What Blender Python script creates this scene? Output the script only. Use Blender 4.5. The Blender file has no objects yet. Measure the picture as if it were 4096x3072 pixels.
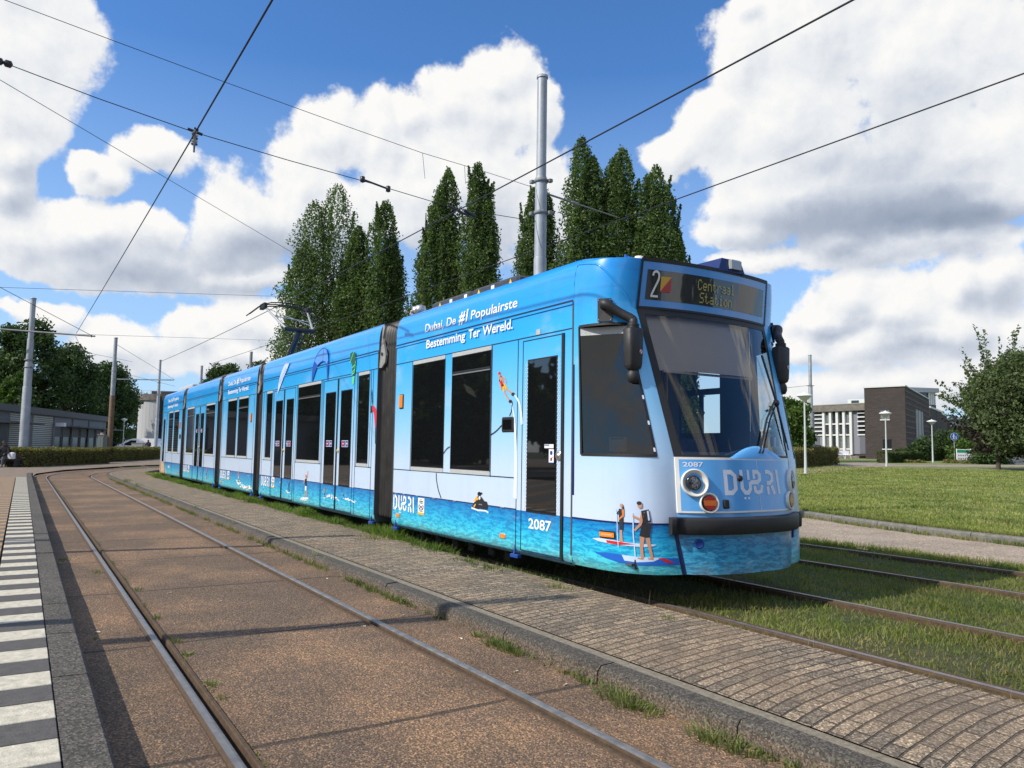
import bpy, math, random
import numpy as np
from mathutils import Vector, Matrix
random.seed(7); rng = np.random.default_rng(7)
R = math.radians; PI = math.pi
SC = bpy.context.scene

# ------------------------------------------------------------------ camera
YAW, PITCH, ROLL, FPX = 2.57729, 0.08531, 0.01534, 3077.43
CAM = Vector((6.47728, -5.46064, 1.29377))
_f = Vector((math.cos(PITCH)*math.cos(YAW), math.cos(PITCH)*math.sin(YAW), math.sin(PITCH)))
_r = Vector((math.sin(YAW), -math.cos(YAW), 0)); _u = _r.cross(_f)
_r2 = math.cos(ROLL)*_r + math.sin(ROLL)*_u; _u2 = -math.sin(ROLL)*_r + math.cos(ROLL)*_u
camd = bpy.data.cameras.new('camera'); cam = bpy.data.objects.new('camera', camd)
SC.collection.objects.link(cam)
camd.sensor_fit = 'HORIZONTAL'; camd.sensor_width = 36; camd.lens = 36*FPX/4096
camd.clip_start = 0.05; camd.clip_end = 3000
m = Matrix((( _r2.x, _u2.x, -_f.x, CAM.x), (_r2.y, _u2.y, -_f.y, CAM.y), (_r2.z, _u2.z, -_f.z, CAM.z), (0, 0, 0, 1)))
cam.matrix_world = m
SC.camera = cam
def ray(px, py):                     # survey ray of a photo point (4096 x 3072), used to place far things where they stand
    return _f + _r2*((px-2048)/FPX) - _u2*((py-1536)/FPX)
def at(px, py, d): return CAM + ray(px, py)*d
def gz(y): return 0.1+0.0125*(y-7) if y > 7 else 0.1
def gp(px, py):                      # meets the gently rising lawn
    d = ray(px, py); t = (0.1+0.0125*(CAM.y-7)-CAM.z)/(d.z-0.0125*d.y); return CAM+d*t
def hz(px, d, z):                    # point at distance d under/over a photo column, with a given height
    p = at(px, 1800, d); return Vector((p.x, p.y, z))

# ------------------------------------------------------------------ light
SUNV = Vector((-0.21, -1.17, 1.0)).normalized()       # towards the sun
SUN_EL = math.asin(SUNV.z); SUN_AZ = math.atan2(SUNV.x, SUNV.y)
sl = bpy.data.lights.new('sun', 'SUN'); sl.energy = 4.0; sl.angle = R(0.5); sl.color = (1, 0.93, 0.82)
so = bpy.data.objects.new('sun', sl); SC.collection.objects.link(so)
so.rotation_euler = SUNV.to_track_quat('Z', 'Y').to_euler(); so.location = (0, -20, 30)
SC.view_settings.view_transform = 'Standard'; SC.view_settings.look = 'None'
SC.view_settings.exposure = 0.25; SC.view_settings.gamma = 1; SC.view_settings.use_curve_mapping = False
W = bpy.data.worlds.new('World'); SC.world = W; W.use_nodes = True

class NT:                            # tiny node helper
    def __init__(s, nt): s.nt = nt
    def n(s, t, **k):
        x = s.nt.nodes.new(t)
        for a, b in k.items(): setattr(x, a, b)
        return x
    def put(s, sock, v):
        if hasattr(v, 'links') or isinstance(v, bpy.types.NodeSocket): s.nt.links.new(v, sock)
        elif v is not None:
            if isinstance(v, (tuple, list)) and hasattr(sock, 'default_value') and len(sock.default_value) == 4 and len(v) == 3: v = (*v, 1)
            sock.default_value = v
    def math(s, op, a, b=None, c=None, clamp=False):
        x = s.n('ShaderNodeMath', operation=op); x.use_clamp = clamp
        s.put(x.inputs[0], a)
        if b is not None: s.put(x.inputs[1], b)
        if c is not None: s.put(x.inputs[2], c)
        return x.outputs[0]
    def vm(s, op, a, b=None, out=0):
        x = s.n('ShaderNodeVectorMath', operation=op); s.put(x.inputs[0], a)
        if b is not None: s.put(x.inputs[1], b)
        return x.outputs[out]
    def comb(s, x, y, z=0):
        c = s.n('ShaderNodeCombineXYZ'); s.put(c.inputs[0], x); s.put(c.inputs[1], y); s.put(c.inputs[2], z); return c.outputs[0]
    def sep(s, v):
        c = s.n('ShaderNodeSeparateXYZ'); s.put(c.inputs[0], v); return c.outputs
    def noise(s, vec, scale, detail=4, rough=.5, out=0):
        x = s.n('ShaderNodeTexNoise'); s.put(x.inputs['Vector'], vec); x.inputs['Scale'].default_value = scale
        x.inputs['Detail'].default_value = detail; x.inputs['Roughness'].default_value = rough; return x.outputs[out]
    def vor(s, vec, scale, feature='F1', out=0):
        x = s.n('ShaderNodeTexVoronoi', feature=feature); s.put(x.inputs['Vector'], vec); x.inputs['Scale'].default_value = scale
        return x.outputs[out]
    def ramp(s, fac, stops, interp='LINEAR'):
        x = s.n('ShaderNodeValToRGB'); x.color_ramp.interpolation = interp; e = x.color_ramp.elements
        while len(e) > 1: e.remove(e[-1])
        e[0].position = stops[0][0]; e[0].color = (*stops[0][1], 1) if not isinstance(stops[0][1], (int, float)) else (*(stops[0][1],)*3, 1)
        for p, c in stops[1:]:
            q = e.new(p); q.color = (*c, 1) if not isinstance(c, (int, float)) else (c, c, c, 1)
        s.put(x.inputs[0], fac); return x.outputs[0]
    def mix(s, f, a, b, mode='MIX'):
        x = s.n('ShaderNodeMix', data_type='RGBA', blend_type=mode); s.put(x.inputs[0], f); s.put(x.inputs[6], a); s.put(x.inputs[7], b); return x.outputs[2]
    def mapr(s, v, a, b, c=0, d=1):
        x = s.n('ShaderNodeMapRange'); s.put(x.inputs[0], v)
        for i, q in enumerate((a, b, c, d)): x.inputs[i+1].default_value = q
        return x.outputs[0]

# ---- sky: Nishita blue with cumulus clouds held in the sky by direction (azimuth / elevation)
w = NT(W.node_tree); W.node_tree.nodes.clear()
sky = w.n('ShaderNodeTexSky', sky_type='NISHITA'); sky.sun_disc = False
sky.sun_elevation = SUN_EL; sky.sun_rotation = SUN_AZ; sky.air_density = 1.0; sky.dust_density = 0.6; sky.ozone_density = 2.5
CLOUDS = [(130,130,330,300),(60,420,230,190),(20,610,110,130),(20,760,120,110),
 (620,590,190,110),(430,690,170,90),(340,640,80,60),
 (60,930,230,130),(350,960,250,140),(620,930,170,110),(500,1070,600,95),(960,960,220,260),(1200,760,190,250),(1330,560,220,170),(1250,900,400,260),(1510,560,130,170),(1640,470,130,110),(1800,420,170,190),
 (1980,300,190,170),(1960,450,300,230),(2130,440,140,170),(1800,780,500,300),(2150,800,200,300),(1000,1130,500,50),
 (150,1270,170,70),(480,1400,260,110),(800,1340,190,110),(1000,1290,150,90),(1150,1300,150,100),(900,1440,400,110),(1300,1350,200,120),(60,1240,120,40),
 (3300,120,480,260),(3700,240,560,380),(3000,260,260,260),(2860,520,240,200),(3200,560,450,330),(3800,620,500,260),(2700,620,180,100),(3300,800,620,200),(2960,930,260,90),(3900,780,330,110),(3350,960,260,60),(3700,850,350,140),(3450,1000,520,85),(3750,960,400,80),(2980,1040,200,50),(3060,1010,240,40),(2990,60,100,60),
 (3380,1160,230,130),(3250,1270,150,150),(3550,1240,230,170),(3800,1130,170,110),(3980,1100,160,140),(3800,1290,300,160),(3450,1370,300,110),(4020,1330,200,160),(3500,1560,500,130),(3240,1390,120,60),(3950,1500,320,150)]
SHADE = [(1450,1060,700,170,.50),(600,1090,600,110,.55),(60,760,200,160,.30),(3500,700,460,200,.42),(3550,900,620,150,.85),(3080,920,300,110,.35),(3800,860,350,120,.55),(1950,1000,400,250,.35),(3600,400,300,150,.22),(3330,1300,350,45,.40),(3650,1370,400,60,.50),(3250,1150,120,30,.1),(1150,1040,500,120,.40),(900,1450,700,50,.25),(3950,1180,220,80,.35),(3500,1570,500,100,.25)]
def azel(px, py):
    d = ray(px, py).normalized(); a = math.atan2(d.dot(_r), d.dot(Vector((_f.x, _f.y, 0)).normalized())); return a, math.asin(d.z)
g = bpy.data.node_groups.new('cloud_density', 'ShaderNodeTree')
g.interface.new_socket('Dir', in_out='INPUT', socket_type='NodeSocketVector')
g.interface.new_socket('D', in_out='OUTPUT', socket_type='NodeSocketFloat')
g.interface.new_socket('S', in_out='OUTPUT', socket_type='NodeSocketFloat')
q = NT(g); gi = q.n('NodeGroupInput'); go = q.n('NodeGroupOutput'); D = gi.outputs[0]
fh = Vector((_f.x, _f.y, 0)).normalized()
sx = q.vm('DOT_PRODUCT', D, tuple(_r), out=1); sy = q.vm('DOT_PRODUCT', D, tuple(fh), out=1); dz = q.sep(D)[2]
wn = q.noise(D, 5.0, 6, .6, out=1)
wv = q.vm('SCALE', q.vm('SUBTRACT', wn, (.5, .5, .5))); wv.node.inputs[3].default_value = .09
az = q.math('ARCTAN2', sx, sy); el = q.math('ARCSINE', dz)
azel_v = q.vm('ADD', q.comb(az, el), wv)
azel_v = q.comb(q.sep(azel_v)[0], q.sep(azel_v)[1], 0)
def blobfield(lst, soft):
    acc = None
    for b in lst:
        c = azel(b[0], b[1]); k = (math.cos(math.atan((b[0]-2048)/FPX))**2, 1)
        v = q.vm('SUBTRACT', azel_v, (c[0], c[1], 0))
        v = q.vm('MULTIPLY', v, (FPX/(b[2]*k[0]), FPX/b[3], 0))
        l = q.vm('LENGTH', v, out=1)
        s = q.math('SUBTRACT', 1.0, l)
        if len(b) > 4: s = q.math('MULTIPLY', q.math('SMOOTHSTEP' if False else 'MAXIMUM', s, 0.0), b[4]*1.6)
        acc = s if acc is None else (q.math('ADD', acc, s) if len(b) > 4 else q.math('SMOOTH_MAX', acc, s, .25))
    return acc
dens = blobfield(CLOUDS, .3); shd = blobfield(SHADE, 0)
# away from the photographed part the sky carries scattered clouds of the same kind
far = q.math('MULTIPLY', q.math('SUBTRACT', q.noise(D, 2.6, 3, .5), .47), 3.2)
side = q.mapr(q.math('ABSOLUTE', az), .62, .80); hi = q.mapr(el, .58, .72); outm = q.math('MAXIMUM', side, hi)
dens = q.math('ADD', q.math('MULTIPLY', dens, q.math('SUBTRACT', 1.0, outm)), q.math('MULTIPLY', far, outm))
bl = q.math('SUBTRACT', .5, q.vor(q.vm('ADD', D, wv), 17.0)); bl2 = q.math('SUBTRACT', .5, q.vor(q.vm('ADD', D, wv), 42.0))
fb = q.math('SUBTRACT', q.noise(D, 9.0, 12, .62), .5); fb2 = q.math('SUBTRACT', q.noise(D, 2.5, 3, .5), .5)
e_ = q.math('ADD', q.math('MULTIPLY', bl, .28), q.math('MULTIPLY', bl2, .12))
e_ = q.math('ADD', e_, q.math('MULTIPLY', fb, 1.5)); e_ = q.math('ADD', e_, q.math('MULTIPLY', fb2, .25))
q.put(go.inputs[0], q.math('ADD', dens, e_)); q.put(go.inputs[1], shd)
tc = w.n('ShaderNodeTexCoord'); dirv = w.vm('NORMALIZE', tc.outputs['Generated'])
def dgrp(v):
    x = w.n('ShaderNodeGroup'); x.node_tree = g; w.put(x.inputs[0], v); return x.outputs
d0 = dgrp(dirv)
off = (-_r*0.55 + Vector((0, 0, 1))*1.0).normalized()*0.018
d1 = dgrp(w.vm('NORMALIZE', w.vm('ADD', dirv, tuple(off))))
cov = w.mapr(d0[0], .02, .26); cov.node.interpolation_type = 'SMOOTHSTEP'
rel = w.math('MULTIPLY', w.math('SUBTRACT', d0[0], d1[0]), 1.0)
thick = w.mapr(d0[0], .1, .9)
bright = w.math('ADD', .93, w.math('MULTIPLY', rel, .45))
bright = w.math('SUBTRACT', bright, w.math('MULTIPLY', d0[1], .50))
bright = w.math('SUBTRACT', bright, w.math('MULTIPLY', thick, .07))
ccol = w.ramp(bright, [(0.0, (.30, .36, .47)), (.35, (.42, .48, .59)), (.62, (.62, .67, .76)), (.85, (.86, .88, .91)), (1, (1.0, .99, .97))])
elv = w.sep(dirv)[2]
skc = w.mix(w.mapr(elv, .0, .45, .70, .0), w.mix(1, sky.outputs[0], (0.66, 1.10, 1.56), 'MULTIPLY'), (4.9, 6.5, 8.4))
cc = w.vm('SCALE', ccol); cc.node.inputs[3].default_value = 8.2
w.nt.links.new(ccol, cc.node.inputs[0])
fin = w.mix(cov, skc, cc)
bg = w.n('ShaderNodeBackground'); w.put(bg.inputs[0], fin); bg.inputs[1].default_value = 0.10
wo = w.n('ShaderNodeOutputWorld'); w.put(wo.inputs[0], bg.outputs[0])
W.cycles.sampling_method = 'MANUAL'; W.cycles.sample_map_resolution = 1024

# ------------------------------------------------------------------ materials
MATS = {}
def mat(name, col=(.5, .5, .5), rough=.6, metal=0, spec=.5, var=0, vscale=4, bump=0, bscale=40, coat=0, alpha=None, emit=None):
    if name in MATS: return MATS[name]
    mt = bpy.data.materials.new(name); mt.use_nodes = True; t = NT(mt.node_tree); b = mt.node_tree.nodes['Principled BSDF']
    b.inputs['Base Color'].default_value = (*col, 1); b.inputs['Roughness'].default_value = rough; b.inputs['Metallic'].default_value = metal
    b.inputs['Specular IOR Level'].default_value = spec; b.inputs['Coat Weight'].default_value = coat; b.inputs['Coat Roughness'].default_value = .05
    if var or bump:
        c = t.n('ShaderNodeTexCoord').outputs['Object']
    if var:
        n = t.noise(c, vscale, 6, .6)
        k = t.mapr(n, .3, .7, 1-var, 1+var); v = t.vm('SCALE', (col[0], col[1], col[2])); t.put(v.node.inputs[3], k)
        t.put(b.inputs['Base Color'], v)
        t.put(b.inputs['Roughness'], t.mapr(n, .3, .7, max(0, rough-.08), min(1, rough+.08)))
    if bump:
        n2 = t.noise(c, bscale, 5, .6); bp = t.n('ShaderNodeBump'); bp.inputs['Strength'].default_value = bump; bp.inputs['Distance'].default_value = .01
        t.put(bp.inputs['Height'], n2); t.put(b.inputs['Normal'], bp.outputs[0])
    if emit: b.inputs['Emission Color'].default_value = (*emit[:3], 1); b.inputs['Emission Strength'].default_value = emit[3]
    MATS[name] = mt; return mt
def nodemat(name):
    mt = bpy.data.materials.new(name); mt.use_nodes = True; MATS[name] = mt
    return mt, NT(mt.node_tree), mt.node_tree.nodes['Principled BSDF']
def bumpn(t, b, h, st, dist=.01):
    bp = t.n('ShaderNodeBump'); bp.inputs['Strength'].default_value = st; bp.inputs['Distance'].default_value = dist
    t.put(bp.inputs['Height'], h); t.put(b.inputs['Normal'], bp.outputs[0])

# ------------------------------------------------------------------ objects
COL = SC.collection
def tag(o, label=None, cat=None, group=None, kind=None):
    if label: o['label'] = label
    if cat: o['category'] = cat
    if group: o['group'] = group
    if kind: o['kind'] = kind
    return o
def thing(name, label, cat, loc=(0, 0, 0), group=None):
    o = bpy.data.objects.new(name, None); COL.objects.link(o); o.location = loc; o.empty_display_size = .2
    return tag(o, label, cat, group)
def adopt(o, parent):
    o.parent = parent
    l = parent.location if parent.type == 'EMPTY' else Vector((0, 0, 0))
    o.matrix_parent_inverse = Matrix.Translation(-Vector(l)); return o
def copy_tree(o, parent=None):
    c = o.copy(); COL.objects.link(c)
    if parent: c.parent = parent; c.matrix_parent_inverse = o.matrix_parent_inverse.copy()
    for ch in list(o.children): copy_tree(ch, c)
    return c
class MB:
    def __init__(s): s.v = []; s.f = []; s.mi = []; s.sm = []
    def add(s, vs, fs, mi=0, smooth=False):
        o = len(s.v); s.v += [tuple(x) for x in vs]
        for f in fs: s.f.append(tuple(i+o for i in f)); s.mi.append(mi); s.sm.append(smooth)
        return s
    def quad(s, a, b, c, d, mi=0): return s.add([a, b, c, d], [(0, 1, 2, 3)], mi)
    def box(s, lo, hi, mi=0, M=None):
        x0, y0, z0 = lo; x1, y1, z1 = hi
        vs = [(x0, y0, z0), (x1, y0, z0), (x1, y1, z0), (x0, y1, z0), (x0, y0, z1), (x1, y0, z1), (x1, y1, z1), (x0, y1, z1)]
        if M: vs = [tuple(M @ Vector(v)) for v in vs]
        return s.add(vs, [(0, 3, 2, 1), (4, 5, 6, 7), (0, 1, 5, 4), (1, 2, 6, 5), (2, 3, 7, 6), (3, 0, 4, 7)], mi)
    def bbox(s, lo, hi, bev=.01, mi=0, M=None):           # box with bevelled vertical edges and top
        x0, y0, z0 = lo; x1, y1, z1 = hi; rings = []
        for z, b in ((z0, 0), (z1-bev, 0), (z1, bev)):
            X0, Y0, X1, Y1 = x0+b, y0+b, x1-b, y1-b
            rings.append([(X0+bev, Y0, z), (X1-bev, Y0, z), (X1, Y0+bev, z), (X1, Y1-bev, z), (X1-bev, Y1, z), (X0+bev, Y1, z), (X0, Y1-bev, z), (X0, Y0+bev, z)])
        vs = sum(rings, [])
        if M: vs = [tuple(M @ Vector(v)) for v in vs]
        fs = [(r*8+i, r*8+(i+1) % 8, r*8+8+(i+1) % 8, r*8+8+i) for r in range(2) for i in range(8)]
        fs += [tuple(range(7, -1, -1)), tuple(range(16, 24))]
        return s.add(vs, fs, mi)
    def tube(s, pts, r, n=8, mi=0, cap=True, smooth=True):
        P = [Vector(p) for p in pts]; rr = r if isinstance(r, (list, tuple)) else [r]*len(P); vs = []; fs = []
        up = Vector((0, 0, 1))
        t0 = (P[1]-P[0]).normalized(); a = t0.cross(up if abs(t0.z) < .95 else Vector((1, 0, 0))).normalized()
        for i, p in enumerate(P):
            t = (P[min(i+1, len(P)-1)]-P[max(i-1, 0)]).normalized(); a = (a-t*a.dot(t)).normalized(); b = t.cross(a)
            for k in range(n):
                an = 2*PI*k/n; vs.append(p+(a*math.cos(an)+b*math.sin(an))*rr[i])
        for i in range(len(P)-1):
            for k in range(n): fs.append((i*n+k, i*n+(k+1) % n, (i+1)*n+(k+1) % n, (i+1)*n+k))
        s.add(vs, fs, mi, smooth)
        if cap: s.add([vs[k] for k in range(n)], [tuple(range(n-1, -1, -1))], mi); s.add([vs[(len(P)-1)*n+k] for k in range(n)], [tuple(range(n))], mi)
        return s
    def lathe(s, prof, c, axis='Z', n=24, mi=0, smooth=True, M=None):
        vs = []; fs = []; c = Vector(c)
        for r, h in prof:
            for k in range(n):
                a = 2*PI*k/n; v = Vector((r*math.cos(a), r*math.sin(a), h))
                if M: v = M @ v
                vs.append(c+v)
        for i in range(len(prof)-1):
            for k in range(n): fs.append((i*n+k, i*n+(k+1) % n, (i+1)*n+(k+1) % n, (i+1)*n+k))
        return s.add(vs, fs, mi, smooth)
    def prism(s, poly, d, mi=0):                          # 3-D polygon extruded by vector d
        n = len(poly); P = [Vector(p) for p in poly]; Q = [p+Vector(d) for p in P]
        return s.add(P+Q, [tuple(range(n-1, -1, -1)), tuple(range(n, 2*n))]+[(i, (i+1) % n, n+(i+1) % n, n+i) for i in range(n)], mi)
    def build(s, name, mats, parent=None, kind=None):
        me = bpy.data.meshes.new(name); me.from_pydata(s.v, [], s.f); o = bpy.data.objects.new(name, me); COL.objects.link(o)
        for x in (mats if isinstance(mats, (list, tuple)) else [mats]): me.materials.append(x)
        me.polygons.foreach_set('material_index', s.mi); me.polygons.foreach_set('use_smooth', s.sm); me.update()
        if parent: adopt(o, parent)
        if kind: o['kind'] = kind
        return o
def npmesh(name, V, F, mats, parent=None, kind=None, smooth=False):   # V (n,3), F (m,k) same-size faces
    me = bpy.data.meshes.new(name); n, k = F.shape
    me.vertices.add(len(V)); me.vertices.foreach_set('co', V.astype(np.float32).ravel())
    me.loops.add(n*k); me.loops.foreach_set('vertex_index', F.astype(np.int32).ravel())
    me.polygons.add(n); me.polygons.foreach_set('loop_start', np.arange(0, n*k, k, dtype=np.int32))
    me.update(calc_edges=True); me.validate()
    if smooth: me.polygons.foreach_set('use_smooth', np.ones(n, bool))
    for x in (mats if isinstance(mats, (list, tuple)) else [mats]): me.materials.append(x)
    o = bpy.data.objects.new(name, me); COL.objects.link(o)
    if parent: adopt(o, parent)
    if kind: o['kind'] = kind
    return o
# ---- shapes drawn flat on a surface: P(x, z) -> world
def stroke(mb, pts, w, put, mi=0):
    P = [Vector((a, b)) for a, b in pts]; ws = w if isinstance(w, (list, tuple)) else [w]*len(P); L = []; Rr = []
    for i, p in enumerate(P):
        t = P[min(i+1, len(P)-1)]-P[max(i-1, 0)]
        t = t.normalized() if t.length else Vector((1, 0)); nn = Vector((-t.y, t.x))*ws[i]/2
        if 0 < i < len(P)-1:
            a = (P[i]-P[i-1]).normalized(); b = (P[i+1]-P[i]).normalized(); c = max(.5, math.sqrt(max(0, (1+a.dot(b))/2))); nn = nn/c
        L.append(p+nn); Rr.append(p-nn)
    for i in range(len(P)-1): mb.add([put(*L[i]), put(*Rr[i]), put(*Rr[i+1]), put(*L[i+1])], [(0, 1, 2, 3)], mi)
def poly2(mb, pts, put, mi=0): mb.add([put(*p) for p in pts], [tuple(range(len(pts)))], mi)
def disc2(mb, c, rx, rz, put, mi=0, n=14): poly2(mb, [(c[0]+rx*math.cos(2*PI*k/n), c[1]+rz*math.sin(2*PI*k/n)) for k in range(n)], put, mi)
def text_mesh(txt, size, bold=0, shear=0, sx=1, res=3):     # returns verts 2-D, faces
    c = bpy.data.curves.new('t', 'FONT'); c.body = txt; c.size = size; c.offset = bold; c.shear = shear; c.resolution_u = res
    o = bpy.data.objects.new('t', c); COL.objects.link(o); dg = bpy.context.evaluated_depsgraph_get()
    me = bpy.data.meshes.new_from_object(o.evaluated_get(dg))
    V = [(v.co.x*sx, v.co.y) for v in me.vertices]; F = [tuple(p.vertices) for p in me.polygons]
    bpy.data.objects.remove(o); bpy.data.curves.remove(c); bpy.data.meshes.remove(me); return V, F
def text_on(mb, txt, x0, z0, width, height, put, bold=0, shear=0, mi=0):
    V, F = text_mesh(txt, 1, bold, shear)
    xs = [v[0] for v in V]; a, b = min(xs), max(xs); cap = 0.69+2*bold
    mb.add([put(x0+(v[0]-a)/(b-a)*width, z0+v[1]/cap*height) for v in V], F, mi)

# ------------------------------------------------------------------ ground, tracks, platform
PR = 21.0
def pth(o, s):                       # s>0 along the straight towards -x from x=22; then a right-hand curve; o = offset from the near track's centre
    L = 48.5
    if s <= L: return (22-s, -3.9+o)
    a = min((s-L)/PR, 2.6); return (-26.5-(PR-o)*math.sin(a), -3.9+PR-(PR-o)*math.cos(a))
def sweep(mb, prof, s0, s1, mi=0, closed=False, step=1.0, smooth=False):
    ss = [s0]
    while ss[-1] < s1-1e-6: ss.append(min(s1, ss[-1]+(48.5 if ss[-1] < 1 and s1 > 48.5 and s0 < 1 else step)))
    n = len(prof); vs = []; fs = []
    for s in ss:
        for o, z in prof: x, y = pth(o, s); vs.append((x, y, z))
    m_ = n if closed else n-1
    for i in range(len(ss)-1):
        for k in range(m_): fs.append((i*n+k, (i+1)*n+k, (i+1)*n+(k+1) % n, i*n+(k+1) % n))
    mb.add(vs, fs, mi, smooth)
def m_slab():
    mt, t, b = nodemat('exposed aggregate'); c = t.n('ShaderNodeTexCoord').outputs['Object']
    big = t.noise(c, .7, 4, .6); mid = t.noise(c, 3, 5, .6); vf = t.vor(c, 120, out=1); fine = t.noise(c, 160, 3, .7)
    base = t.mix(t.mapr(big, .45, .62), (.138, .098, .064), (.265, .172, .102))
    base = t.mix(t.mapr(mid, .35, .7, 0, .55), base, (.15, .11, .085))
    s = t.sep(vf)[0]; peb = t.ramp(s, [(0, (.25, .25, .25)), (.45, (.68, .66, .62)), (.8, (1.35, 1.2, 1.0)), (1, (2.7, 2.3, 1.9))])
    base = t.mix(.8, base, t.mix(1, base, peb, 'MULTIPLY'))
    base = t.mix(1, base, t.ramp(fine, [(.3, .65), (.7, 1.3)]), 'MULTIPLY')
    xyz = t.sep(c); k = t.math('ABSOLUTE', t.math('SUBTRACT', t.math('FRACT', t.math('DIVIDE', t.math('ADD', xyz[0], t.math('ADD', 98.45, t.math('MULTIPLY', t.noise(c, 2.5, 2), .05))), 2.05)), .5))
    ln = t.mapr(k, .006, .011, 1, 0); base = t.mix(t.math('MULTIPLY', ln, .8), base, (.035, .028, .02)); base = t.mix(t.math('MULTIPLY', t.mapr(t.noise(c, 1.6, 6, .7), .58, .72), .55), base, (.06, .05, .04))
    rail = t.math('ABSOLUTE', t.math('ADD', xyz[1], 3.9)); rust = t.math('MULTIPLY', t.mapr(t.math('ABSOLUTE', t.math('SUBTRACT', rail, .72)), .04, .25, 1, 0), t.mapr(t.noise(c, 9, 4), .35, .65))
    base = t.mix(t.math('MULTIPLY', rust, .5), base, (.12, .06, .03))
    t.put(b.inputs['Base Color'], base); b.inputs['Roughness'].default_value = .9
    h = t.math('ADD', t.math('MULTIPLY', t.vor(c, 95), -1), t.math('MULTIPLY', ln, -2)); bumpn(t, b, h, .9, .006); return mt
def m_paver():
    mt, t, b = nodemat('small concrete pavers'); c = t.n('ShaderNodeTexCoord').outputs['Object']; xyz = t.sep(c)
    u = t.math('ADD', xyz[1], 50.0); yy = t.math('ADD', xyz[1], 1.3)
    xw = t.math('ADD', t.math('ADD', xyz[0], 100), t.math('MULTIPLY', t.math('MULTIPLY', yy, yy), -.12))
    wob = t.math('MULTIPLY', t.math('SUBTRACT', t.noise(c, 1.3, 3), .5), .045); xw = t.math('ADD', xw, wob)
    br = t.n('ShaderNodeTexBrick'); t.put(br.inputs['Vector'], t.comb(u, xw, 0)); br.inputs['Scale'].default_value = 1
    br.inputs['Brick Width'].default_value = .21; br.inputs['Row Height'].default_value = .080; br.inputs['Mortar Size'].default_value = .0078
    br.inputs['Mortar Smooth'].default_value = .6; br.inputs['Bias'].default_value = 0
    br.inputs['Color1'].default_value = (.35, .265, .175, 1); br.inputs['Color2'].default_value = (.170, .138, .10, 1); br.inputs['Mortar'].default_value = (.075, .060, .043, 1)
    peb = t.ramp(t.sep(t.vor(c, 110, out=1))[0], [(0, .35), (.6, .85), (.9, 1.5), (1, 2.3)])
    base = t.mix(1, br.outputs[0], peb, 'MULTIPLY'); big = t.noise(c, .9, 4)
    base = t.mix(t.mapr(big, .42, .68, 0, .45), base, (.24, .16, .095)); base = t.mix(t.mapr(t.noise(c, 4, 5), .55, .75, 0, .4), base, (.07, .06, .045))
    t.put(b.inputs['Base Color'], base); b.inputs['Roughness'].default_value = .9
    bumpn(t, b, t.math('ADD', t.math('MULTIPLY', br.outputs[1], -2.0), t.math('MULTIPLY', t.vor(c, 110), -.5)), .9, .008); return mt
def m_grassbase(name, a, bcol, c3, sc=1.5):
    mt, t, b = nodemat(name); c = t.n('ShaderNodeTexCoord').outputs['Object']
    n1 = t.noise(c, sc, 6, .65); n2 = t.noise(c, 30, 5, .7); st = t.noise(t.vm('MULTIPLY', c, (.35, 1.6, 1)), .8, 5, .6)
    base = t.mix(t.mapr(n1, .35, .65), a, bcol); base = t.mix(t.mapr(st, .46, .62, 0, .85), base, c3); base = t.mix(1, base, t.ramp(n2, [(.3, .45), (.7, 1.5)]), 'MULTIPLY')
    t.put(b.inputs['Base Color'], base); b.inputs['Roughness'].default_value = .95; bumpn(t, b, n2, 1, .05); return mt
def m_gran(name, a, bcol, sc=85):
    mt, t, b = nodemat(name); c = t.n('ShaderNodeTexCoord').outputs['Object']
    base = t.mix(t.mapr(t.noise(c, 2.2, 6, .65), .35, .65), a, bcol); base = t.mix(1, base, t.ramp(t.sep(t.vor(c, sc, out=1))[0], [(0, .35), (.5, .85), (.85, 1.5), (1, 2.1)]), 'MULTIPLY')
    base = t.mix(t.mapr(t.noise(c, 9, 5, .7), .56, .72, 0, .4), base, (.06, .06, .035)); t.put(b.inputs['Base Color'], base); b.inputs['Roughness'].default_value = .95; bumpn(t, b, t.vor(c, sc), .5, .004); return mt
SLAB = m_slab(); PAV = m_paver()
KERB = m_gran('dark kerb concrete', (.085, .074, .060), (.062, .055, .045), 130)
KERBF = m_gran('brown stained kerb face', (.14, .108, .080), (.10, .078, .058), 130)
BORD = mat('border brick', (.22, .19, .14), .9, var=.35, vscale=40, bump=.6, bscale=130)
STEEL = mat('worn rail steel', (.27, .255, .235), .5, metal=.6, var=.25, vscale=14)
RUST = mat('rusty rail steel', (.080, .050, .028), .85, metal=.05, var=.4, vscale=25, bump=.4, bscale=80)
DIRT = mat('dark soil', (.045, .036, .026), .95, var=.4, vscale=9, bump=.8, bscale=40)

mb = MB(); mb.add([(-400, -300, -.12), (400, -300, -.12), (400, 6.9, -.12), (-400, 6.9, -.12)], [(0, 1, 2, 3)])
mb.build('ground', m_grassbase('rough turf soil', (.035, .05, .018), (.06, .07, .028), (.09, .085, .045)), kind='structure')
mb = MB()
for a, b in ((-1.21, -.785), (-.652, .652), (.785, 1.24)): sweep(mb, [(a, 0), (b, 0)], 0, 100)
mb.build('track_slab', SLAB, kind='structure')
mb = MB()
for sg in (-1, 1):
    h = [(sg*.785, -.01), (sg*.777, .004), (sg*.765, .010), (sg*.735, .010), (sg*.722, .005), (sg*.7175, -.006), (sg*.716, -.045)]
    l = [(sg*.716, -.045), (sg*.682, -.05), (sg*.680, .0), (sg*.676, .006), (sg*.660, .006), (sg*.652, -.004)]
    sweep(mb, h[2:5], 0, 98, 0); sweep(mb, h[:3], 0, 98, 1); sweep(mb, h[4:], 0, 98, 1); sweep(mb, l, 0, 98, 1)
mb.build('tram_rails', [STEEL, RUST], kind='structure')
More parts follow.
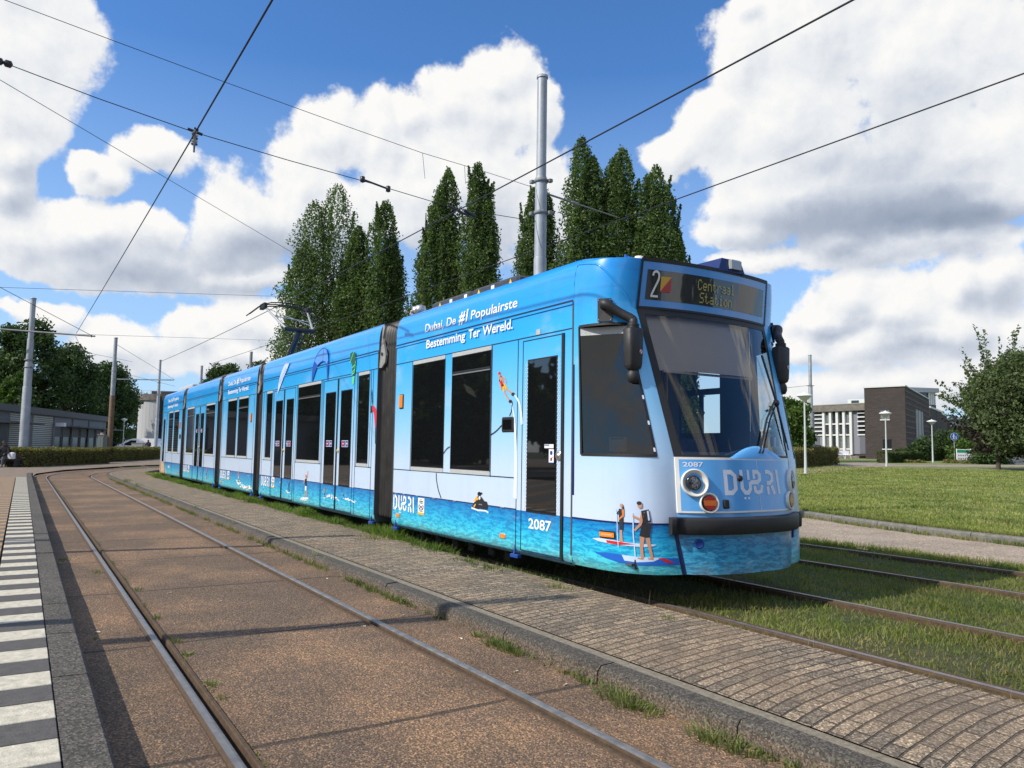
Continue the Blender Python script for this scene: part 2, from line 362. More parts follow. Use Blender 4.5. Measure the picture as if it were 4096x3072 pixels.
# raised paved island between the tracks
mb = MB(); sweep(mb, [(1.44, .1), (2.66, .1)], 0, 68); sweep(mb, [(1.362, .094), (1.44, .094)], 0, 68, 1)
mb.build('paved_island', [PAV, BORD], kind='structure')
mb = MB(); rr = random.Random(3); s = 0
while s < 68:
    l = 1.0; dz = rr.uniform(-.004, .004)
    sweep(mb, [(1.235, -.05), (1.238, .06+dz), (1.262, .09+dz), (1.36, .096+dz), (1.361, .05)], s+.004, s+l-.004, step=.5); s += l
o = mb.build('kerb', [KERB, KERBF], kind='structure')
for p in o.data.polygons:
    if abs(p.normal.z) < .6: p.material_index = 1
mb = MB(); sweep(mb, [(2.66, .092), (2.70, .085), (2.74, .05), (2.75, -.12)], 0, 66); mb.build('kerb', KERB, kind='structure')
# platform with kerb, black-and-white edge strip and coloured paving
mb = MB(); s = 0
while s < 46:
    dz = rr.uniform(-.003, .003)
    sweep(mb, [(-1.37, .15+dz), (-1.22, .147+dz), (-1.205, .13+dz), (-1.203, 0)], s+.004, s+.996, step=.5); s += 1
sweep(mb, [(-1.37, .15), (-1.22, .147), (-1.205, .13), (-1.203, 0)], 46, 50, step=.5)
mb.build('kerb', m_gran('grey granular kerb', (.098, .086, .072), (.066, .060, .050), 110), kind='structure')
WHT = mat('worn white tile', (.52, .48, .38), .85, var=.25, vscale=20, bump=.4, bscale=90); DKT = mat('dark grey tile', (.085, .08, .075), .85, var=.25, vscale=20, bump=.4, bscale=90)
ORT = mat('ochre tile', (.36, .22, .10), .85, var=.25, vscale=12, bump=.4, bscale=90)
mb = MB(); x = 21.0; i = 0
while x > -24.0:
    hw = .262; y1, y0 = -5.275, -5.565
    mb.bbox((x-hw+.006, y0, .1), (x-.004, y1, .152), .003, 0 if i % 2 == 0 else 1)
    x -= hw; i += 1
mb.build('platform_edge_strip', [WHT, DKT], kind='structure')
mb = MB(); x = 21.0; i = 0
while x > -24.0:
    hw = .262
    for j in range(14):
        y1 = -5.585-j*.6; c = 3 if j > 0 and (i+j) % 3 else (2 if i % 2 else 1)
        mb.box((x-hw+.006, y1-.59, .1), (x-.004, y1, .148), 0 if c == 2 else 1)
    x -= hw; i += 1
mb.add([(-24, -14, .10), (22, -14, .10), (22, -5.2, .10), (-24, -5.2, .10)], [(0, 1, 2, 3)], 2)
mb.build('platform', [ORT, mat('grey tile', (.15, .13, .11), .85, var=.3, vscale=15, bump=.4, bscale=90), DIRT], kind='structure')
BRN = mat('brown brick paving', (.20, .155, .115), .9, var=.3, vscale=3, bump=.5, bscale=60)
mb = MB(); mb.add([(-24, -60, .02), (-24, -5.2, .02), (-26, -5.15, .02), (-31, -4.9, .02), (-36, -3.7, .02), (-44, 0, .02), (-52, 6, .02), (-160, 6, .02), (-160, -60, .02)], [tuple(range(8, -1, -1))])
mb.build('plaza_paving', BRN, kind='structure')
# tracks in the grass
def trail(mb, y, inner):
    h, x0, x1 = .0, -60, 22; d = inner*1.0
    prof = [(y-d*.0, -.10), (y, -.012), (y-d*.006, 0), (y-d*.05, 0), (y-d*.056, -.012), (y-d*.056, -.10)]
    prof2 = [(y+d*.002, -.045), (y+d*.036, -.045), (y+d*.036, -.004), (y+d*.054, -.004), (y+d*.054, -.12)]
    for pf, mi in ((prof, 1), (prof[2:4], 0), (prof2, 1)):
        vs = []; 
        for x in (x0, x1): vs += [(x, a, b+(.002 if mi == 0 else 0)) for a, b in pf]
        n = len(pf); mb.add(vs, [(k, k+1, n+k+1, n+k) for k in range(n-1)], mi)
mb = MB()
for c0 in (0.0, 3.43):
    trail(mb, c0-.7175, 1); trail(mb, c0+.7175, -1)
mb.build('tram_rails', [STEEL, RUST], kind='structure')
mb = MB(); mb.add([(-60, -1.15, -.05), (22, -1.15, -.05), (22, 5.1, -.05), (-60, 5.1, -.05)], [(0, 1, 2, 3)])
mb.build('grass_track_bed', m_grassbase('track turf', (.065, .085, .026), (.085, .10, .035), (.11, .085, .05), 2.5), kind='structure')
# light gravel path and kerbed lawn behind
KP = [(40, 6.2), (12, 6.45), (4, 6.7), (.9, 6.96), (.1, 7.03), (-.85, 7.19), (-1.7, 7.43), (-2.9, 7.83), (-4.04, 8.25), (-8, 9.9), (-14, 12.6), (-22, 16.2), (-60, 34)]
mb = MB(); n = len(KP); mb.add([(x, 4.75+(.15 if x < 0 else 0), -.05) for x, y in KP]+[(x, y, .0) for x, y in KP], [(i, n+i, n+i+1, i+1) for i in range(n-1)])
def m_path():
    mt, t, b = nodemat('pale gravel path'); c = t.n('ShaderNodeTexCoord').outputs['Object']
    base = t.mix(t.mapr(t.noise(c, 1.2, 5), .35, .7), (.36, .29, .22), (.27, .22, .17)); base = t.mix(1, base, t.ramp(t.sep(t.vor(c, 60, out=1))[0], [(0, .6), (.7, 1.1), (1, 1.6)]), 'MULTIPLY')
    t.put(b.inputs['Base Color'], base); b.inputs['Roughness'].default_value = .95; bumpn(t, b, t.vor(c, 60), .5, .01); return mt
mb.build('gravel_path', m_path(), kind='structure')
GK = mat('weathered kerb stone', (.16, .155, .14), .9, var=.35, vscale=10, bump=.6, bscale=60)
mb = MB()
for i in range(len(KP)-1):
    a, b = Vector((*KP[i], 0)), Vector((*KP[i+1], 0)); L = (b-a).length; k = max(1, round(L/1.0)); dd = (b-a)/k; nn = Vector((dd.y, -dd.x, 0)).normalized()
    if nn.y < 0: nn = -nn
    for j in range(k):
        p = a+dd*j; q2 = a+dd*(j+1); g_ = dd.normalized()*.006; p += g_; q2 -= g_
        pr = [(0, -.05), (0.0, .10), (.015, .125), (.12, .13), (.12, 0)]
        vs = [(p+nn*u+Vector((0, 0, v))) for u, v in pr]+[(q2+nn*u+Vector((0, 0, v))) for u, v in pr]; m5 = 5
        mb.add(vs, [(u, u+1, m5+u+1, m5+u) for u in range(4)]+[(4, 3, 2, 1, 0), (5, 6, 7, 8, 9)])
mb.build('kerb', GK, kind='structure')
mb = MB(); far = [(x*9-40 if abs(x) > 30 else x*4, 420) for x, y in KP]; n = len(KP)
rows = []
for f_ in (0, .01, .03, .08, .2, .5, 1):
    rows.append([(KP[i][0]+(far[i][0]-KP[i][0])*f_, (KP[i][1]+.12)+(420-KP[i][1])*f_) for i in range(n)])
vs = [(x, y, gz(y)) for r_ in rows for x, y in r_]
mb.add(vs, [(j*n+i, (j+1)*n+i, (j+1)*n+i+1, j*n+i+1) for j in range(len(rows)-1) for i in range(n-1)])
mb.build('lawn', m_grassbase('mown lawn', (.13, .19, .045), (.17, .23, .06), (.28, .27, .11), .35), kind='structure')
# pavement crossing the back of the lawn
def flat_on_lawn(name, pxs, mt, dz=.006):
    P = [gp(*a) for a in pxs]; mb = MB(); mb.add([(p.x, p.y, gz(p.y)+dz) for p in P], [tuple(range(len(P)))]); return mb.build(name, mt, kind='structure')
near = [(3150, 1903), (3280, 1891), (3415, 1873), (3550, 1866), (3775, 1868), (4300, 1866)]
back = [(4300, 1860), (3600, 1859.5), (3510, 1853), (3420, 1850), (3300, 1862), (3230, 1868), (3050, 1882)]
flat_on_lawn('footpath', near+back, mat('pinkish footpath', (.27, .22, .18), .9, var=.2, vscale=1.5, bump=.3, bscale=30))

# ------------------------------------------------------------------ grass blades
def m_leaf(name, cols, trans=.35, rough=.6, hue=0):
    mt = bpy.data.materials.new(name); mt.use_nodes = True; MATS[name] = mt; t = NT(mt.node_tree); b = mt.node_tree.nodes['Principled BSDF']
    gm = t.n('ShaderNodeNewGeometry'); c = t.n('ShaderNodeTexCoord').outputs['Object']
    pat = t.noise(t.vm('MULTIPLY', c, (.8, 1.6, .8)), 1.1, 5, .65); r1 = t.math('ADD', t.math('MULTIPLY', gm.outputs['Random Per Island'], .55), t.mapr(pat, .36, .64, 0, .45)); n = len(cols)
    base = t.ramp(r1, [(i/max(1, n-1), cols[i]) for i in range(n)])
    base = t.mix(1, base, t.ramp(t.noise(c, .6, 3), [(.3, .75), (.7, 1.25)]), 'MULTIPLY')
    t.put(b.inputs['Base Color'], base); b.inputs['Roughness'].default_value = rough; b.inputs['Specular IOR Level'].default_value = .3
    tr = t.n('ShaderNodeBsdfTranslucent'); t.put(tr.inputs[0], t.mix(1, base, (1.2, 1.5, .6), 'MULTIPLY'))
    ms = t.n('ShaderNodeMixShader'); ms.inputs[0].default_value = trans; t.put(ms.inputs[1], b.outputs[0]); t.put(ms.inputs[2], tr.outputs[0])
    t.put(mt.node_tree.nodes['Material Output'].inputs[0], ms.outputs[0]); return mt
def blades(name, X, Y, Z, H, Wd, mt, lean=.5, parent=None, kind='stuff', spread=None):
    n = len(X); a = rng.uniform(0, 2*PI, n); la = rng.uniform(0, 2*PI, n) if spread is None else spread; l = rng.uniform(.1, 1, n)*lean*H
    dx, dy = np.cos(a)*Wd/2, np.sin(a)*Wd/2; lx, ly = np.cos(la)*l, np.sin(la)*l
    b0 = np.stack([X-dx, Y-dy, Z], 1); b1 = np.stack([X+dx, Y+dy, Z], 1)
    m0 = np.stack([X-dx*.75+lx*.35, Y-dy*.75+ly*.35, Z+H*.6], 1); m1 = np.stack([X+dx*.75+lx*.35, Y+dy*.75+ly*.35, Z+H*.6], 1)
    tp = np.stack([X+lx, Y+ly, Z+H*(1-.25*np.minimum(1, l/np.maximum(H, 1e-4)))], 1)
    V = np.stack([b0, b1, m1, m0, tp], 1).reshape(-1, 3); i = np.arange(n)*5
    F = np.concatenate([np.stack([i, i+1, i+2], 1), np.stack([i, i+2, i+3], 1), np.stack([i+3, i+2, i+4], 1)])
    return npmesh(name, V, F, mt, parent, kind)
GR = m_leaf('grass blade', [(.08, .12, .025), (.135, .18, .036), (.20, .225, .055), (.28, .25, .09), (.38, .30, .14)], .38)
GRL = m_leaf('lawn blade', [(.085, .13, .027), (.15, .20, .042), (.24, .27, .07), (.35, .33, .11), (.46, .40, .19)], .35)
def fbm2(x, y, s=1.0):
    return (np.sin(x*1.7*s+3)*np.cos(y*2.3*s+1)+.6*np.sin(x*4.1*s-y*3.3*s)+.4*np.cos(x*9.7*s+y*7.9*s+2))/2
n = 170000
d = rng.uniform(0, 1, n)**1.35*11; X = 5.2-d; Y = rng.uniform(-1.2, 5.0, n)
keep = np.ones(n, bool)
for yy in (-.7175, .7175, 2.7125, 4.1475): keep &= np.abs(Y-yy) > .055
dens_ = .72+.45*fbm2(X*1.2, Y*1.3); keep &= rng.uniform(0, 1, n) < dens_
keep &= ~((X < 1.2) & (Y > -.62) & (Y < 1.2) & (rng.uniform(0, 1, n) < .8))
X, Y = X[keep], Y[keep]; H = rng.uniform(.02, .06, len(X))*(1+.6*fbm2(X+5, Y)); H = np.maximum(H, .015)
blades('track_grass', X, Y, np.full(len(X), -.05), H, rng.uniform(.004, .008, len(X)), GR, 1.4)
n = 260; X = 5.0-rng.uniform(0, 1, n)**1.3*9; Y = rng.choice([-.72, .72, 2.7, 4.2, .1, -.9], n)+rng.normal(0, .12, n)
blades('seeding_grass_stalks', X, Y, np.full(n, -.085), rng.uniform(.12, .28, n), np.full(n, .003), m_leaf('dry stalk', [(.25, .2, .1), (.32, .27, .14)], .2), .5)
# lawn blades, dense near the kerb and thinning with distance
n = 150000
d = 7.2+rng.uniform(0, 1, n)**1.7*34; X = 8-rng.uniform(0, 1, n)*(6+d*.95); Y = d
ky = np.interp(-X, [-k[0] for k in KP], [k[1] for k in KP])+.13
k_ = Y > ky; X, Y = X[k_], Y[k_]; Dd = np.hypot(X-6.5, Y+5.5)
H = rng.uniform(.03, .065, len(X))*(1+.3*fbm2(X, Y, .6))
blades('lawn_grass', X, Y, .1+.0125*(Y-7), H, .004+.0007*Dd, GRL, 1.0)
n = 7000; i_ = rng.integers(0, len(KP)-5, n); f_ = rng.uniform(0, 1, n); KPa = np.array(KP); X = KPa[i_, 0]*(1-f_)+KPa[i_+1, 0]*f_; Y = KPa[i_, 1]*(1-f_)+KPa[i_+1, 1]*f_
Y = Y+np.where(rng.uniform(0, 1, n) < .75, rng.uniform(.12, .22, n), -rng.uniform(0, .06, n)*(fbm2(X*2, Y) > .0)); Z = np.where(Y > np.interp(-X, [-k[0] for k in KP], [k[1] for k in KP])+.1, .11, .0)
blades('kerb_edge_grass', X, Y, Z, rng.uniform(.05, .11, n), np.full(n, .008), GRL, .9)
# verge of the gravel path
n = 9000; X = 5-rng.uniform(0, 1, n)*9; Y = 4.75+rng.normal(0, .16, n)
k_ = fbm2(X*2, Y*2) > -.35; X, Y = X[k_], Y[k_]
blades('path_verge_grass', X, Y, np.full(len(X), -.06), rng.uniform(.05, .13, len(X)), np.full(len(X), .008), GR, .9)
# strip of weeds between island kerb and tram
n = 46000; X = 1.0-rng.uniform(0, 1, n)**.8*26; Y = -1.19+rng.normal(0, .06, n)
k_ = (fbm2(X*1.3, Y*3) > -.25); X, Y = X[k_], Y[k_]; H = rng.uniform(.13, .27, len(X))*(1.0+.55*np.clip(fbm2(X*.9+2, Y*0), -.5, 1)); H *= np.clip((1.6-X)/4, .55, 1); Y -= .10*np.clip(fbm2(X*.7, Y*0), 0, 1)
blades('island_verge_weeds', X, Y, np.full(len(X), -.04), H, rng.uniform(.008, .022, len(X)), m_leaf('weed leaf', [(.07, .12, .025), (.11, .18, .035), (.18, .25, .06), (.26, .25, .09)], .35), .8)
# tail lawn beside the rear of the tram
n = 14000; X = -22-rng.uniform(0, 1, n)*8; Y = -1.35+rng.uniform(0, 1, n)*3
blades('tail_grass', X, Y, np.full(n, .0), rng.uniform(.06, .14, n), np.full(n, .03), GRL, .9)
# tufts of weeds growing out of slab joints and kerb feet
XS = []; YS = []; HS = []; SP = []
def tuft(x, y, n, h, r):
    a = rng.uniform(0, 2*PI, n); q_ = rng.uniform(0, r, n); XS.append(x+np.cos(a)*q_*1.1); YS.append(y+np.sin(a)*q_*.5); HS.append(rng.uniform(.5, 1, n)*h); SP.append(a)
for x, y, n, h, r in [(-.75, -2.7, 60, .1, .06), (-.5, -2.69, 90, .13, .08), (-.2, -2.72, 90, .13, .07), (.05, -2.7, 60, .1, .06), (.3, -2.72, 90, .12, .08), (.45, -2.71, 60, .1, .07), (1.1, -2.7, 30, .07, .04), (1.75, -2.72, 50, .1, .05),
        (2.02, -2.74, 140, .12, .10), (2.2, -2.74, 120, .12, .1), (2.75, -2.71, 40, .06, .05), (2.95, -2.72, 40, .06, .05), (3.3, -2.75, 220, .14, .14), (3.42, -2.78, 160, .12, .12), (3.95, -2.76, 200, .13, .12), (4.1, -2.75, 120, .1, .1),
        (-2.0, -2.7, 90, .16, .1), (-2.4, -2.7, 80, .15, .08), (-1.7, -2.69, 50, .1, .06), (-4.6, -2.7, 60, .12, .08), (-6, -2.68, 60, .12, .08), (-9, -2.68, 90, .14, .15), (-12, -2.68, 90, .16, .2), (-15, -2.68, 160, .18, .3), (-18, -2.66, 160, .2, .3), (-21, -2.64, 200, .22, .4),
        (1.3, -4.52, 70, .045, .06), (.9, -4.52, 60, .05, .06), (.1, -4.53, 50, .05, .05), (2.0, -4.52, 60, .05, .05), (2.25, -4.52, 30, .04, .04), (-1.2, -4.52, 40, .05, .06), (-2.4, -4.75, 60, .05, .1), (-3.5, -5.0, 60, .06, .1), (.6, -4.98, 30, .04, .05),
        (.95, -1.45, 120, .09, .14), (-.3, -1.4, 200, .1, .25), (-.8, -1.38, 160, .1, .2), (-3.2, -1.45, 200, .1, .25), (2.3, -1.45, 60, .05, .08)]: tuft(x, y, int(n*.6), h*.62, r*1.3)
X = np.concatenate(XS); Y = np.concatenate(YS); H = np.concatenate(HS); SPa = np.concatenate(SP); Zt = np.where((Y > -2.66) & (Y < -1.2), .1, 0.0)
n = 5200; kx = 4.6-rng.uniform(0, 1, n)*30; k_ = fbm2(kx*2.1, kx*.7) > -.05; kx = kx[k_]; n = len(kx)
X = np.concatenate([X, kx]); Y = np.concatenate([Y, -2.675-np.abs(rng.normal(0, .03, n))]); H = np.concatenate([H, rng.uniform(.015, .055, n)*(1+.02*(4.6-kx))]); SPa = np.concatenate([SPa, rng.uniform(0, 6.28, n)])
n = 1500; kx = 4-rng.uniform(0, 1, n)*28; k_ = fbm2(kx*2.7, kx*.3) > .15; kx = kx[k_]; n = len(kx)
X = np.concatenate([X, kx]); Y = np.concatenate([Y, -4.555+rng.normal(0, .012, n)]); H = np.concatenate([H, rng.uniform(.008, .03, n)]); SPa = np.concatenate([SPa, rng.uniform(0, 6.28, n)]); Zt = np.where((Y > -2.66) & (Y < -1.2), .1, 0.0)
blades('joint_weeds', X, Y, Zt, H, np.full(len(X), .007), m_leaf('tuft blade', [(.09, .12, .03), (.14, .18, .05), (.2, .2, .08), (.32, .25, .13)], .3), 1.2, spread=SPa)
mb = MB()                                          # cigarette ends and scraps are litter lying on the slab
LIT = [(1.1, -3.3), (2.6, -2.95), (1.75, -2.85), (.9, -2.9), (2.95, -2.85), (-1, -2.85), (-.9, -4.3), (1.8, -2.05), (-.3, -4.0), (.4, -4.95), (-.4, -1.75)]
for i, (x, y) in enumerate(LIT):
    z = .1 if y > -2.6 else 0; mb = MB(); a = rr.uniform(0, PI); dx, dy = math.cos(a)*.014, math.sin(a)*.014
    mb.tube([(x-dx, y-dy, z+.005), (x, y, z+.005)], .004, 6, 0); mb.tube([(x, y, z+.005), (x+dx*1.4, y+dy*1.4, z+.005)], .004, 6, 1)
    tag(mb.build('cigarette_end', [mat('filter', (.55, .3, .12), .8), mat('paper', (.8, .78, .74), .8)]), 'cigarette end lying on the '+('pavers' if z else 'track concrete'), 'litter', 'cigarette ends scattered on the ground')
# ---- cab geometry: heights, corner posts and centre line of the nose
CZ = [.27, .60, .76, 1.25, 1.40, 2.59, 3.03, 3.3]
CXC = [1.700, 1.668, 1.672, 1.638, 1.60, 1.280, 1.334, 1.36]
CYC = [.684, .752, .748, .746, .758, .857, .838, .82]
CXM = [1.90, 1.905, 1.89, 1.835, 1.79, 1.395, 1.425, 1.43]
CN = [3, 3, 3, 3, 2.6, 2.2, 2.2, 2.2]

# ------------------------------------------------------------------ tram
def lerp(z, T):
    if z <= CZ[0]: return T[0]
    for i in range(len(CZ)-1):
        if z <= CZ[i+1]: k = (z-CZ[i])/(CZ[i+1]-CZ[i]); return T[i]*(1-k)+T[i+1]*k
    return T[-1]
def cab_inset(z):
    if z < .32: return (.32-z)*.5
    if z <= 2.7: return 0
    for (a, p), (b, q) in (((2.7, 0), (2.85, .003)), ((2.85, .003), (2.95, .015)), ((2.95, .015), (3.03, .038)), ((3.03, .038), (3.3, .2))):
        if z <= b: return p+(q-p)*(z-a)/(b-a)
    return .2
def cab_side(u, z, side=-1, out=0.0):
    s = 1.2-cab_inset(z); xc, yc = lerp(z, CXC), lerp(z, CYC)
    def B(u):
        p = [(.805, s), (.805+.55*(xc-.805), s), (xc-.06, yc+.84*(s-yc)), (xc, yc)]
        a, b, c, d = (1-u)**3, 3*u*(1-u)**2, 3*u*u*(1-u), u**3
        return p[0][0]*a+p[1][0]*b+p[2][0]*c+p[3][0]*d, p[0][1]*a+p[1][1]*b+p[2][1]*c+p[3][1]*d
    x, y = B(u)
    if out:
        x2, y2 = B(min(1, u+.02)); x1, y1 = B(max(0, u-.02)); L = math.hypot(x2-x1, y2-y1); x += -(y2-y1)/L*out; y += (x2-x1)/L*out
    return (x, side*y, z)
def cab_front(v, z, out=0.0):       # v in -1..1 across
    xc, yc, xm, n = lerp(z, CXC), lerp(z, CYC), lerp(z, CXM), lerp(z, CN)
    return (xm-(xm-xc)*abs(v)**n+out, v*yc, z)
def cab_front_y(y, z, out=0.0): return cab_front(max(-1, min(1, y/lerp(z, CYC))), z, out)
def m_wrap(name, front=False, tail=False):
    mt, t, b = nodemat(name); c = t.n('ShaderNodeTexCoord').outputs['Object']; x, y, z = t.sep(c)
    skyc = t.ramp(t.mapr(z, .69, 3.1), [(0, (.56, .67, .85)), (.18, (.50, .66, .86)), (.36, (.30, .60, .88)), (.56, (.13, .50, .87)), (.74, (.030, .40, .85)), (.86, (.008, .33, .82)), (1, (.004, .27, .78))])
    n = t.noise(t.vm('MULTIPLY', c, (1, 1, 2.2)), .9, 6, .6)
    cl = t.math('MULTIPLY', t.mapr(n, .55, .75), t.mapr(t.math('ABSOLUTE', t.math('SUBTRACT', z, 2.2)), .35, .65, .45, 0))
    skyc = t.mix(cl, skyc, (.55, .66, .86))
    st = t.noise(t.vm('MULTIPLY', c, (.5, .5, 6)), 1.6, 4, .6); skyc = t.mix(t.math('MULTIPLY', t.mapr(st, .52, .66), t.mapr(z, 2.55, 2.75, 0, .35)), skyc, (.02, .13, .50))
    if front: skyc = t.ramp(t.mapr(z, .76, 1.3), [(0, (.12, .36, .70)), (1, (.10, .35, .72))])
    wv = t.vm('ADD', t.vm('MULTIPLY', c, (6.5, 6.5, 30)), t.vm('SCALE', t.noise(c, 7, 3, .6, out=1), None))
    wv.node.inputs[3].default_value if False else None
    w1 = t.noise(wv, 1.1, 5, .62); w2 = t.noise(wv, 3.4, 4, .6); wh = t.math('ADD', t.math('MULTIPLY', w1, .65), t.math('MULTIPLY', w2, .35))
    zf = t.mapr(z, .27, .69)
    dk = t.ramp(zf, [(0, (.01, .34, .42)), (.25, (.006, .34, .56)), (.6, (.003, .25, .58)), (1, (.002, .12, .44))])
    lt = t.ramp(zf, [(0, (.10, .66, .70)), (.3, (.05, .64, .84)), (.65, (.012, .46, .78)), (1, (.004, .20, .54))])
    if front:
        dk = t.ramp(zf, [(0, (.008, .20, .40)), (.5, (.006, .17, .40)), (1, (.004, .14, .38))]); lt = t.ramp(zf, [(0, (.08, .52, .80)), (.4, (.04, .40, .66)), (1, (.03, .28, .55))])
    sea = t.mix(t.mapr(wh, .455, .54, .04, .97), dk, lt)
    fo = t.noise(t.vm('MULTIPLY', c, (1.3, 1.3, 5)), 1.4, 5, .65); sea = t.mix(t.math('MULTIPLY', t.mapr(fo, .62, .72, 0, .55), t.mapr(t.math('ABSOLUTE', t.math('SUBTRACT', z, .62 if not front else .36)), .02, .09, 1, 0)), sea, (.75, .88, .95))
    if tail: sea = t.mix(t.mapr(t.math('ADD', x, t.math('MULTIPLY', t.math('ADD', z, t.math('MULTIPLY', w1, .5)), 1.6)), -22.0, -21.5, 1, 0), sea, (.72, .52, .33))
    col = t.mix(t.math('GREATER_THAN', z, .69), sea, skyc)
    dirt = t.math('ADD', t.mapr(t.noise(t.vm('MULTIPLY', c, (3, 3, .6)), 1.5, 6, .65), .5, .8, 0, .14), t.math('MULTIPLY', t.mapr(z, .27, .40, .5, 0), t.mapr(t.noise(t.vm('MULTIPLY', c, (6, 6, 1.5)), 1.2, 5, .7), .35, .65))); col = t.mix(dirt, col, (.25, .24, .22))
    t.put(b.inputs['Base Color'], col); b.inputs['Roughness'].default_value = .28; b.inputs['Coat Weight'].default_value = .45; b.inputs['Coat Roughness'].default_value = .09
    bumpn(t, b, t.noise(c, .8, 2), .12, .05)
    return mt
WRAP = m_wrap('printed tram wrap'); WRAPF = m_wrap('printed front wrap', front=True); WRAPT = m_wrap('printed tail wrap', tail=True)
RUB = mat('black rubber', (.012, .012, .013), .55); SEAM = mat('panel gap', (.008, .02, .05), .6)
GLASS = mat('dark tinted window glass', (.006, .007, .008), .02, spec=1.0, coat=0)
STRIPM = mat('dotted grey film', (.42, .44, .44), .5, var=.12, vscale=60)
PLAST = mat('black moulded plastic', (.022, .022, .024), .55, var=.15, vscale=20, bump=.1, bscale=300)
GREYM = mat('grey metal bracket', (.26, .26, .25), .55, metal=.1, var=.2, vscale=12)
ALU = mat('brushed aluminium', (.5, .5, .5), .35, metal=.8)
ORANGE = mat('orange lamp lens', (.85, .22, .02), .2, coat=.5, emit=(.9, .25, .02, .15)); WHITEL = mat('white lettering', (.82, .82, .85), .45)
NAVY = mat('navy door paint', (.004, .02, .12), .3); UNDER = mat('grimy underframe', (.03, .027, .024), .8, var=.4, vscale=9)
DOTF = mat('white dot film', (.72, .76, .82), .45)
def thin_glass(name, tint, f0=1.5, rough=0.0):
    mt = bpy.data.materials.new(name); mt.use_nodes = True; t = NT(mt.node_tree); MATS[name] = mt
    for nd in list(mt.node_tree.nodes): mt.node_tree.nodes.remove(nd)
    fr = t.n('ShaderNodeFresnel'); fr.inputs[0].default_value = f0; tr = t.n('ShaderNodeBsdfTransparent'); t.put(tr.inputs[0], tint)
    gl = t.n('ShaderNodeBsdfGlossy'); gl.inputs['Roughness'].default_value = rough; ms = t.n('ShaderNodeMixShader')
    t.put(ms.inputs[0], t.math('MULTIPLY', fr.outputs[0], 1.7, clamp=True)); t.put(ms.inputs[1], tr.outputs[0]); t.put(ms.inputs[2], gl.outputs[0])
    o = t.n('ShaderNodeOutputMaterial'); t.put(o.inputs[0], ms.outputs[0]); return mt
WSG = thin_glass('windscreen glass', (.88, .86, .82)); CABG = thin_glass('tinted cab glass', (.30, .31, .33)); FARG = thin_glass('clear side glass', (.7, .75, .78))

tram = thing('tram', 'long five-section tram in a blue sky and sea wrap standing on the grass track', 'tram', (0, 0, 0))
HALF = [(0, .25), (1.16, .25), (1.197, .30), (1.2, .34), (1.2, 2.70), (1.197, 2.85), (1.185, 2.95), (1.162, 3.03), (1.12, 3.085), (1.05, 3.108), (.9, 3.12), (0, 3.13)]
def shell(mb, x0, x1, holes=()):
    ring = [(-y, z) for y, z in HALF]+[(y, z) for y, z in reversed(HALF[1:-1])]; n = len(ring)
    vs = [(x, y, z) for x in (x0, x1) for y, z in ring]
    skip = [i for i in range(n) if holes and ring[i][0] == 1.2 and ring[(i+1) % n][0] == 1.2 and abs(ring[i][1]-ring[(i+1) % n][1]) > 2]
    mb.add(vs, [(k, n+k, n+(k+1) % n, (k+1) % n) for k in range(n) if k not in skip], 0, True)
    for sgn, x in ((0, x0), (1, x1)):
        if holes and sgn == 1: continue
        f = [tuple(range(n))] if not sgn else [tuple(range(n-1, -1, -1))]
        mb.add([(x, y, z) for y, z in ring], f, 1)
    if holes:                        # offside wall with real window openings
        xs = sorted({x0, x1, *[h[0] for h in holes], *[h[1] for h in holes]}); zs = sorted({.34, 2.70, *[h[2] for h in holes], *[h[3] for h in holes]})
        for i in range(len(xs)-1):
            for j in range(len(zs)-1):
                cx, cz = (xs[i]+xs[i+1])/2, (zs[j]+zs[j+1])/2
                if any(h[0] < cx < h[1] and h[2] < cz < h[3] for h in holes): continue
                mb.add([(xs[i], 1.2, zs[j]), (xs[i], 1.2, zs[j+1]), (xs[i+1], 1.2, zs[j+1]), (xs[i+1], 1.2, zs[j])], [(0, 1, 2, 3)], 0)
                mb.add([(xs[i], 1.17, zs[j]), (xs[i], 1.17, zs[j+1]), (xs[i+1], 1.17, zs[j+1]), (xs[i+1], 1.17, zs[j])], [(0, 1, 2, 3)], 1)
INT = mat('dark cabin lining', (.07, .077, .09), .6)
SEC = [('A', -3.235, .803), ('B', -10.165, -3.85), ('C', -14.07, -10.65), ('D', -19.30, -14.60), ('E', -23.87, -19.84)]
FARH = [(-.25, -.02, 2.03, 2.32), (.02, .40, 2.03, 2.32), (-.22, .08, 1.52, 1.96), (.13, .40, 1.52, 1.96)]
def side(x, z): return (x, -1.2, z)
Ys = -1.2
body = {}
for nm, x0, x1 in SEC:
    mb = MB(); shell(mb, x0, x1, FARH if nm == 'A' else ())
    # panel gaps and edge mouldings run along the near side, 2 mm proud
    for z, h in ((2.43, .010), (2.69, .016)): mb.box((x0+.01, Ys-.003, z-h/2), (x1-.01, Ys+.001, z+h/2), 2)
    mb.box((x0+.01, Ys-.012, 2.655), (x1-.01, Ys+.001, 2.672), 0)
    mb.box((x0, Ys-.004, .35), (x0+.02, Ys+.001, 2.68), 1); mb.box((x1-.02, Ys-.004, .35), (x1, Ys+.001, 2.68), 1)
    mb.box((x0+.02, Ys-.002, .27), (x1-.02, Ys+.05, .282), 2)
    body[nm] = mb.build('body_section', [WRAPT if nm == 'E' else WRAP, INT, SEAM], tram)
def gaps(par, verts=(), hors=(), z0=.30, z1=2.43):
    mb = MB()
    for v in verts:
        x, a, b = v if isinstance(v, tuple) else (v, z0, z1)
        mb.box((x-.005, Ys-.0035, a), (x+.005, Ys+.001, b))
    for x0, x1, z in hors: mb.box((x0, Ys-.0035, z-.005), (x1, Ys+.001, z+.005))
    mb.build('panel_gap', SEAM, par)
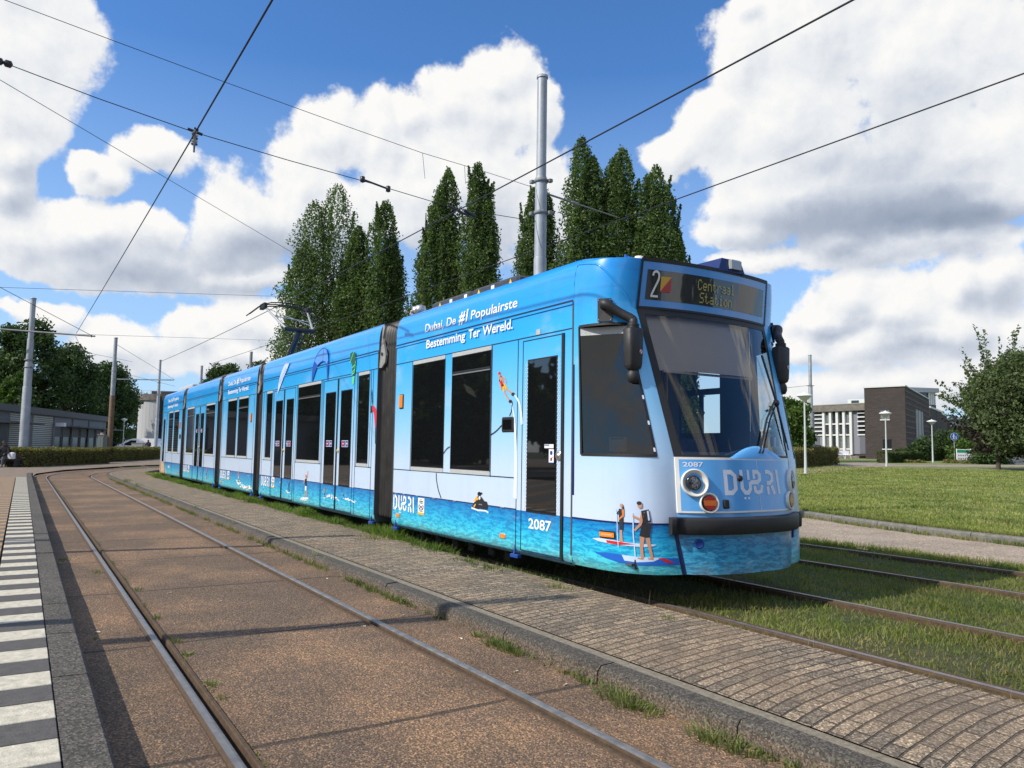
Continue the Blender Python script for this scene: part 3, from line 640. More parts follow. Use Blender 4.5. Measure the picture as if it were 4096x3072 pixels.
def window(par, x0, x1, z0=1.065, z1=2.372, hop=False, strips=True):
    mb = MB(); mb.bbox((x0, z0, -.006), (x1, z1, .004), .002, 0, Matrix(((1, 0, 0, 0), (0, 0, -1, Ys), (0, 1, 0, 0), (0, 0, 0, 1))))
    mb.box((x0-.012, Ys-.003, z0-.012), (x1+.012, Ys-.0005, z1+.012), 1)
    if strips:
        mb.box((x0-.005, Ys-.005, z1+.006), (x1+.005, Ys-.001, z1+.052), 2); mb.box((x0-.005, Ys-.005, z0-.052), (x1+.005, Ys-.001, z0-.006), 2)
    if hop: mb.box((x0+.01, Ys-.010, 2.158), (x1-.01, Ys-.004, 2.172), 3); mb.box((x0+.01, Ys-.008, 2.178), (x1-.01, Ys-.004, 2.198), 1)
    return mb.build('window', [GLASS, RUB, STRIPM, ALU], par)
SIGNB = mat('blue door sign', (.01, .06, .28), .4); REDS = mat('red sign', (.6, .02, .02), .4); CREAM = mat('yellowed push button', (.55, .45, .22), .4)
def sign_door(mb, cx, cz, flip, w_=.14, h_=.05, mw=0, mbl=1, mr=2):
    put = lambda x, z: (x, Ys-.0095, z)
    poly2(mb, [(cx-w_, cz-h_), (cx+w_, cz-h_), (cx+w_, cz+h_), (cx-w_, cz+h_)], lambda x, z: (x, Ys-.008, z), mw)
    poly2(mb, [(cx-w_+.006, cz-h_+.006), (cx+w_-.006, cz-h_+.006), (cx+w_-.006, cz+h_-.006), (cx-w_+.006, cz+h_-.006)], lambda x, z: (x, Ys-.0088, z), mbl)
    s = -1 if flip else 1
    disc2(mb, (cx-s*w_*.5, cz), .045, .036, put, mr); p2 = lambda x, z: (x, Ys-.0102, z)
    stroke(mb, [(cx-s*w_*.5-.025, cz), (cx-s*w_*.5+.025, cz)], .011, p2, mw)
    stroke(mb, [(cx+s*.02, cz+.018), (cx+s*.03, cz-.008), (cx+s*.02, cz-.036)], .014, put, mw); disc2(mb, (cx+s*.022, cz+.028), .009, .009, put, mw); stroke(mb, [(cx+s*.03, cz-.008), (cx+s*.045, cz-.036)], .01, put, mw)
    stroke(mb, [(cx+s*.06, cz), (cx+s*.115, cz)], .01, put, mw); stroke(mb, [(cx+s*.09, cz+.022), (cx+s*.118, cz), (cx+s*.09, cz-.022)], .01, put, mw)
def double_door(par, x0, x1, g1, g2, mid, btn_z=1.23, signs=None, flip=True):
    for k, (a, b, ga, gb) in enumerate(((x0, mid, *g1), (mid, x1, *g2))):
        mb = MB()
        for s_ in ((a, a+.008), (b-.008, b)): mb.box((s_[0], Ys-.0045, .30), (s_[1], Ys+.001, 2.40), 1)
        mb.box((a, Ys-.0045, 2.392), (b, Ys+.001, 2.40), 1); mb.box((a, Ys-.0045, .298), (b, Ys+.001, .308), 1)
        mb.box((ga-.012, Ys-.004, .68), (gb+.012, Ys-.001, 2.195), 3); mb.bbox((ga, .69, -.006), (gb, 2.183, .006), .002, 2, Matrix(((1, 0, 0, 0), (0, 0, -1, Ys), (0, 1, 0, 0), (0, 0, 0, 1))))
        if k == 0:
            mb.box((b-.022, Ys-.012, .30), (b+.022, Ys-.001, 2.39), 3)
        if signs:
            cx = signs[k]; sign_door(mb, cx[0], cx[1], flip, (cx[2] if len(cx) > 2 else .14), .05, 4, 5, 6)
        if k == 1:
            mb.lathe([(.0, .02), (.025, .018), (.03, 0)], (a+.07, Ys-.001, btn_z), n=16, mi=7, M=Matrix.Rotation(PI/2, 3, 'X'))
        mb.build('door_leaf', [WRAP, SEAM, GLASS, RUB, WHITEL, SIGNB, REDS, CREAM], par)
def marker(par, x0, x1, z0, z1, horiz=False):
    mb = MB(); Mx = Matrix(((1, 0, 0, 0), (0, 0, -1, Ys), (0, 1, 0, 0), (0, 0, 0, 1)))
    mb.bbox((x0-.012, z0-.012, 0), (x1+.012, z1+.012, .012), .006, 1, Mx); mb.bbox((x0, z0, .01), (x1, z1, .022), .006, 0, Mx)
    return mb.build('marker_lamp', [ORANGE, RUB], par)
def reflector(par, x, z):
    mb = MB(); Mx = Matrix(((1, 0, 0, 0), (0, 0, -1, Ys), (0, 1, 0, 0), (0, 0, 0, 1)))
    mb.bbox((x-.052, z-.024, 0), (x+.052, z+.024, .012), .005, 0, Mx); mb.box((x-.003, Ys-.0135, z-.02), (x+.003, Ys-.011, z+.02), 1)
    return mb.build('reflector', [ORANGE, CREAM], par)
# ---- logo, lettering and printed figures
LOGO = [([(.10, 0), (.10, 1)], .20), ([(.10, .91), (.34, .91), (.50, .76), (.50, .24), (.34, .09), (.10, .09)], .20),
  ([(.80, 1), (.80, .26), (.93, .09), (1.08, .09), (1.20, .24), (1.20, .44), (1.30, .50), (1.58, .50), (1.72, .62), (1.72, .80), (1.60, .92), (1.44, .92)], .19), ([(1.14, 1), (1.14, .60)], .15), ([(1.42, 1), (1.42, .64)], .15),
  ([(1.42, .36), (1.44, .14), (1.56, .08), (1.74, .14), (1.80, .38)], .17),
  ([(2.02, .92), (2.20, .92), (2.38, .80), (2.38, .58), (2.24, .46), (2.06, .46)], .18), ([(2.10, .32), (2.12, 0)], .17), ([(2.32, .36), (2.46, 0)], .19), ([(2.68, 1), (2.76, 0)], .19)]
def logo(mb, x0, z0, wd, ht, put, mi=0):
    for pts, w_ in LOGO: stroke(mb, [(x0+a/2.83*wd, z0+b*ht) for a, b in pts], w_*min(wd/2.83, ht*.9), put, mi)
    for dx in (.9, 1.08): disc2(mb, (x0+dx/2.83*wd, z0-.13*ht), .045*wd/2.83*1.3, .05*ht, put, mi, 10)
YELL = mat('yellow print', (.8, .42, .03), .5); DKP = mat('dark print', (.02, .02, .025), .5)
def badge(mb, x0, x1, z0, z1, put, p2):
    poly2(mb, [(x0, z0), (x1, z0), (x1, z1), (x0, z1)], put, 0); h = z1-z0; w_ = x1-x0; cx = (x0+x1)/2
    poly2(mb, [(x0, z0), (x1, z0), (x1, z0+h*.13), (x0, z0+h*.13)], p2, 1)
    for k, f in enumerate((.90, .80, .70)): stroke(mb, [(x0+w_*(.32, .2, .25)[k], z0+h*f), (x1-w_*(.32, .2, .25)[k], z0+h*f)], h*(.03, .06, .055)[k], p2, 2)
    for s in (-1, 1): stroke(mb, [(cx+s*w_*.08, z0+h*.3), (cx+s*w_*.3, z0+h*.38), (cx+s*w_*.34, z0+h*.5), (cx+s*w_*.24, z0+h*.6)], w_*.10, p2, 2)
    disc2(mb, (cx, z0+h*.47), w_*.14, h*.08, p2, 2, 10); stroke(mb, [(x0+w_*.25, z0+h*.22), (x1-w_*.25, z0+h*.22)], h*.05, p2, 2)
sp = lambda d: (lambda x, z: (x, Ys-d, z))
def lettering(par, x0, wd, small=False):
    k = wd/2.18; mb = MB(); put = lambda x, z: (x, Ys-.0045, z) if z < 2.85 else (x, Ys-.003+.0*z, z)
    b = .014
    text_on(mb, 'Dubai, De', x0, 2.770, .83*k, .105, put, b, .10); text_on(mb, '#1', x0+.90*k, 2.765, .235*k, .150, put, .03, .22); text_on(mb, 'Populairste', x0+1.19*k, 2.775, .99*k, .105, put, b, .10)
    text_on(mb, 'Bestemming', x0+.07*k, 2.555, 1.02*k, .105, sp(.0155), b, .06); text_on(mb, 'Ter', x0+1.17*k, 2.555, .26*k, .105, sp(.0155), b, .06); text_on(mb, 'Wereld.', x0+1.49*k, 2.555, .62*k, .105, sp(.0155), b, .06)
    mb.build('slogan_lettering', WHITEL, par)
def logo_badge(par, x0, x1, b0, b1, z0=.465, z1=.672):
    mb = MB(); logo(mb, x0, z0+.01, x1-x0, z1-z0-.01, sp(.0042)); mb.build('logo_lettering', WHITEL, par)
    mb = MB(); badge(mb, b0, b1, .468, .675, sp(.0042), sp(.0052)); mb.build('award_badge', [WHITEL, YELL, DKP], par)
# section A
A = body['A']; gaps(A, [(-3.222, .7, 2.43), (-.141, .30, 2.43), (-2.69, 1.0, 2.42), (-.66, 1.0, 2.42)], [(-3.222, -.141, 1.01), (-3.222, -.141, .695)])
window(A, -2.66, -1.77); window(A, -1.575, -.685, hop=True); lettering(A, -2.345, 2.18)
logo_badge(A, -3.19, -2.53, -2.42, -2.24)
for x, z in ((-3.03, .405), (-.386, .403)): reflector(A, x, z)
marker(A, -3.055, -2.955, 1.83, 2.0)
mb = MB(); Mx = Matrix(((1, 0, 0, 0), (0, 0, -1, Ys), (0, 1, 0, 0), (0, 0, 0, 1)))
mb.bbox((-.435, 1.475, 0), (-.195, 1.635, .012), .01, 0, Mx); mb.bbox((-.41, 1.495, .008), (-.22, 1.615, .014), .008, 1, Mx); mb.build('side_display', [RUB, GLASS], A)
mb = MB(); mb.box((-.05, Ys-.004, .30), (-.042, Ys, 2.4), 1); mb.box((-.05, Ys-.004, 2.392), (.64, Ys, 2.4), 1); mb.box((-.05, Ys-.004, .298), (.64, Ys, .308), 1); mb.box((.632, Ys-.014, .29), (.668, Ys, 2.40), 3)
mb.box((.043, Ys-.003, .682), (.556, Ys, 2.2), 3); mb.bbox((.055, .695, -.006), (.544, 2.188, .006), .002, 2, Mx)
for sx0 in (.565, .012):
    for r_ in range(78):
        for c_ in range(3):
            if (r_+c_) % 2: continue
            mb.add([], []); disc2(mb, (sx0+c_*.016, .72+r_*.0188), .0068-.001*c_, .0082, sp(.004), 4, 6)
mb.lathe([(0, .02), (.02, .02), (.022, .012), (.03, .012), (.045, .010), (.052, 0)], (.592, Ys-.001, 1.245), n=20, mi=5, M=Matrix.Rotation(PI/2, 3, 'X'))
text_on(mb, '2087', .095, .530, .385, .10, sp(.0042), .02, 0, 6)
for (a, b_, c_, d_, mi) in ((.36, .51, 1.315, 1.352, 6), (.435, .515, 1.178, 1.305, 6)): mb.box((a, Ys-.0075, c_), (b_, Ys-.006, d_), mi)
mb.box((.365, Ys-.008, 1.338), (.44, Ys-.0074, 1.348), 7); disc2(mb, (.475, 1.27), .022, .022, sp(.0081), 7); stroke(mb, [(.45, 1.19), (.505, 1.235)], .006, sp(.0081), 8); disc2(mb, (.475, 1.21), .015, .017, sp(.0079), 9)
mb.box((.435, Ys-.0078, 1.172), (.515, Ys-.0062, 1.180), 7); mb.build('door', [WRAP, SEAM, GLASS, RUB, DOTF, ALU, WHITEL, SIGNB, REDS, DKP], A)
mb = MB(); mb.box((.19, Ys-.006, 2.435), (.265, Ys-.001, 2.487)); mb.build('grey_sticker', STRIPM, A)
mb = MB()
for x in (-3.1, -2.85, -2.45, -1.98, -1.45, -.85, -.4): mb.bbox((x-.035, Ys-.010, .688), (x+.035, Ys, .700), .002)
mb.build('skirt_hinge', ALU, A)
# printed pictures on section A: flyboarder with hose and jets, diver
SKIN = mat('printed skin', (.55, .27, .16), .5); FOAMP = mat('printed spray', (.66, .76, .90), .5)
def fbm_poly(pts, k=3): return pts
mb = MB(); p1, p2, p3 = sp(.0040), sp(.0046), sp(.0052)
def curve(pts, n=6):
    out = []
    for i in range(len(pts)-1):
        a = pts[max(0, i-1)]; b = pts[i]; c = pts[i+1]; d = pts[min(len(pts)-1, i+2)]
        for k in range(n):
            t_ = k/n; out.append(tuple(.5*((2*b[j])+(-a[j]+c[j])*t_+(2*a[j]-5*b[j]+4*c[j]-d[j])*t_*t_+(-a[j]+3*b[j]-3*c[j]+d[j])*t_**3) for j in (0, 1)))
    return out+[pts[-1]]
stroke(mb, curve([(-.205, 1.865), (-.10, 1.76), (-.045, 1.55)]), [.01+.0035*i for i in range(13)], p1, 1)
stroke(mb, curve([(-.26, 1.78), (-.19, 1.6), (-.155, 1.2), (-.16, .8)]), [.008+.0035*i for i in range(19)], p1, 1)
stroke(mb, curve([(-.24, 1.79), (-.25, 1.7), (-.288, 1.645)]), .012, p2, 0)
stroke(mb, curve([(-.44, 1.55), (-.55, 1.49), (-.665, 1.45)]), .014, p2, 0); stroke(mb, curve([(-1.60, 1.318), (-1.68, 1.29), (-1.76, 1.235)]), .014, p2, 0)
stroke(mb, curve([(-1.935, 1.0), (-1.925, .92), (-1.87, .80), (-1.79, .705)]), .015, p2, 0)
disc2(mb, (-.50, 2.09), .024, .030, p3, 2); disc2(mb, (-.502, 2.105), .024, .018, sp(.0056), 3)
stroke(mb, [(-.485, 2.06), (-.43, 1.975)], [.075, .055], p2, 2); stroke(mb, [(-.47, 2.02), (-.43, 1.96)], [.045, .045], p3, 3)
stroke(mb, [(-.46, 2.07), (-.39, 2.04), (-.355, 1.995)], .017, p2, 2); stroke(mb, [(-.50, 2.04), (-.475, 1.97), (-.45, 1.93)], .017, p2, 2)
stroke(mb, [(-.43, 1.98), (-.40, 1.90)], .034, p3, 4); stroke(mb, [(-.41, 1.985), (-.355, 1.93)], .034, p3, 4)
stroke(mb, [(-.40, 1.90), (-.35, 1.85), (-.29, 1.80)], .020, p2, 2); stroke(mb, [(-.355, 1.93), (-.29, 1.90), (-.235, 1.875)], .020, p2, 2)
for c_ in ((-.275, 1.795), (-.225, 1.868)): disc2(mb, c_, .034, .018, p3, 0, 8)
mb.build('printed_flyboarder', [DKP, FOAMP, SKIN, REDS, YELL], A)
mb = MB(); poly2(mb, [(-1.04, .655), (-.99, .71), (-.965, .76), (-.90, .785), (-.83, .775), (-.77, .735), (-.72, .735), (-.695, .70), (-.70, .655), (-.78, .64), (-.85, .655), (-.93, .64)], p2, 0)
disc2(mb, (-.885, .805), .038, .026, p2, 0); stroke(mb, [(-.885, .815), (-.82, .815)], .02, p2, 0); stroke(mb, [(-.985, .72), (-.93, .765), (-.91, .74)], .026, p3, 1); stroke(mb, [(-1.0, .655), (-.96, .69)], .02, p3, 1); disc2(mb, (-.875, .765), .02, .02, p3, 2)
stroke(mb, [(-1.05, .645), (-.9, .628), (-.75, .635), (-.68, .62)], .018, p2, 3); mb.build('printed_diver', [DKP, YELL, WHITEL, FOAMP], A)
# section B
B = body['B']
gaps(B, [(-10.03, .7, 2.43), (-9.845, 1.0, 2.43), (-9.31, .3, 2.43), (-7.70, .3, 2.43), (-7.645, 1.0, 2.43), (-6.29, 1.0, 2.43), (-6.235, .3, 2.43), (-4.66, .3, 2.43), (-4.63, 1.0, 2.43), (-4.10, 1.0, 2.43), (-4.02, .3, 2.43)], [(-9.97, -9.31, 1.01), (-7.70, -6.235, 1.01), (-4.66, -4.02, 1.01), (-10.15, -9.3, .69), (-7.7, -6.235, .69), (-4.66, -3.87, .69)])
window(B, -9.785, -9.385); window(B, -7.61, -6.355, hop=True); window(B, -4.59, -4.17)
double_door(B, -9.25, -7.80, (-9.085, -8.62), (-8.345, -7.90), -8.51, 1.222, [(-8.868, 1.347), (-8.126, 1.346)], True)
double_door(B, -6.19, -4.76, (-6.068, -5.598), (-5.335, -4.865), -5.48, 1.237, [(-5.84, 1.35), (-5.10, 1.349)], False)
logo_badge(B, -9.99, -9.34, -9.20, -8.99)
KW = mat('printed white kite', (.50, .62, .85), .5); KB = mat('printed dark blue kite', (.01, .07, .40), .5); KG = mat('printed green kite', (.02, .10, .06), .5); KL = mat('printed lime', (.12, .60, .22), .5); KR = mat('printed red kite', (.62, .03, .06), .5)
mb = MB(); q1, q2 = sp(.0145), sp(.0155)
poly2(mb, curve([(-8.99, 2.33), (-8.93, 2.55), (-8.78, 2.74), (-8.52, 2.91), (-8.40, 2.92)], 4)+[(-8.25, 2.89), (-8.40, 2.77), (-8.62, 2.62), (-8.82, 2.46)], q1, 0)
for k in range(9): f_ = k/9; stroke(mb, [(-8.90+.45*f_, 2.56+.26*f_+.03), (-8.80+.46*f_, 2.52+.26*f_)], .012, q2, 1)
mb.build('printed_kite', [KW, KB], B)
mb = MB()
ob = curve([(-6.83, 2.44), (-6.79, 2.70), (-6.58, 2.90), (-6.25, 2.975), (-6.05, 2.88), (-5.98, 2.65), (-6.01, 2.40)], 5); ib = curve([(-6.015, 2.41), (-6.06, 2.63), (-6.14, 2.72), (-6.28, 2.75), (-6.45, 2.73), (-6.60, 2.66), (-6.80, 2.45)], 5)
n = min(len(ob), len(ib)); ib = ib[::-1]
for i in range(n-1): mb.add([q1(*ob[i]), q1(*ib[i]), q1(*ib[i+1]), q1(*ob[i+1])], [(0, 1, 2, 3)], 1 if (i < 7 or i > n-9) else 2)
stroke(mb, ob, .016, q2, 1); stroke(mb, ib, .016, q2, 1); stroke(mb, [(-6.25, 2.96), (-6.28, 2.75)], .014, q2, 1); mb.build('printed_kite', [KW, KB, mat('printed mid blue kite', (.10, .30, .72), .5)], B)
mb = MB(); poly2(mb, [(-4.98, 2.66), (-4.97, 2.755), (-4.84, 2.775), (-4.74, 2.735), (-4.72, 2.60), (-4.755, 2.40), (-4.86, 2.42), (-4.88, 2.58)], q1, 0)
for a, b_ in (((-4.98, 2.60), (-4.90, 2.68)), ((-4.90, 2.68), (-4.82, 2.77)), ((-4.88, 2.52), (-4.74, 2.56)), ((-4.86, 2.45), (-4.75, 2.49)), ((-4.88, 2.42), (-4.76, 2.44)), ((-4.73, 2.62), (-4.75, 2.45))): stroke(mb, [a, b_], .018, q2, 1)
poly2(mb, [(-4.87, 2.385), (-4.77, 2.39), (-4.80, 2.27), (-4.87, 2.25)], sp(.006), 1); mb.build('printed_kite', [KG, KL], B)
mb = MB(); poly2(mb, [(-4.07, 1.88), (-3.99, 1.905), (-3.90, 1.86), (-3.858, 1.78), (-3.875, 1.45), (-3.91, 1.62), (-3.955, 1.78)], sp(.0048), 0); disc2(mb, (-4.06, 1.85), .035, .055, sp(.0054), 1); stroke(mb, [(-3.885, 1.58), (-3.875, 1.35)], .022, sp(.0056), 1); mb.build('printed_kite', [KR, DKP], B)
def surfer(par, x, z, h, skin=0, lean=.05, name='printed_surfer', board=True, mats=None):
    mb = MB(); k = h
    disc2(mb, (x, z+k*.93), k*.075*1.4, k*.075, p3, 1 if skin == 2 else 0, 10)
    stroke(mb, [(x, z+.82*k), (x+lean*k, z+.5*k)], [.24*k, .17*k], p2, 1); stroke(mb, [(x+lean*k, z+.52*k), (x+lean*k, z+.33*k)], .19*k, p3, 2)
    stroke(mb, [(x, z+.35*k), (x+.05*k, z+.2*k), (x+.02*k, z+.02*k)], .08*k, p2, 0); stroke(mb, [(x+lean*k*2, z+.35*k), (x+.25*k, z+.2*k), (x+.2*k, z+.02*k)], .08*k, p2, 0)
    stroke(mb, [(x+.06*k, z+.8*k), (x+.22*k, z+.95*k), (x+.25*k, z+1.15*k)], .06*k, p2, 0); stroke(mb, [(x-.06*k, z+.78*k), (x-.28*k, z+.62*k)], .06*k, p2, 0)
    if board: stroke(mb, [(x-.25*k, z), (x+.45*k, z+.03*k)], .07*k, p3, 3)
    return mb.build(name, mats or [SKIN, DKP, WHITEL, WHITEL], par)
surfer(B, -7.0, .385, .42); surfer(B, -8.0, .43, .19, mats=[DKP, DKP, DKP, WHITEL]); surfer(B, -5.99, .455, .15, mats=[SKIN, SKIN, DKP, WHITEL]); surfer(B, -5.09, .50, .09, mats=[SKIN, DKP, DKP, WHITEL])
def foam(par, pts, w_):
    mb = MB()
    for i in range(len(pts)*14):
        f_ = i/(len(pts)*14)*(len(pts)-1); a = int(f_); t_ = f_-a; x = pts[a][0]*(1-t_)+pts[a+1][0]*t_+rr.gauss(0, w_*.6); z = pts[a][1]*(1-t_)+pts[a+1][1]*t_+rr.gauss(0, w_*.3)
        disc2(mb, (x, z), rr.uniform(.3, 1)*w_*.8, rr.uniform(.2, .8)*w_*.35, sp(.0036+.00002*i), 0, 7)
    mb.build('printed_spray', WHITEL, par)
foam(B, [(-5.86, .485), (-5.6, .50), (-5.3, .475)], .045); foam(B, [(-5.02, .51), (-4.85, .495), (-4.55, .475)], .035); foam(B, [(-7.25, .36), (-6.95, .375)], .05); foam(B, [(-8.15, .46), (-8.02, .42)], .03)
# section C
C_ = body['C']; gaps(C_, [(-13.95, .7, 2.43), (-13.42, 1.0, 2.43), (-12.44, 1.0, 2.43), (-12.29, 1.0, 2.43), (-11.31, 1.0, 2.43), (-10.82, .3, 2.43)], [(-13.95, -10.82, 1.005), (-14.05, -10.66, .69)])
window(C_, -13.37, -12.48); window(C_, -12.245, -11.36, hop=True); lettering(C_, -13.47, 2.20); logo_badge(C_, -13.93, -13.27, -13.14, -12.92); marker(C_, -11.09, -11.0, 1.83, 2.0)
for x in (-13.75, -11.04): reflector(C_, x, .388)
surfer(C_, -12.0, .46, .24, mats=[SKIN, ORANGE, WHITEL, DKP]); foam(C_, [(-12.15, .47), (-11.8, .42), (-11.2, .37), (-10.75, .38)], .085)
# section D
D_ = body['D']; gaps(D_, [(-19.14, .7, 2.43), (-17.79, .3, 2.43), (-16.10, .3, 2.43), (-14.76, .3, 2.43)], [(-19.14, -17.79, 1.01), (-16.1, -14.76, 1.01), (-19.28, -17.79, .69), (-16.1, -14.62, .69)])
window(D_, -18.945, -17.825, hop=True); window(D_, -16.055, -14.93, hop=True); double_door(D_, -17.71, -16.17, (-17.54, -17.10), (-16.80, -16.36), -16.93, 1.24, [(-17.30, 1.70, .09), (-16.58, 1.70, .09)], True)
logo_badge(D_, -19.22, -18.57, -18.45, -18.2)
surfer(D_, -16.46, .43, .16, mats=[SKIN, ORANGE, DKP, REDS]); surfer(D_, -15.66, .40, .26, mats=[SKIN, ORANGE, DKP, REDS])
# section E
E_ = body['E']; gaps(E_, [(-22.88, .3, 2.43), (-22.5, 1.0, 2.43), (-20.44, 1.0, 2.43), (-19.93, .3, 2.43), (-21.5, .3, 1.0)], [(-22.88, -19.93, 1.01), (-22.88, -19.86, .69)])
window(E_, -22.445, -21.61, hop=True); window(E_, -21.36, -20.493); lettering(E_, -22.86, 2.18); marker(E_, -20.26, -20.15, 1.83, 2.0); reflector(E_, -20.28, .39)
mb = MB(); mb.bbox((-20.22, 1.485, 0), (-19.98, 1.63, .012), .01, 0, Mx); mb.build('side_display', RUB, E_)
mb = MB(); text_on(mb, '2087', -22.2, .50, .38, .08, sp(.0042), .02); mb.build('fleet_number', WHITEL, E_)
mb = MB(); mb.box((-23.84, Ys-.004, .3), (-23.83, Ys, 2.4), 1); mb.box((-22.98, Ys-.004, .3), (-22.97, Ys, 2.4), 1); mb.box((-23.63, Ys-.006, .70), (-23.25, Ys, 2.19), 0); mb.build('door', [GLASS, SEAM], E_)
# bellows between the sections
ringp = [(-y*.965, z if z > .3 else .33) for y, z in HALF]+[(y*.965, z if z > .3 else .33) for y, z in reversed(HALF[1:-1])]
for (xa, xb) in ((-3.85, -3.235), (-10.65, -10.165), (-14.60, -14.07), (-19.84, -19.30)):
    mb = MB(); k = 7; prof = []
    for i in range(k*4+1):
        f_ = i/(k*4); x = xa+(xb-xa)*f_; s_ = 1-.055*(.5-.5*math.cos(f_*2*PI*k)); prof.append((x, s_))
    vs = [(x, y*s_, 1.7+(z-1.7)*s_) for x, s_ in prof for y, z in ringp]; n = len(ringp)
    mb.add(vs, [(i*n+j, (i+1)*n+j, (i+1)*n+(j+1) % n, i*n+(j+1) % n) for i in range(len(prof)-1) for j in range(n)], 0, True)
    b_ = mb.build('bellows', mat('black folded rubber', (.028, .027, .026), .5, var=.3, vscale=6), tram)
    mb = MB(); P = [(xa, -1.19, 2.44), (xa+.10, -1.195, 2.43), (xa+.22, -1.195, 2.50), (xa+.24, -1.195, 2.60), (xa+.16, -1.19, 2.74), (xa+.08, -1.18, 2.86), (xa+.08, -1.15, 3.05), (xa, -1.15, 3.06)]
    mb.prism(P, (0, .03, 0), 0); disc2(mb, (xa+.10, 2.63), .028, .028, lambda x, z: (x, -1.1985, z), 1); mb.build('joint_bracket', [GREYM, RUB], b_)
mb = MB()
for i in range(40): mb.lathe([(0, -.03), (.03, 0), (0, .03)], (-3.62+rr.gauss(0, .07), -.75+rr.gauss(0, .05), 3.2+rr.gauss(0, .05)), n=6)
for dx in (-.06, .05): mb.lathe([(0, -.02), (.06, 0), (.085, .07), (.07, .13), (0, .15)], (-3.5+dx, -.75, 3.2), n=14)
mb.build('roof_cable_duct', ALU, tram)
# roof equipment
DKG = mat('dark roof cover', (.05, .052, .055), .45, var=.2, vscale=10)
mb = MB()
for a, b_ in ((-2.55, -1.5), (-1.48, -.45)):
    mb.bbox((a, -1.02, 3.10), (b_, -.55, 3.20), .03, 0)
for x, mi in ((-2.3, 1), (-2.0, 2), (-1.62, 2), (-1.3, 1), (-.98, 2), (-.6, 1)):
    if mi == 2: mb.box((x-.035, -1.023, 3.125), (x+.035, -1.019, 3.165), 2)
    else: mb.add([(x-.03, -1.0225, 3.125), (x+.03, -1.0225, 3.125), (x, -1.0225, 3.175)], [(0, 1, 2)], 1)
mb.build('roof_cover', [DKG, mat('yellow warning triangle', (.8, .5, .05), .5), WHITEL], tram)
mb = MB(); mb.bbox((-22.6, -.9, 3.1), (-20.2, -.3, 3.28), .03); mb.build('roof_cover', mat('pale roof unit', (.45, .45, .43), .6), tram)
mb = MB(); mb.bbox((-18.2, -.7, 3.1), (-15.5, .7, 3.30), .03); mb.build('roof_cover', DKG, tram)
# pantograph
pg = MB(); bx = -12.9
pg.bbox((bx-.5, -.55, 3.12), (bx+.35, .55, 3.22), .02, 0); pg.build('pantograph_base', DKG, tram)
pg = MB(); pg.box((-.075, -.06, 0), (.075, .06, .001), 0)
pg = MB(); pg.tube([(-12.95, 0, 3.2), (-11.72, 0, 4.05)], [.085, .065], 10, 0); pg.tube([(-12.8, .1, 3.22), (-11.66, .1, 3.95)], .02, 8, 0); pg.tube([(-11.75, -.36, 4.08), (-11.7, .36, 4.08)], .05, 10, 0); la = pg.build('pantograph_arm', mat('black arm paint', (.02, .02, .022), .4), tram)
pg = MB(); pg.tube([(-11.73, -.33, 4.10), (-13.0, -.55, 4.80)], [.032, .022], 8, 0); pg.tube([(-11.73, .33, 4.10), (-13.0, .55, 4.80)], [.032, .022], 8, 0); pg.tube([(-12.4, -.44, 4.47), (-12.2, .42, 4.37)], .014, 6, 0); pg.tube([(-12.9, -.5, 4.73), (-12.0, .36, 4.25)], .008, 6, 0)
pg.build('pantograph_upper_arm', mat('galvanised tube', (.42, .44, .46), .4, metal=.5), tram)
pg = MB()
for dx in (-.16, .0, .16):
    arc = [(-13.0+dx, y, 4.90-.10*(abs(y)/.62)**3 if abs(y) < .62 else 4.80-.9*(abs(y)-.62)) for y in [-.92, -.86, -.78, -.7, -.62, -.4, -.2, 0, .2, .4, .62, .7, .78, .86, .92]]
    if dx == 0: arc = [(x, y, z-.07) for x, y, z in arc if abs(y) < .65]
    pg.tube(arc, .016, 6, 0)
for y in (-.55, .55): pg.bbox((-13.2, y-.05, 4.72), (-12.8, y+.05, 4.86), .02, 0)
pg.build('contact_strip_head', RUB, tram)
# bogies and underframe
for cx in (-1.7, -12.3, -21.8):
    mb = MB(); mb.bbox((cx-1.15, -.95, .30), (cx+1.15, .95, .2), .01, 0)
    for dx in (-.85, .85):
        for y in (-.75, .75): mb.lathe([(0, -.05), (.26, -.05), (.28, -.05), (.28, .05), (0, .06)], (cx+dx, y, .285), n=24, M=Matrix.Rotation(PI/2, 3, 'X'))
        mb.tube([(cx+dx, -.7, .285), (cx+dx, .7, .285)], .06, 8)
    for dx in (-1.05, -.6, -.15, .25, .7, 1.05): mb.bbox((cx+dx-.06, -.98, .10+.03*rr.random()), (cx+dx+.06, -.88, .3), .01); mb.tube([(cx+dx, -.99, .2), (cx+dx+.12, -.99, .16)], .02, 6)
    mb.build('bogie', UNDER, tram)
mb = MB()
for x in (-3.1, -.15, -3.95, -10.0, -10.75, -13.95, -14.75): mb.bbox((x-.07, -1.22, .215), (x+.07, -1.16, .25), .008); mb.tube([(x, -1.19, .34), (x, -1.215, .22)], .014, 6)
mb.build('jacking_bracket', mat('blue bracket paint', (.01, .06, .30), .4), tram)

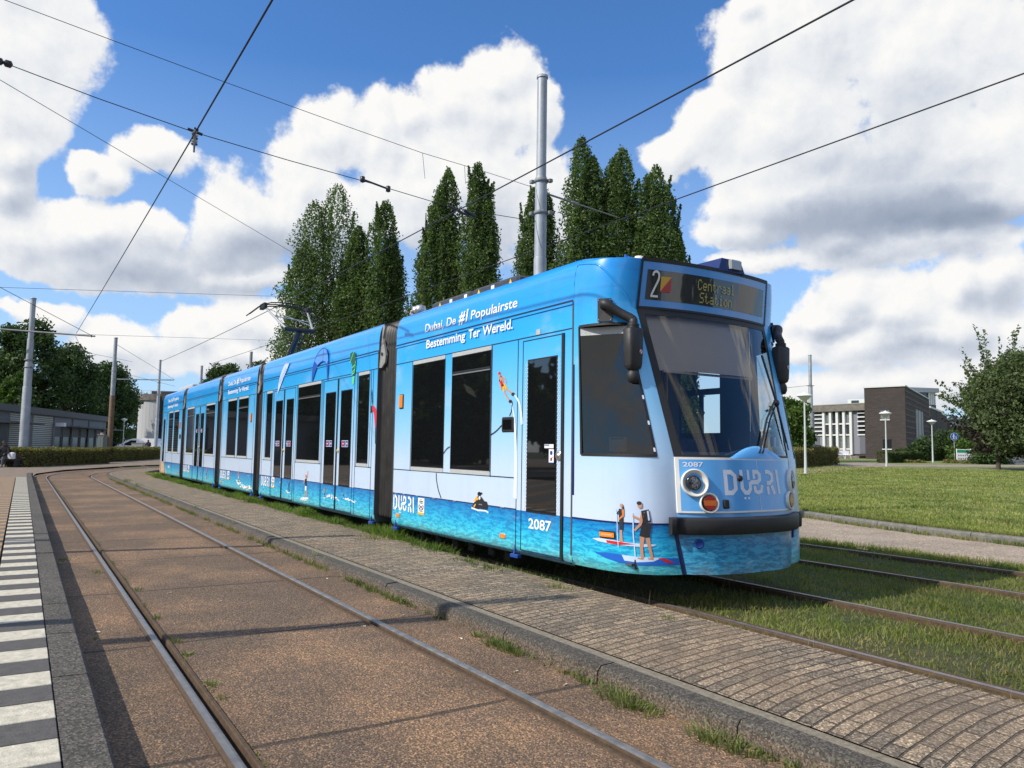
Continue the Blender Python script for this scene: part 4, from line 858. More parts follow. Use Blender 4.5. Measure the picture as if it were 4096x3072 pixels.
# ---- nose
def face_rows(mb, S, zs, us, out=0, mi=0, skip=None, smooth=True):
    vs = [S(u, z, out) for z in zs for u in us]; n = len(us)
    fs = [(j*n+i, j*n+i+1, (j+1)*n+i+1, (j+1)*n+i) for j in range(len(zs)-1) for i in range(n-1) if not (skip and skip((us[i]+us[i+1])/2, (zs[j]+zs[j+1])/2))]
    mb.add(vs, fs, mi, smooth)
UL, UR, WZ0, WZ1 = .095, .85, 1.262, 2.43
def nose(par_name, mirror=False):
    T = (lambda p: (-23.065-p[0], p[1], p[2])) if mirror else (lambda p: p)
    us = [0, .03, .06, UL, .17, .25, .33, .41, .5, .58, .66, .74, .80, UR, .9, .95, 1.0]; zs = [.27, .30, .34, .45, .60, .69, .76, .9, 1.1, WZ0, 1.5, 1.75, 2.0, 2.2, WZ1, 2.59, 2.70, 2.80, 2.90, 2.98, 3.03]
    mb = MB(); hole = lambda u, z: UL < u < UR and WZ0 < z < WZ1
    for s in (-1, 1): face_rows(mb, lambda u, z, o, s=s: T(cab_side(u, z, s, o)), zs, us, 0, 0, hole)
    vv = [-1+2*i/24 for i in range(25)]
    face_rows(mb, lambda v, z, o: T(cab_front(v, z, o)), [.27, .35, .45, .60, .69, .76], vv, 0, 1)
    face_rows(mb, lambda v, z, o: T(cab_front(v, z, o)), [.76, 1.0, 1.25], vv, 0, 1); face_rows(mb, lambda v, z, o: T(cab_front(v, z, o)), [2.59, 2.8, 3.03], vv, 0, 2)
    # roof dome
    ring = [cab_side(u, 3.03, -1) for u in us]+[cab_front(v, 3.03) for v in vv[1:-1]]+[cab_side(u, 3.03, 1) for u in reversed(us)]
    def sc(k, z): return [(.803+(p[0]-.803)*(k if p[0] > .81 else 1), p[1]*k, z if p[0] > .0 else z) for p in ring]
    L = [ring, [(p[0]-(.012 if p[0] > 1.0 else 0), p[1]*.985, 3.06) for p in ring], sc(.955, 3.088), sc(.87, 3.105), sc(.6, 3.12), sc(.02, 3.13)]; n = len(ring)
    L = [[(x, y, 3.03+(z-3.03)*(1 if x < .81 else max(.22, 1-(x-.8)/.5))) for x, y, z in l] for l in L]
    vs = [T(p) for l in L for p in l]; mb.add(vs, [(j*n+i, j*n+i+1, (j+1)*n+i+1, (j+1)*n+i) for j in range(len(L)-1) for i in range(n-1)], 0, True)
    bot = [(p[0], p[1]) for p in [cab_side(u, .27, -1) for u in us]+[cab_front(v, .27) for v in vv[1:-1]]+[cab_side(u, .27, 1) for u in reversed(us)]]
    mb.add([T((a, b_, .268)) for a, b_ in bot], [tuple(range(len(bot)))], 3)
    return mb.build(par_name, [WRAPT if mirror else WRAP, WRAPF, NAVY, INT], tram)
cab = nose('cab_section')
tail = nose('tail_cab_section', True)
mb = MB(); face_rows(mb, lambda v, z, o: (-23.065-cab_front(v, z)[0], v*lerp(z, CYC), z), [1.25, 1.9, 2.59], [-1+i/8 for i in range(17)])
for s in (-1, 1): face_rows(mb, lambda u, z, o, s=s: (-23.065-cab_side(u, z, s, 0)[0], cab_side(u, z, s, 0)[1], z), [WZ0, 1.8, WZ1], [UL, .3, .5, .7, UR])
mb.build('window', GLASS, tail)
# front panel with white edge
mb = MB(); vv = [-1+2*i/32 for i in range(33)]
face_rows(mb, lambda v, z, o: cab_front(v*.97, z, o), [.80, .9, 1.0, 1.1, 1.235], vv, .014, 0)
for (za, zb) in ((.785, .80), (1.235, 1.255)): face_rows(mb, lambda v, z, o: cab_front(v, z, o), [za, zb], vv, .014, 1)
for s in (-1, 1): face_rows(mb, lambda v, z, o: cab_front(v, z, o), [.785, 1.0, 1.255], [s*1.0, s*.985, s*.97][::-s], .015, 1)
face_rows(mb, lambda v, z, o: cab_front(v, z, o), [.785, 1.0, 1.255], [.052, .060], .0155, 1)
for s in (-1, 1): face_rows(mb, lambda k, z, o, s=s: (cab_front(s, z)[0]-.0+.014*k, s*lerp(z, CYC), z), [.785, 1.255], [0, 1], 0, 1)
# hump over the wiper gear
hv = [-.30+.60*i/20 for i in range(21)]; H_ = lambda y: .105*math.cos(max(-1, min(1, y/.33))*PI/2)**1.3
vs = []
for y in [-.33+.72*i/24 for i in range(25)]:
    yy = y+.05; h = .105*max(0, math.cos((yy-.09)/.38*PI/2))**1.2 if abs(yy-.09) < .38 else 0
    x = cab_front_y(yy, 1.245, .016)[0]; vs += [(x, yy, 1.245), (x-.012, yy, 1.25+h*.9), (x-.04, yy, 1.255+h), (x-.16, yy, 1.25+h*.8)]
mb.add(vs, [(i*4+j, (i+1)*4+j, (i+1)*4+j+1, i*4+j+1) for i in range(24) for j in range(3)], 0, True)
fp = mb.build('front_panel', [mat('sky blue front film', (.11, .40, .82), .22, coat=.4), mat('white trim', (.75, .75, .72), .4), RUB], cab)
mb = MB(); pf = lambda o: (lambda y, z: cab_front_y(y, z, o))
logo(mb, -.375, .935, .72, .215, pf(.0165)); mb.build('logo_lettering', mat('pale lettering', (.76, .79, .88), .4), fp)
mb = MB(); text_on(mb, '2087', -.70, 1.175, .155, .040, pf(.0165), .02); mb.build('fleet_number', mat('pale lettering', (.76, .79, .88), .4), fp)
def front_frame(y, z):
    a = Vector(cab_front_y(y-.01, z)); b_ = Vector(cab_front_y(y+.01, z)); c = Vector(cab_front_y(y, z-.01)); d = Vector(cab_front_y(y, z+.01))
    ty = (b_-a).normalized(); tz = (d-c).normalized(); n = ty.cross(tz).normalized()
    if n.x < 0: n = -n
    return Matrix((ty, tz, n)).transposed(), Vector(cab_front_y(y, z))
CHROME = mat('lamp reflector chrome', (.75, .76, .78), .08, metal=1); WPL = mat('white lamp bowl', (.74, .73, .68), .35, var=.08, vscale=30)
LENS = mat('black lamp bezel', (.015, .015, .018), .15, coat=1)
for s in (-1, 1):
    M3, c = front_frame(s*.615, 1.035); hd = MB()
    M3b = M3 @ Matrix.Rotation(0, 3, 'X')
    hd.lathe([(.118, .0), (.120, .03), (.112, .042), (.104, .036), (.085, .012), (.07, .006)], c, n=32, mi=0, M=M3b)
    hl = hd.build('headlight', [WPL], cab)
    cc_ = c+M3 @ Vector((s*.012, 0, .0)); ld = MB(); ld.lathe([(.064, .0), (.066, .03), (.060, .042), (.056, .042)], cc_, n=28, mi=0, M=M3b); ld.lathe([(0, .022), (.058, .028)], cc_, n=28, mi=0, M=M3b)
    for dz in (.026, -.026): ld.lathe([(0, .022), (.010, .024), (.020, .036), (.024, .038), (.025, .024)], cc_+M3 @ Vector((.006, dz, 0)), n=16, mi=1, M=M3b); ld.lathe([(0, .038), (.008, .036), (.010, .03)], cc_+M3 @ Vector((.006, dz, 0)), n=10, mi=2, M=M3b)
    ld.lathe([(.056, .041), (.04, .048), (0, .052)], cc_, n=24, mi=3, M=M3b); ld.build('lamp', [LENS, CHROME, WHITEL, thin_glass('lamp glass', (.95, .95, .95))], hl)
    M3, c = front_frame(s*.515, .868); td = MB(); td.lathe([(.085, .0), (.087, .03), (.08, .04), (.07, .02), (.058, .006)], c, n=28, mi=0, M=M3); tl = td.build('tail_light', [WPL], cab)
    td = MB(); td.lathe([(.062, .0), (.064, .03), (.058, .038)], c, n=28, mi=2, M=M3)
    def seg(a0, a1, mi):
        P = [c+M3 @ Vector((.058*math.cos(a), .058*math.sin(a), .039)) for a in [a0+(a1-a0)*i/10 for i in range(11)]]; td.add(P, [tuple(range(11))], mi)
    seg(R(22), R(158), 0); seg(R(202), R(338), 0)
    P = [c+M3 @ Vector((.058*math.cos(a), .058*math.sin(a), .0395)) for a in (R(22), R(0), R(-22), R(202), R(180), R(158))]; td.add(P, [tuple(range(6))], 1)
    td.build('lamp', [mat('red lamp lens', (.30, .012, .012), .15, coat=.8), mat('amber lamp lens', (.5, .12, .01), .2, coat=.8), RUB], tl)
M3, c = front_frame(-.365, .858); hb = MB(); M4 = M3.to_4x4(); M4.translation = c; hb.bbox((-.028, -.038, .0), (.028, .038, .035), .008, 0, M4); hb.build('horn_grille', RUB, cab)
M3, c = front_frame(-.19, 1.075); hb = MB(); hb.lathe([(.028, .015), (.024, .03), (0, .032)], c, n=16, M=M3); hb.build('camera_port', RUB, cab)
# bumper wraps round the corners
mb = MB(); path = [(cab_side(u, .69, -1)) for u in (.93, .96, .985)]+[cab_front(v, .69) for v in [-1+2*i/24 for i in range(25)]]+[cab_side(u, .69, 1) for u in (.985, .96, .93)]
prof = [(-.01, -.072), (.050, -.070), (.060, -.060), (.064, .05), (.058, .064), (.045, .070), (-.01, .072)]; P2 = [Vector(p) for p in path]; vs = []
for i, p in enumerate(P2):
    t_ = (P2[min(i+1, len(P2)-1)]-P2[max(0, i-1)]).normalized(); nn = Vector((t_.y, -t_.x, 0)); nn = nn if nn.x*.2+nn.y*(1 if p.y > 0 else -1)*.5+nn.x > 0 else -nn
    for o_, dz in prof: vs.append((p.x+nn.x*o_, p.y+nn.y*o_, .677+dz))
n = len(prof); mb.add(vs, [(i*n+j, (i+1)*n+j, (i+1)*n+j+1, i*n+j+1) for i in range(len(P2)-1) for j in range(n-1)], 0, True); mb.add(vs[:n], [tuple(range(n))]); mb.add(vs[-n:], [tuple(range(n-1, -1, -1))])
mb.build('bumper', PLAST, cab)
mb = MB(); face_rows(mb, lambda v, z, o: cab_front(v, z, o), [.27, .6], [.985, 1.0], .003, 0)
face_rows(mb, lambda v, z, o: cab_front(v, z, o), [.27, .6], [-1.0, -.985], .003, 0); face_rows(mb, lambda u, z, o: cab_side(u, z, -1, o), [.27, .45, .62], [.978, 1.0], .003, 0)
face_rows(mb, lambda u, z, o: cab_side(u, z, -1, o), [.682, .697], [i/12*.97 for i in range(13)], .003, 0); face_rows(mb, lambda u, z, o: cab_side(u, z, -1, o), [.28, 1.0, 2.0, 3.02], [0.0, .018], .003, 0)
mb.build('panel_gap', mat('blue panel gap', (.003, .015, .09), .4), cab)
mb = MB(); M3, c = front_frame(-.60, .53); mb.lathe([(.04, .0), (.042, .012), (.03, .016), (.024, .006), (0, .006)], c, n=20, M=M3); M3, c = front_frame(.64, .56); mb.lathe([(.04, .0), (.042, .012), (.03, .016), (0, .006)], c, n=20, M=M3); mb.build('towing_port', mat('blue bracket paint', (.01, .06, .30), .4), cab)
# windscreen, its black surround, blind
mb = MB(); zz = [1.25+1.34*i/10 for i in range(11)]; vv = [-1+2*i/28 for i in range(29)]
face_rows(mb, lambda v, z, o: cab_front(v, z, o), zz, vv, .0, 0)
ws = mb.build('windscreen', WSG, cab)
mb = MB()
face_rows(mb, lambda v, z, o: cab_front(v, z, o), [2.53, 2.565, 2.59], vv, .004, 0); face_rows(mb, lambda v, z, o: cab_front(v, z, o), [1.25, 1.275], vv, .004, 0)
for s in (-1, 1): face_rows(mb, lambda v, z, o: cab_front(v, z, o), zz, sorted([s*1.0, s*.96, s*.925]), .004, 0)
mb.build('windscreen_surround', RUB, ws)
mb = MB(); face_rows(mb, lambda v, z, o: (cab_front(v*.9, z)[0]-.07, v*.9*lerp(z, CYC), z), [2.02, 2.2, 2.4, 2.57], [-1+2*i/16 for i in range(14)], 0, 0); mb.box((1.45, -.7, 2.0), (1.47, .45, 2.02)); mb.build('sun_blind', mat('grey sun blind', (.66, .60, .54), .85), cab)
# cabin interior
mb = MB(); mb.box((.30, -1.1, .35), (.34, .60, 2.6), 0); mb.box((-3.2, -1.1, .34), (1.5, 1.1, .36), 0); mb.box((-3.2, -1.15, 2.62), (1.2, 1.15, 2.64), 0); mb.box((-3.2, -1.16, .36), (.29, -1.14, 2.6), 0)
mb.box((-3.2, -1.15, .36), (-3.18, 1.15, 2.6), 0)
mb.bbox((1.15, -.66, .6), (1.52, .66, 1.30), .06, 2); mb.bbox((1.2, -.30, 1.28), (1.32, .1, 1.42), .03, 1); mb.lathe([(.17, 0), (.185, .015), (.17, .03)], (1.02, -.2, 1.25), n=24, mi=1); mb.tube([(.45, .3, .4), (.45, .3, 2.5)], .02, 6, 3)
mb.bbox((.62, -.45, .9), (1.0, .05, 1.0), .04, 1); mb.bbox((.5, -.42, .98), (.62, .02, 1.75), .04, 1); mb.bbox((.92, -1.0, 1.0), (1.15, -.6, 1.24), .03, 1)
mb.build('cabin_interior', [INT, mat('seat fabric', (.02, .03, .07), .9), mat('grey dashboard', (.16, .17, .20), .7), mat('yellow grab pole', (.5, .33, .04), .4)], cab)
mb = MB(); mb.box((1.08, -1.0, 1.29), (1.30, -.98, 1.42), 0); mb.box((1.10, -1.003, 1.40), (1.28, -.999, 1.415), 1); mb.build('paper_sheet', [mat('paper', (.8, .78, .74), .8), SIGNB], cab)
for s in (-1, 1):
    mb = MB(); us = [UL, .17, .25, .33, .41, .5, .58, .66, .74, .80, UR]; zz2 = [WZ0, 1.5, 1.75, 2.0, 2.2, WZ1]; S_ = lambda u, z, o, s=s: cab_side(u, z, s, o)
    L0 = lambda z: Vector(cab_side(UL, z, s, -.004)); L1 = lambda z: Vector(cab_side(UR, z, s, -.004))   # the pane itself is flat, set into the curved side
    mb.add([L0(WZ0), L1(WZ0), L1(WZ1), L0(WZ1)], [(0, 1, 2, 3)], 0); fu = [(u-UL)/(UR-UL) for u in us]
    for z_ in (WZ0, WZ1):
        A_ = [S_(u, z_, 0) for u in us]; B_ = [tuple(L0(z_)+(L1(z_)-L0(z_))*f_) for f_ in fu]; n = len(us); mb.add(A_+B_, [(i, i+1, n+i+1, n+i) for i in range(n-1)], 1)
    mb.add([tuple(L0(z_)+(L1(z_)-L0(z_))*f_+Vector((0, s*.003, 0))) for f_, z_ in ((.02, WZ1-.085), (.98, WZ1-.085), (.98, WZ1-.015), (.02, WZ1-.015))], [(0, 1, 2, 3)], 2)
    for (z0, z1) in ((WZ0-.012, WZ0+.012), (WZ1-.012, WZ1+.012)): face_rows(mb, S_, [z0, z1], us, .004, 1)
    face_rows(mb, S_, zz2, [UL-.012, UL+.01], .004, 1); face_rows(mb, S_, zz2, [UR-.022, UR+.004], .004, 1)
    for z in (1.767, 1.544, 1.313): face_rows(mb, S_, [z-.017, z+.017], [.828, .846], .006, 3)
    mb.build('window', [CABG if s < 0 else FARG, RUB, STRIPM, WHITEL], cab)
mb = MB(); mb.tube([cab_side(u, z, -1, -.004) for u, z in curve([(0.02, 3.03), (0.339, 2.989), (0.482, 2.937), (0.597, 2.875), (0.703, 2.811), (0.801, 2.74), (0.875, 2.676), (0.939, 2.612), (0.985, 2.55)], 3)], .012, 6); mb.build('flank_crease', WRAP, cab)
# destination display
mb = MB(); vv = [-1+2*i/28 for i in range(29)]
face_rows(mb, lambda v, z, o: cab_front(v, z, o), [2.60, 2.64, 2.80, 2.97, 3.015], vv, .008, 0)
for (za, zb) in ((2.585, 2.605), (3.01, 3.045)): face_rows(mb, lambda v, z, o: cab_front(v, z, o), [za, zb], vv, .012, 1)
for s in (-1, 1): face_rows(mb, lambda v, z, o: cab_front(v, z, o), [2.585, 2.8, 3.04], sorted([s*1.01, s*.985]), .012, 1)
face_rows(mb, lambda v, z, o: cab_front(v, z, o), [2.668, 2.8, 2.94], [-.925+1.85*i/24 for i in range(25)], .011, 2)
dd = mb.build('destination_display', [mat('blue display frame', (.085, .30, .70), .25, coat=.3), RUB, mat('smoked display glass', (.045, .047, .05), .04, spec=.8)], cab)
pd = lambda v, z: cab_front(v, z, .020)
mb = MB(); two = [(-.865, 2.885), (-.855, 2.915), (-.825, 2.925), (-.798, 2.91), (-.79, 2.875), (-.80, 2.84), (-.83, 2.78), (-.86, 2.715), (-.862, 2.695)]
stroke(mb, curve(two, 4), .022, pd, 0); stroke(mb, [(-.873, 2.700), (-.785, 2.700)], .020, pd, 0)
mb.add([pd(-.765, 2.745), pd(-.765, 2.885), pd(-.635, 2.885)], [(0, 1, 2)], 1); mb.add([pd(-.765, 2.745), pd(-.635, 2.885), pd(-.635, 2.745)], [(0, 1, 2)], 2)
mb.build('route_number', [mat('matt white figure', (.72, .74, .68), .6), mat('yellow route flag', (.62, .36, .05), .6), mat('red route flag', (.42, .05, .05), .6)], dd)
GL = {'C': '01110 10001 10000 10000 10000 10001 01110', 'e': '00000 00000 01110 10001 11111 10000 01110', 'n': '00000 00000 11110 10001 10001 10001 10001', 't': '01000 01000 11100 01000 01000 01001 00110', 'r': '00000 00000 10110 11001 10000 10000 10000', 'a': '00000 00000 01110 00001 01111 10001 01111', 'l': '01100 00100 00100 00100 00100 00100 01110', 'S': '01111 10000 10000 01110 00001 00001 11110', 'i': '00100 00000 01100 00100 00100 00100 01110', 'o': '00000 00000 01110 10001 10001 10001 01110'}
mb = MB()
for txt, v0, z0 in (('Centraal', -.27, 2.905), ('Station', -.235, 2.785)):
    for k, ch in enumerate(txt):
        for j, row in enumerate(GL[ch].split()):
            for i, bit in enumerate(row):
                if bit == '1': v = v0+(k*6+i)*.0125; z = z0-j*.0142; poly2(mb, [(v, z), (v+.0098, z), (v+.0098, z-.0118), (v, z-.0118)], pd)
mb.build('dot_matrix_text', mat('yellow flip dots', (.34, .32, .10), .6, emit=(.5, .48, .1, .09)), dd)
# beacon housing, antenna, hook, mirrors, wiper
mb = MB(); mb.prism([(1.44, .03, 3.03), (1.44, .40, 3.03), (1.42, .36, 3.16), (1.42, .10, 3.16)], (-.35, 0, .0)); mb.build('beacon_housing', NAVY, cab)
mb = MB(); mb.bbox((1.42, .18, 3.06), (1.462, .34, 3.155), .012); mb.build('beacon_lamp', mat('clear lamp', (.35, .37, .37), .1, coat=1), cab)
mb = MB(); mb.lathe([(.045, 0), (.05, .04), (.04, .075), (0, .085)], (1.05, -.62, 3.065), n=18); mb.build('antenna', mat('cream dome', (.75, .72, .62), .4), cab)
mb = MB(); mb.tube([(1.22, -.93, 2.92), (1.24, -.95, 3.0), (1.24, -.95, 3.07)], .012, 8); mb.tube([(1.24, -.95, 3.05), (1.28, -.90, 3.03), (1.28, -.90, 2.95)], .014, 8); mb.bbox((1.20, -.95, 2.89), (1.28, -.88, 2.92), .006); mb.build('roof_hook', mat('bright blue bracket', (.01, .12, .42), .35), cab)
for s in (-1, 1):
    mb = MB(); Pl = [cab_side(.43, 2.45, s, .006), cab_side(.65, 2.45, s, .006), cab_side(.66, 2.66, s, .006), cab_side(.45, 2.66, s, .006)]; nn = (Vector(Pl[1])-Vector(Pl[0])).cross(Vector((0, 0, 1))).normalized()
    if nn.y*s < 0: nn = -nn
    mb.prism(Pl, nn*.015, 0)
    for p in Pl:
        c = Vector(p)*.86+sum((Vector(q_) for q_ in Pl), Vector())/4*.14; mb.lathe([(.006, 0), (.004, .004), (0, .005)], c+nn*.015, n=8, mi=1, M=nn.to_track_quat('Z', 'Y').to_matrix())
    ce = sum((Vector(q_) for q_ in Pl), Vector())/4; bt = Vector((1.385, s*.985, 2.40)); st = ce+nn*.02
    st = (Vector(Pl[0])+Vector(Pl[1]))/2*.3+(Vector(Pl[2])+Vector(Pl[3]))/2*.7+nn*.015; arm = [st, st+nn*.04+Vector((.03, 0, .0)), st*.45+bt*.55+Vector((0, s*.015, .035)), bt+Vector((-.02, 0, .06)), bt+Vector((0, 0, .03)), bt]
    arm = [Vector(p) for p in arm]; cv = []
    for i in range(len(arm)-1):
        a, b_, c, d = arm[max(0, i-1)], arm[i], arm[i+1], arm[min(len(arm)-1, i+2)]
        for k in range(5): t_ = k/5; cv.append(.5*((2*b_)+(c-a)*t_+(2*a-5*b_+4*c-d)*t_*t_+(3*b_-a-3*c+d)*t_**3))
    cv.append(arm[-1]); mb.tube(cv, [.045-.008*i/len(cv) for i in range(len(cv))], 12, 0)
    for k in range(3): mb.lathe([(.05, 0), (.055, .006), (.05, .012)], bt+Vector((0, 0, -.012*k)), n=16)
    mi_ = mb.build('side_mirror', [PLAST, ALU], tram)
    mb = MB(); zr = [(2.375, .070, .05), (2.36, .085, .062), (2.20, .082, .06), (2.05, .074, .055), (2.02, .066, .045), (2.0, .03, .03)]; vs = []; n = 16
    for z, a, b_ in zr:
        for k in range(n):
            an = 2*PI*k/n; cx, cy = math.copysign(abs(math.cos(an))**.5, math.cos(an)), math.copysign(abs(math.sin(an))**.5, math.sin(an)); vs.append((1.385+cx*b_, s*.985+cy*a, z))
    mb.add(vs, [(i*n+k, i*n+(k+1) % n, (i+1)*n+(k+1) % n, (i+1)*n+k) for i in range(len(zr)-1) for k in range(n)], 0, True); mb.add(vs[:n], [tuple(range(n))]); mb.add(vs[-n:], [tuple(range(n))])
    mb.lathe([(0, -.062), (.04, -.055), (.056, -.02), (.056, .02), (.045, .045), (.03, .06)], (1.385, s*.985, 1.95), n=20)
    mb.build('mirror_housing', PLAST, mi_)
    mb = MB(); pm = lambda y, z: (1.385+.0625, y, z)
    yy = s*.985+.035; disc2(mb, (yy, 2.165), .019, .023, pm, 0); disc2(mb, (yy, 2.165), .014, .0175, lambda y, z: (1.4482, y, z), 1); stroke(mb, [(yy-.008, 2.152), (yy, 2.168), (yy+.004, 2.176)], .009, lambda y, z: (1.4487, y, z), 2)
    mb.build('warning_sticker', [REDS, WHITEL, DKP], mi_)
mb = MB(); pz = lambda v, z, o=.03: Vector(cab_front(v, z, o))
mb.tube([pz(.12, 1.30), pz(.45, 1.62), pz(.78, 1.80)], .010, 6); mb.tube([pz(.18, 1.30), pz(.5, 1.60), pz(.82, 1.78)], .008, 6); mb.tube([pz(.70, 2.25), pz(.80, 1.85), pz(.90, 1.40)], .009, 6); mb.tube([pz(.72, 2.25), pz(.84, 1.80), pz(.93, 1.33)], .006, 6); mb.lathe([(0, 0), (.03, .01), (.03, .03), (0, .035)], pz(.80, 1.78, .02), n=10, M=Matrix.Rotation(PI/2, 3, 'Y')); mb.build('wiper', RUB, cab)
# printed paddle boarders round the corner of the nose
DEC = {'board2': [(0.23, 0.416), (0.34, 0.427), (0.491, 0.424), (0.625, 0.414), (0.839, 0.412), (0.976, 0.406), (0.978, 0.377), (0.972, 0.352), (0.829, 0.349), (0.618, 0.349), (0.464, 0.357), (0.338, 0.38)],
'board2top': [(0.491, 0.422), (0.647, 0.415), (0.84, 0.414), (0.761, 0.381), (0.62, 0.37), (0.51, 0.377)], 'red2': [(0.839, 0.412), (0.889, 0.396), (0.935, 0.369), (0.874, 0.371), (0.807, 0.41)],
'board1': [(0.208, 0.533), (0.283, 0.544), (0.405, 0.539), (0.569, 0.528), (0.705, 0.524), (0.809, 0.522), (0.791, 0.509), (0.701, 0.498), (0.543, 0.501), (0.379, 0.505), (0.27, 0.514)], 'red1': [(0.35, 0.533), (0.476, 0.529), (0.625, 0.518), (0.474, 0.503), (0.355, 0.51)]}
ARC = 1.05                           # metres per unit u along the curved side
def cs(o): return lambda a, z: cab_side(a/ARC, z, -1, o)
def sub(pts, k=4):
    o_ = []
    for i in range(len(pts)): a, b_ = pts[i], pts[(i+1) % len(pts)]; o_ += [(a[0]+(b_[0]-a[0])*j/k, a[1]+(b_[1]-a[1])*j/k) for j in range(k)]
    return o_
def strip_poly(mb, pts, o, mi):      # slice a closed outline into vertical strips so that it follows the curve
    P = pts; us = sorted(set(round(p[0], 3) for p in P)); us2 = []
    for a, b_ in zip(us, us[1:]):
        k = max(1, int((b_-a)/.02)); us2 += [a+(b_-a)*i/k for i in range(k)]
    us2.append(us[-1])
    def span(u):
        z_ = []
        for i in range(len(P)):
            a, b_ = P[i], P[(i+1) % len(P)]
            if min(a[0], b_[0]) <= u <= max(a[0], b_[0]) and a[0] != b_[0]: z_.append(a[1]+(b_[1]-a[1])*(u-a[0])/(b_[0]-a[0]))
        return (min(z_), max(z_)) if z_ else (P[0][1], P[0][1])
    for a, b_ in zip(us2, us2[1:]):
        e = 1e-4; l0, h0 = span(a+e); l1, h1 = span(b_-e); mb.add([cab_side(a, l0, -1, o), cab_side(b_, l1, -1, o), cab_side(b_, h1, -1, o), cab_side(a, h0, -1, o)], [(0, 1, 2, 3)], mi)
def su(mb, pts, w_, o, mi):
    Q = []
    for i in range(len(pts)-1):
        a, b_ = pts[i], pts[i+1]; Q += [((a[0]+(b_[0]-a[0])*j/3)*ARC, a[1]+(b_[1]-a[1])*j/3) for j in range(3)]
    Q.append((pts[-1][0]*ARC, pts[-1][1])); ww = w_ if not isinstance(w_, (list, tuple)) else [w_[0]+(w_[1]-w_[0])*i/(len(Q)-1) for i in range(len(Q))]
    stroke(mb, Q, ww, cs(o), mi)
BL = mat('printed board blue', (.01, .12, .55), .4); WB = mat('printed board white', (.55, .68, .88), .4)
mb = MB(); strip_poly(mb, DEC['board2'], .004, 0); strip_poly(mb, DEC['board2top'], .005, 1); strip_poly(mb, DEC['red2'], .006, 2)
su(mb, [(.599, .781), (.609, .683), (.612, .497), (.609, .384)], .011, .0055, 1); su(mb, [(.607, .39), (.604, .35), (.610, .31)], [.012, .026], .006, 3)
for a in (([(.673, .50), (.673, .40)], .028), ([(.692, .585), (.675, .50)], [.045, .032]), ([(.739, .575), (.746, .503)], [.042, .03]), ([(.746, .505), (.755, .405)], .026), ([(.697, .79), (.675, .686), (.622, .632)], [.032, .018]), ([(.683, .722), (.602, .755)], .018), ([(.63, .405), (.675, .40)], .012), ([(.72, .405), (.765, .40)], .012)): su(mb, a[0], a[1], .0062, 4)
su(mb, [(.716, .805), (.735, .700)], [.075, .075], .007, 3); su(mb, [(.738, .692), (.735, .58)], [.075, .055], .007, 3); su(mb, [(.712, .68), (.692, .583)], [.055, .05], .0072, 3); su(mb, [(.74, .80), (.752, .72)], .016, .0075, 1)
disc2(mb, (.671*ARC, .846), .023, .027, cs(.0072), 4); disc2(mb, (.667*ARC, .862), .025, .016, cs(.0076), 3); mb.build('printed_paddle_boarder', [BL, WB, REDS, DKP, SKIN], cab)
mb = MB(); strip_poly(mb, DEC['board1'], .004, 1); strip_poly(mb, DEC['red1'], .005, 2); su(mb, [(.447, .805), (.459, .674), (.463, .481)], .007, .0055, 1)
for a in (([(.498, .645), (.5, .583), (.502, .531)], .018), ([(.49, .639), (.496, .583), (.488, .53)], .016)): su(mb, a[0], a[1], .0058, 4)
su(mb, [(.494, .807), (.495, .708)], .044, .0062, 3); su(mb, [(.495, .718), (.498, .63)], [.04, .036], .0066, 3); su(mb, [(.513, .803), (.514, .751), (.473, .717)], [.022, .012], .007, 5); su(mb, [(.479, .791), (.454, .763)], .012, .0072, 3); disc2(mb, (.499*ARC, .835), .014, .018, cs(.007), 4); su(mb, [(.508, .845), (.518, .80)], .014, .0068, 3)
mb.build('printed_paddle_boarder', [BL, WB, REDS, DKP, SKIN, mat('printed orange sleeve', (.7, .2, .03), .5)], cab)
mb = MB(); face_rows(mb, lambda u, z, o: cab_side(u, z, -1, o), [.548, .612], [.285+.155*i/6 for i in range(7)], .006, 1); face_rows(mb, lambda u, z, o: cab_side(u, z, -1, o), [.560, .600], [.292+.14*i/6 for i in range(7)], .014, 0); face_rows(mb, lambda u, z, o: cab_side(u, z, -1, o), [.574, .586], [.31+.105*i/5 for i in range(6)], .016, 2); mb.build('marker_lamp', [ORANGE, RUB, CREAM], cab)

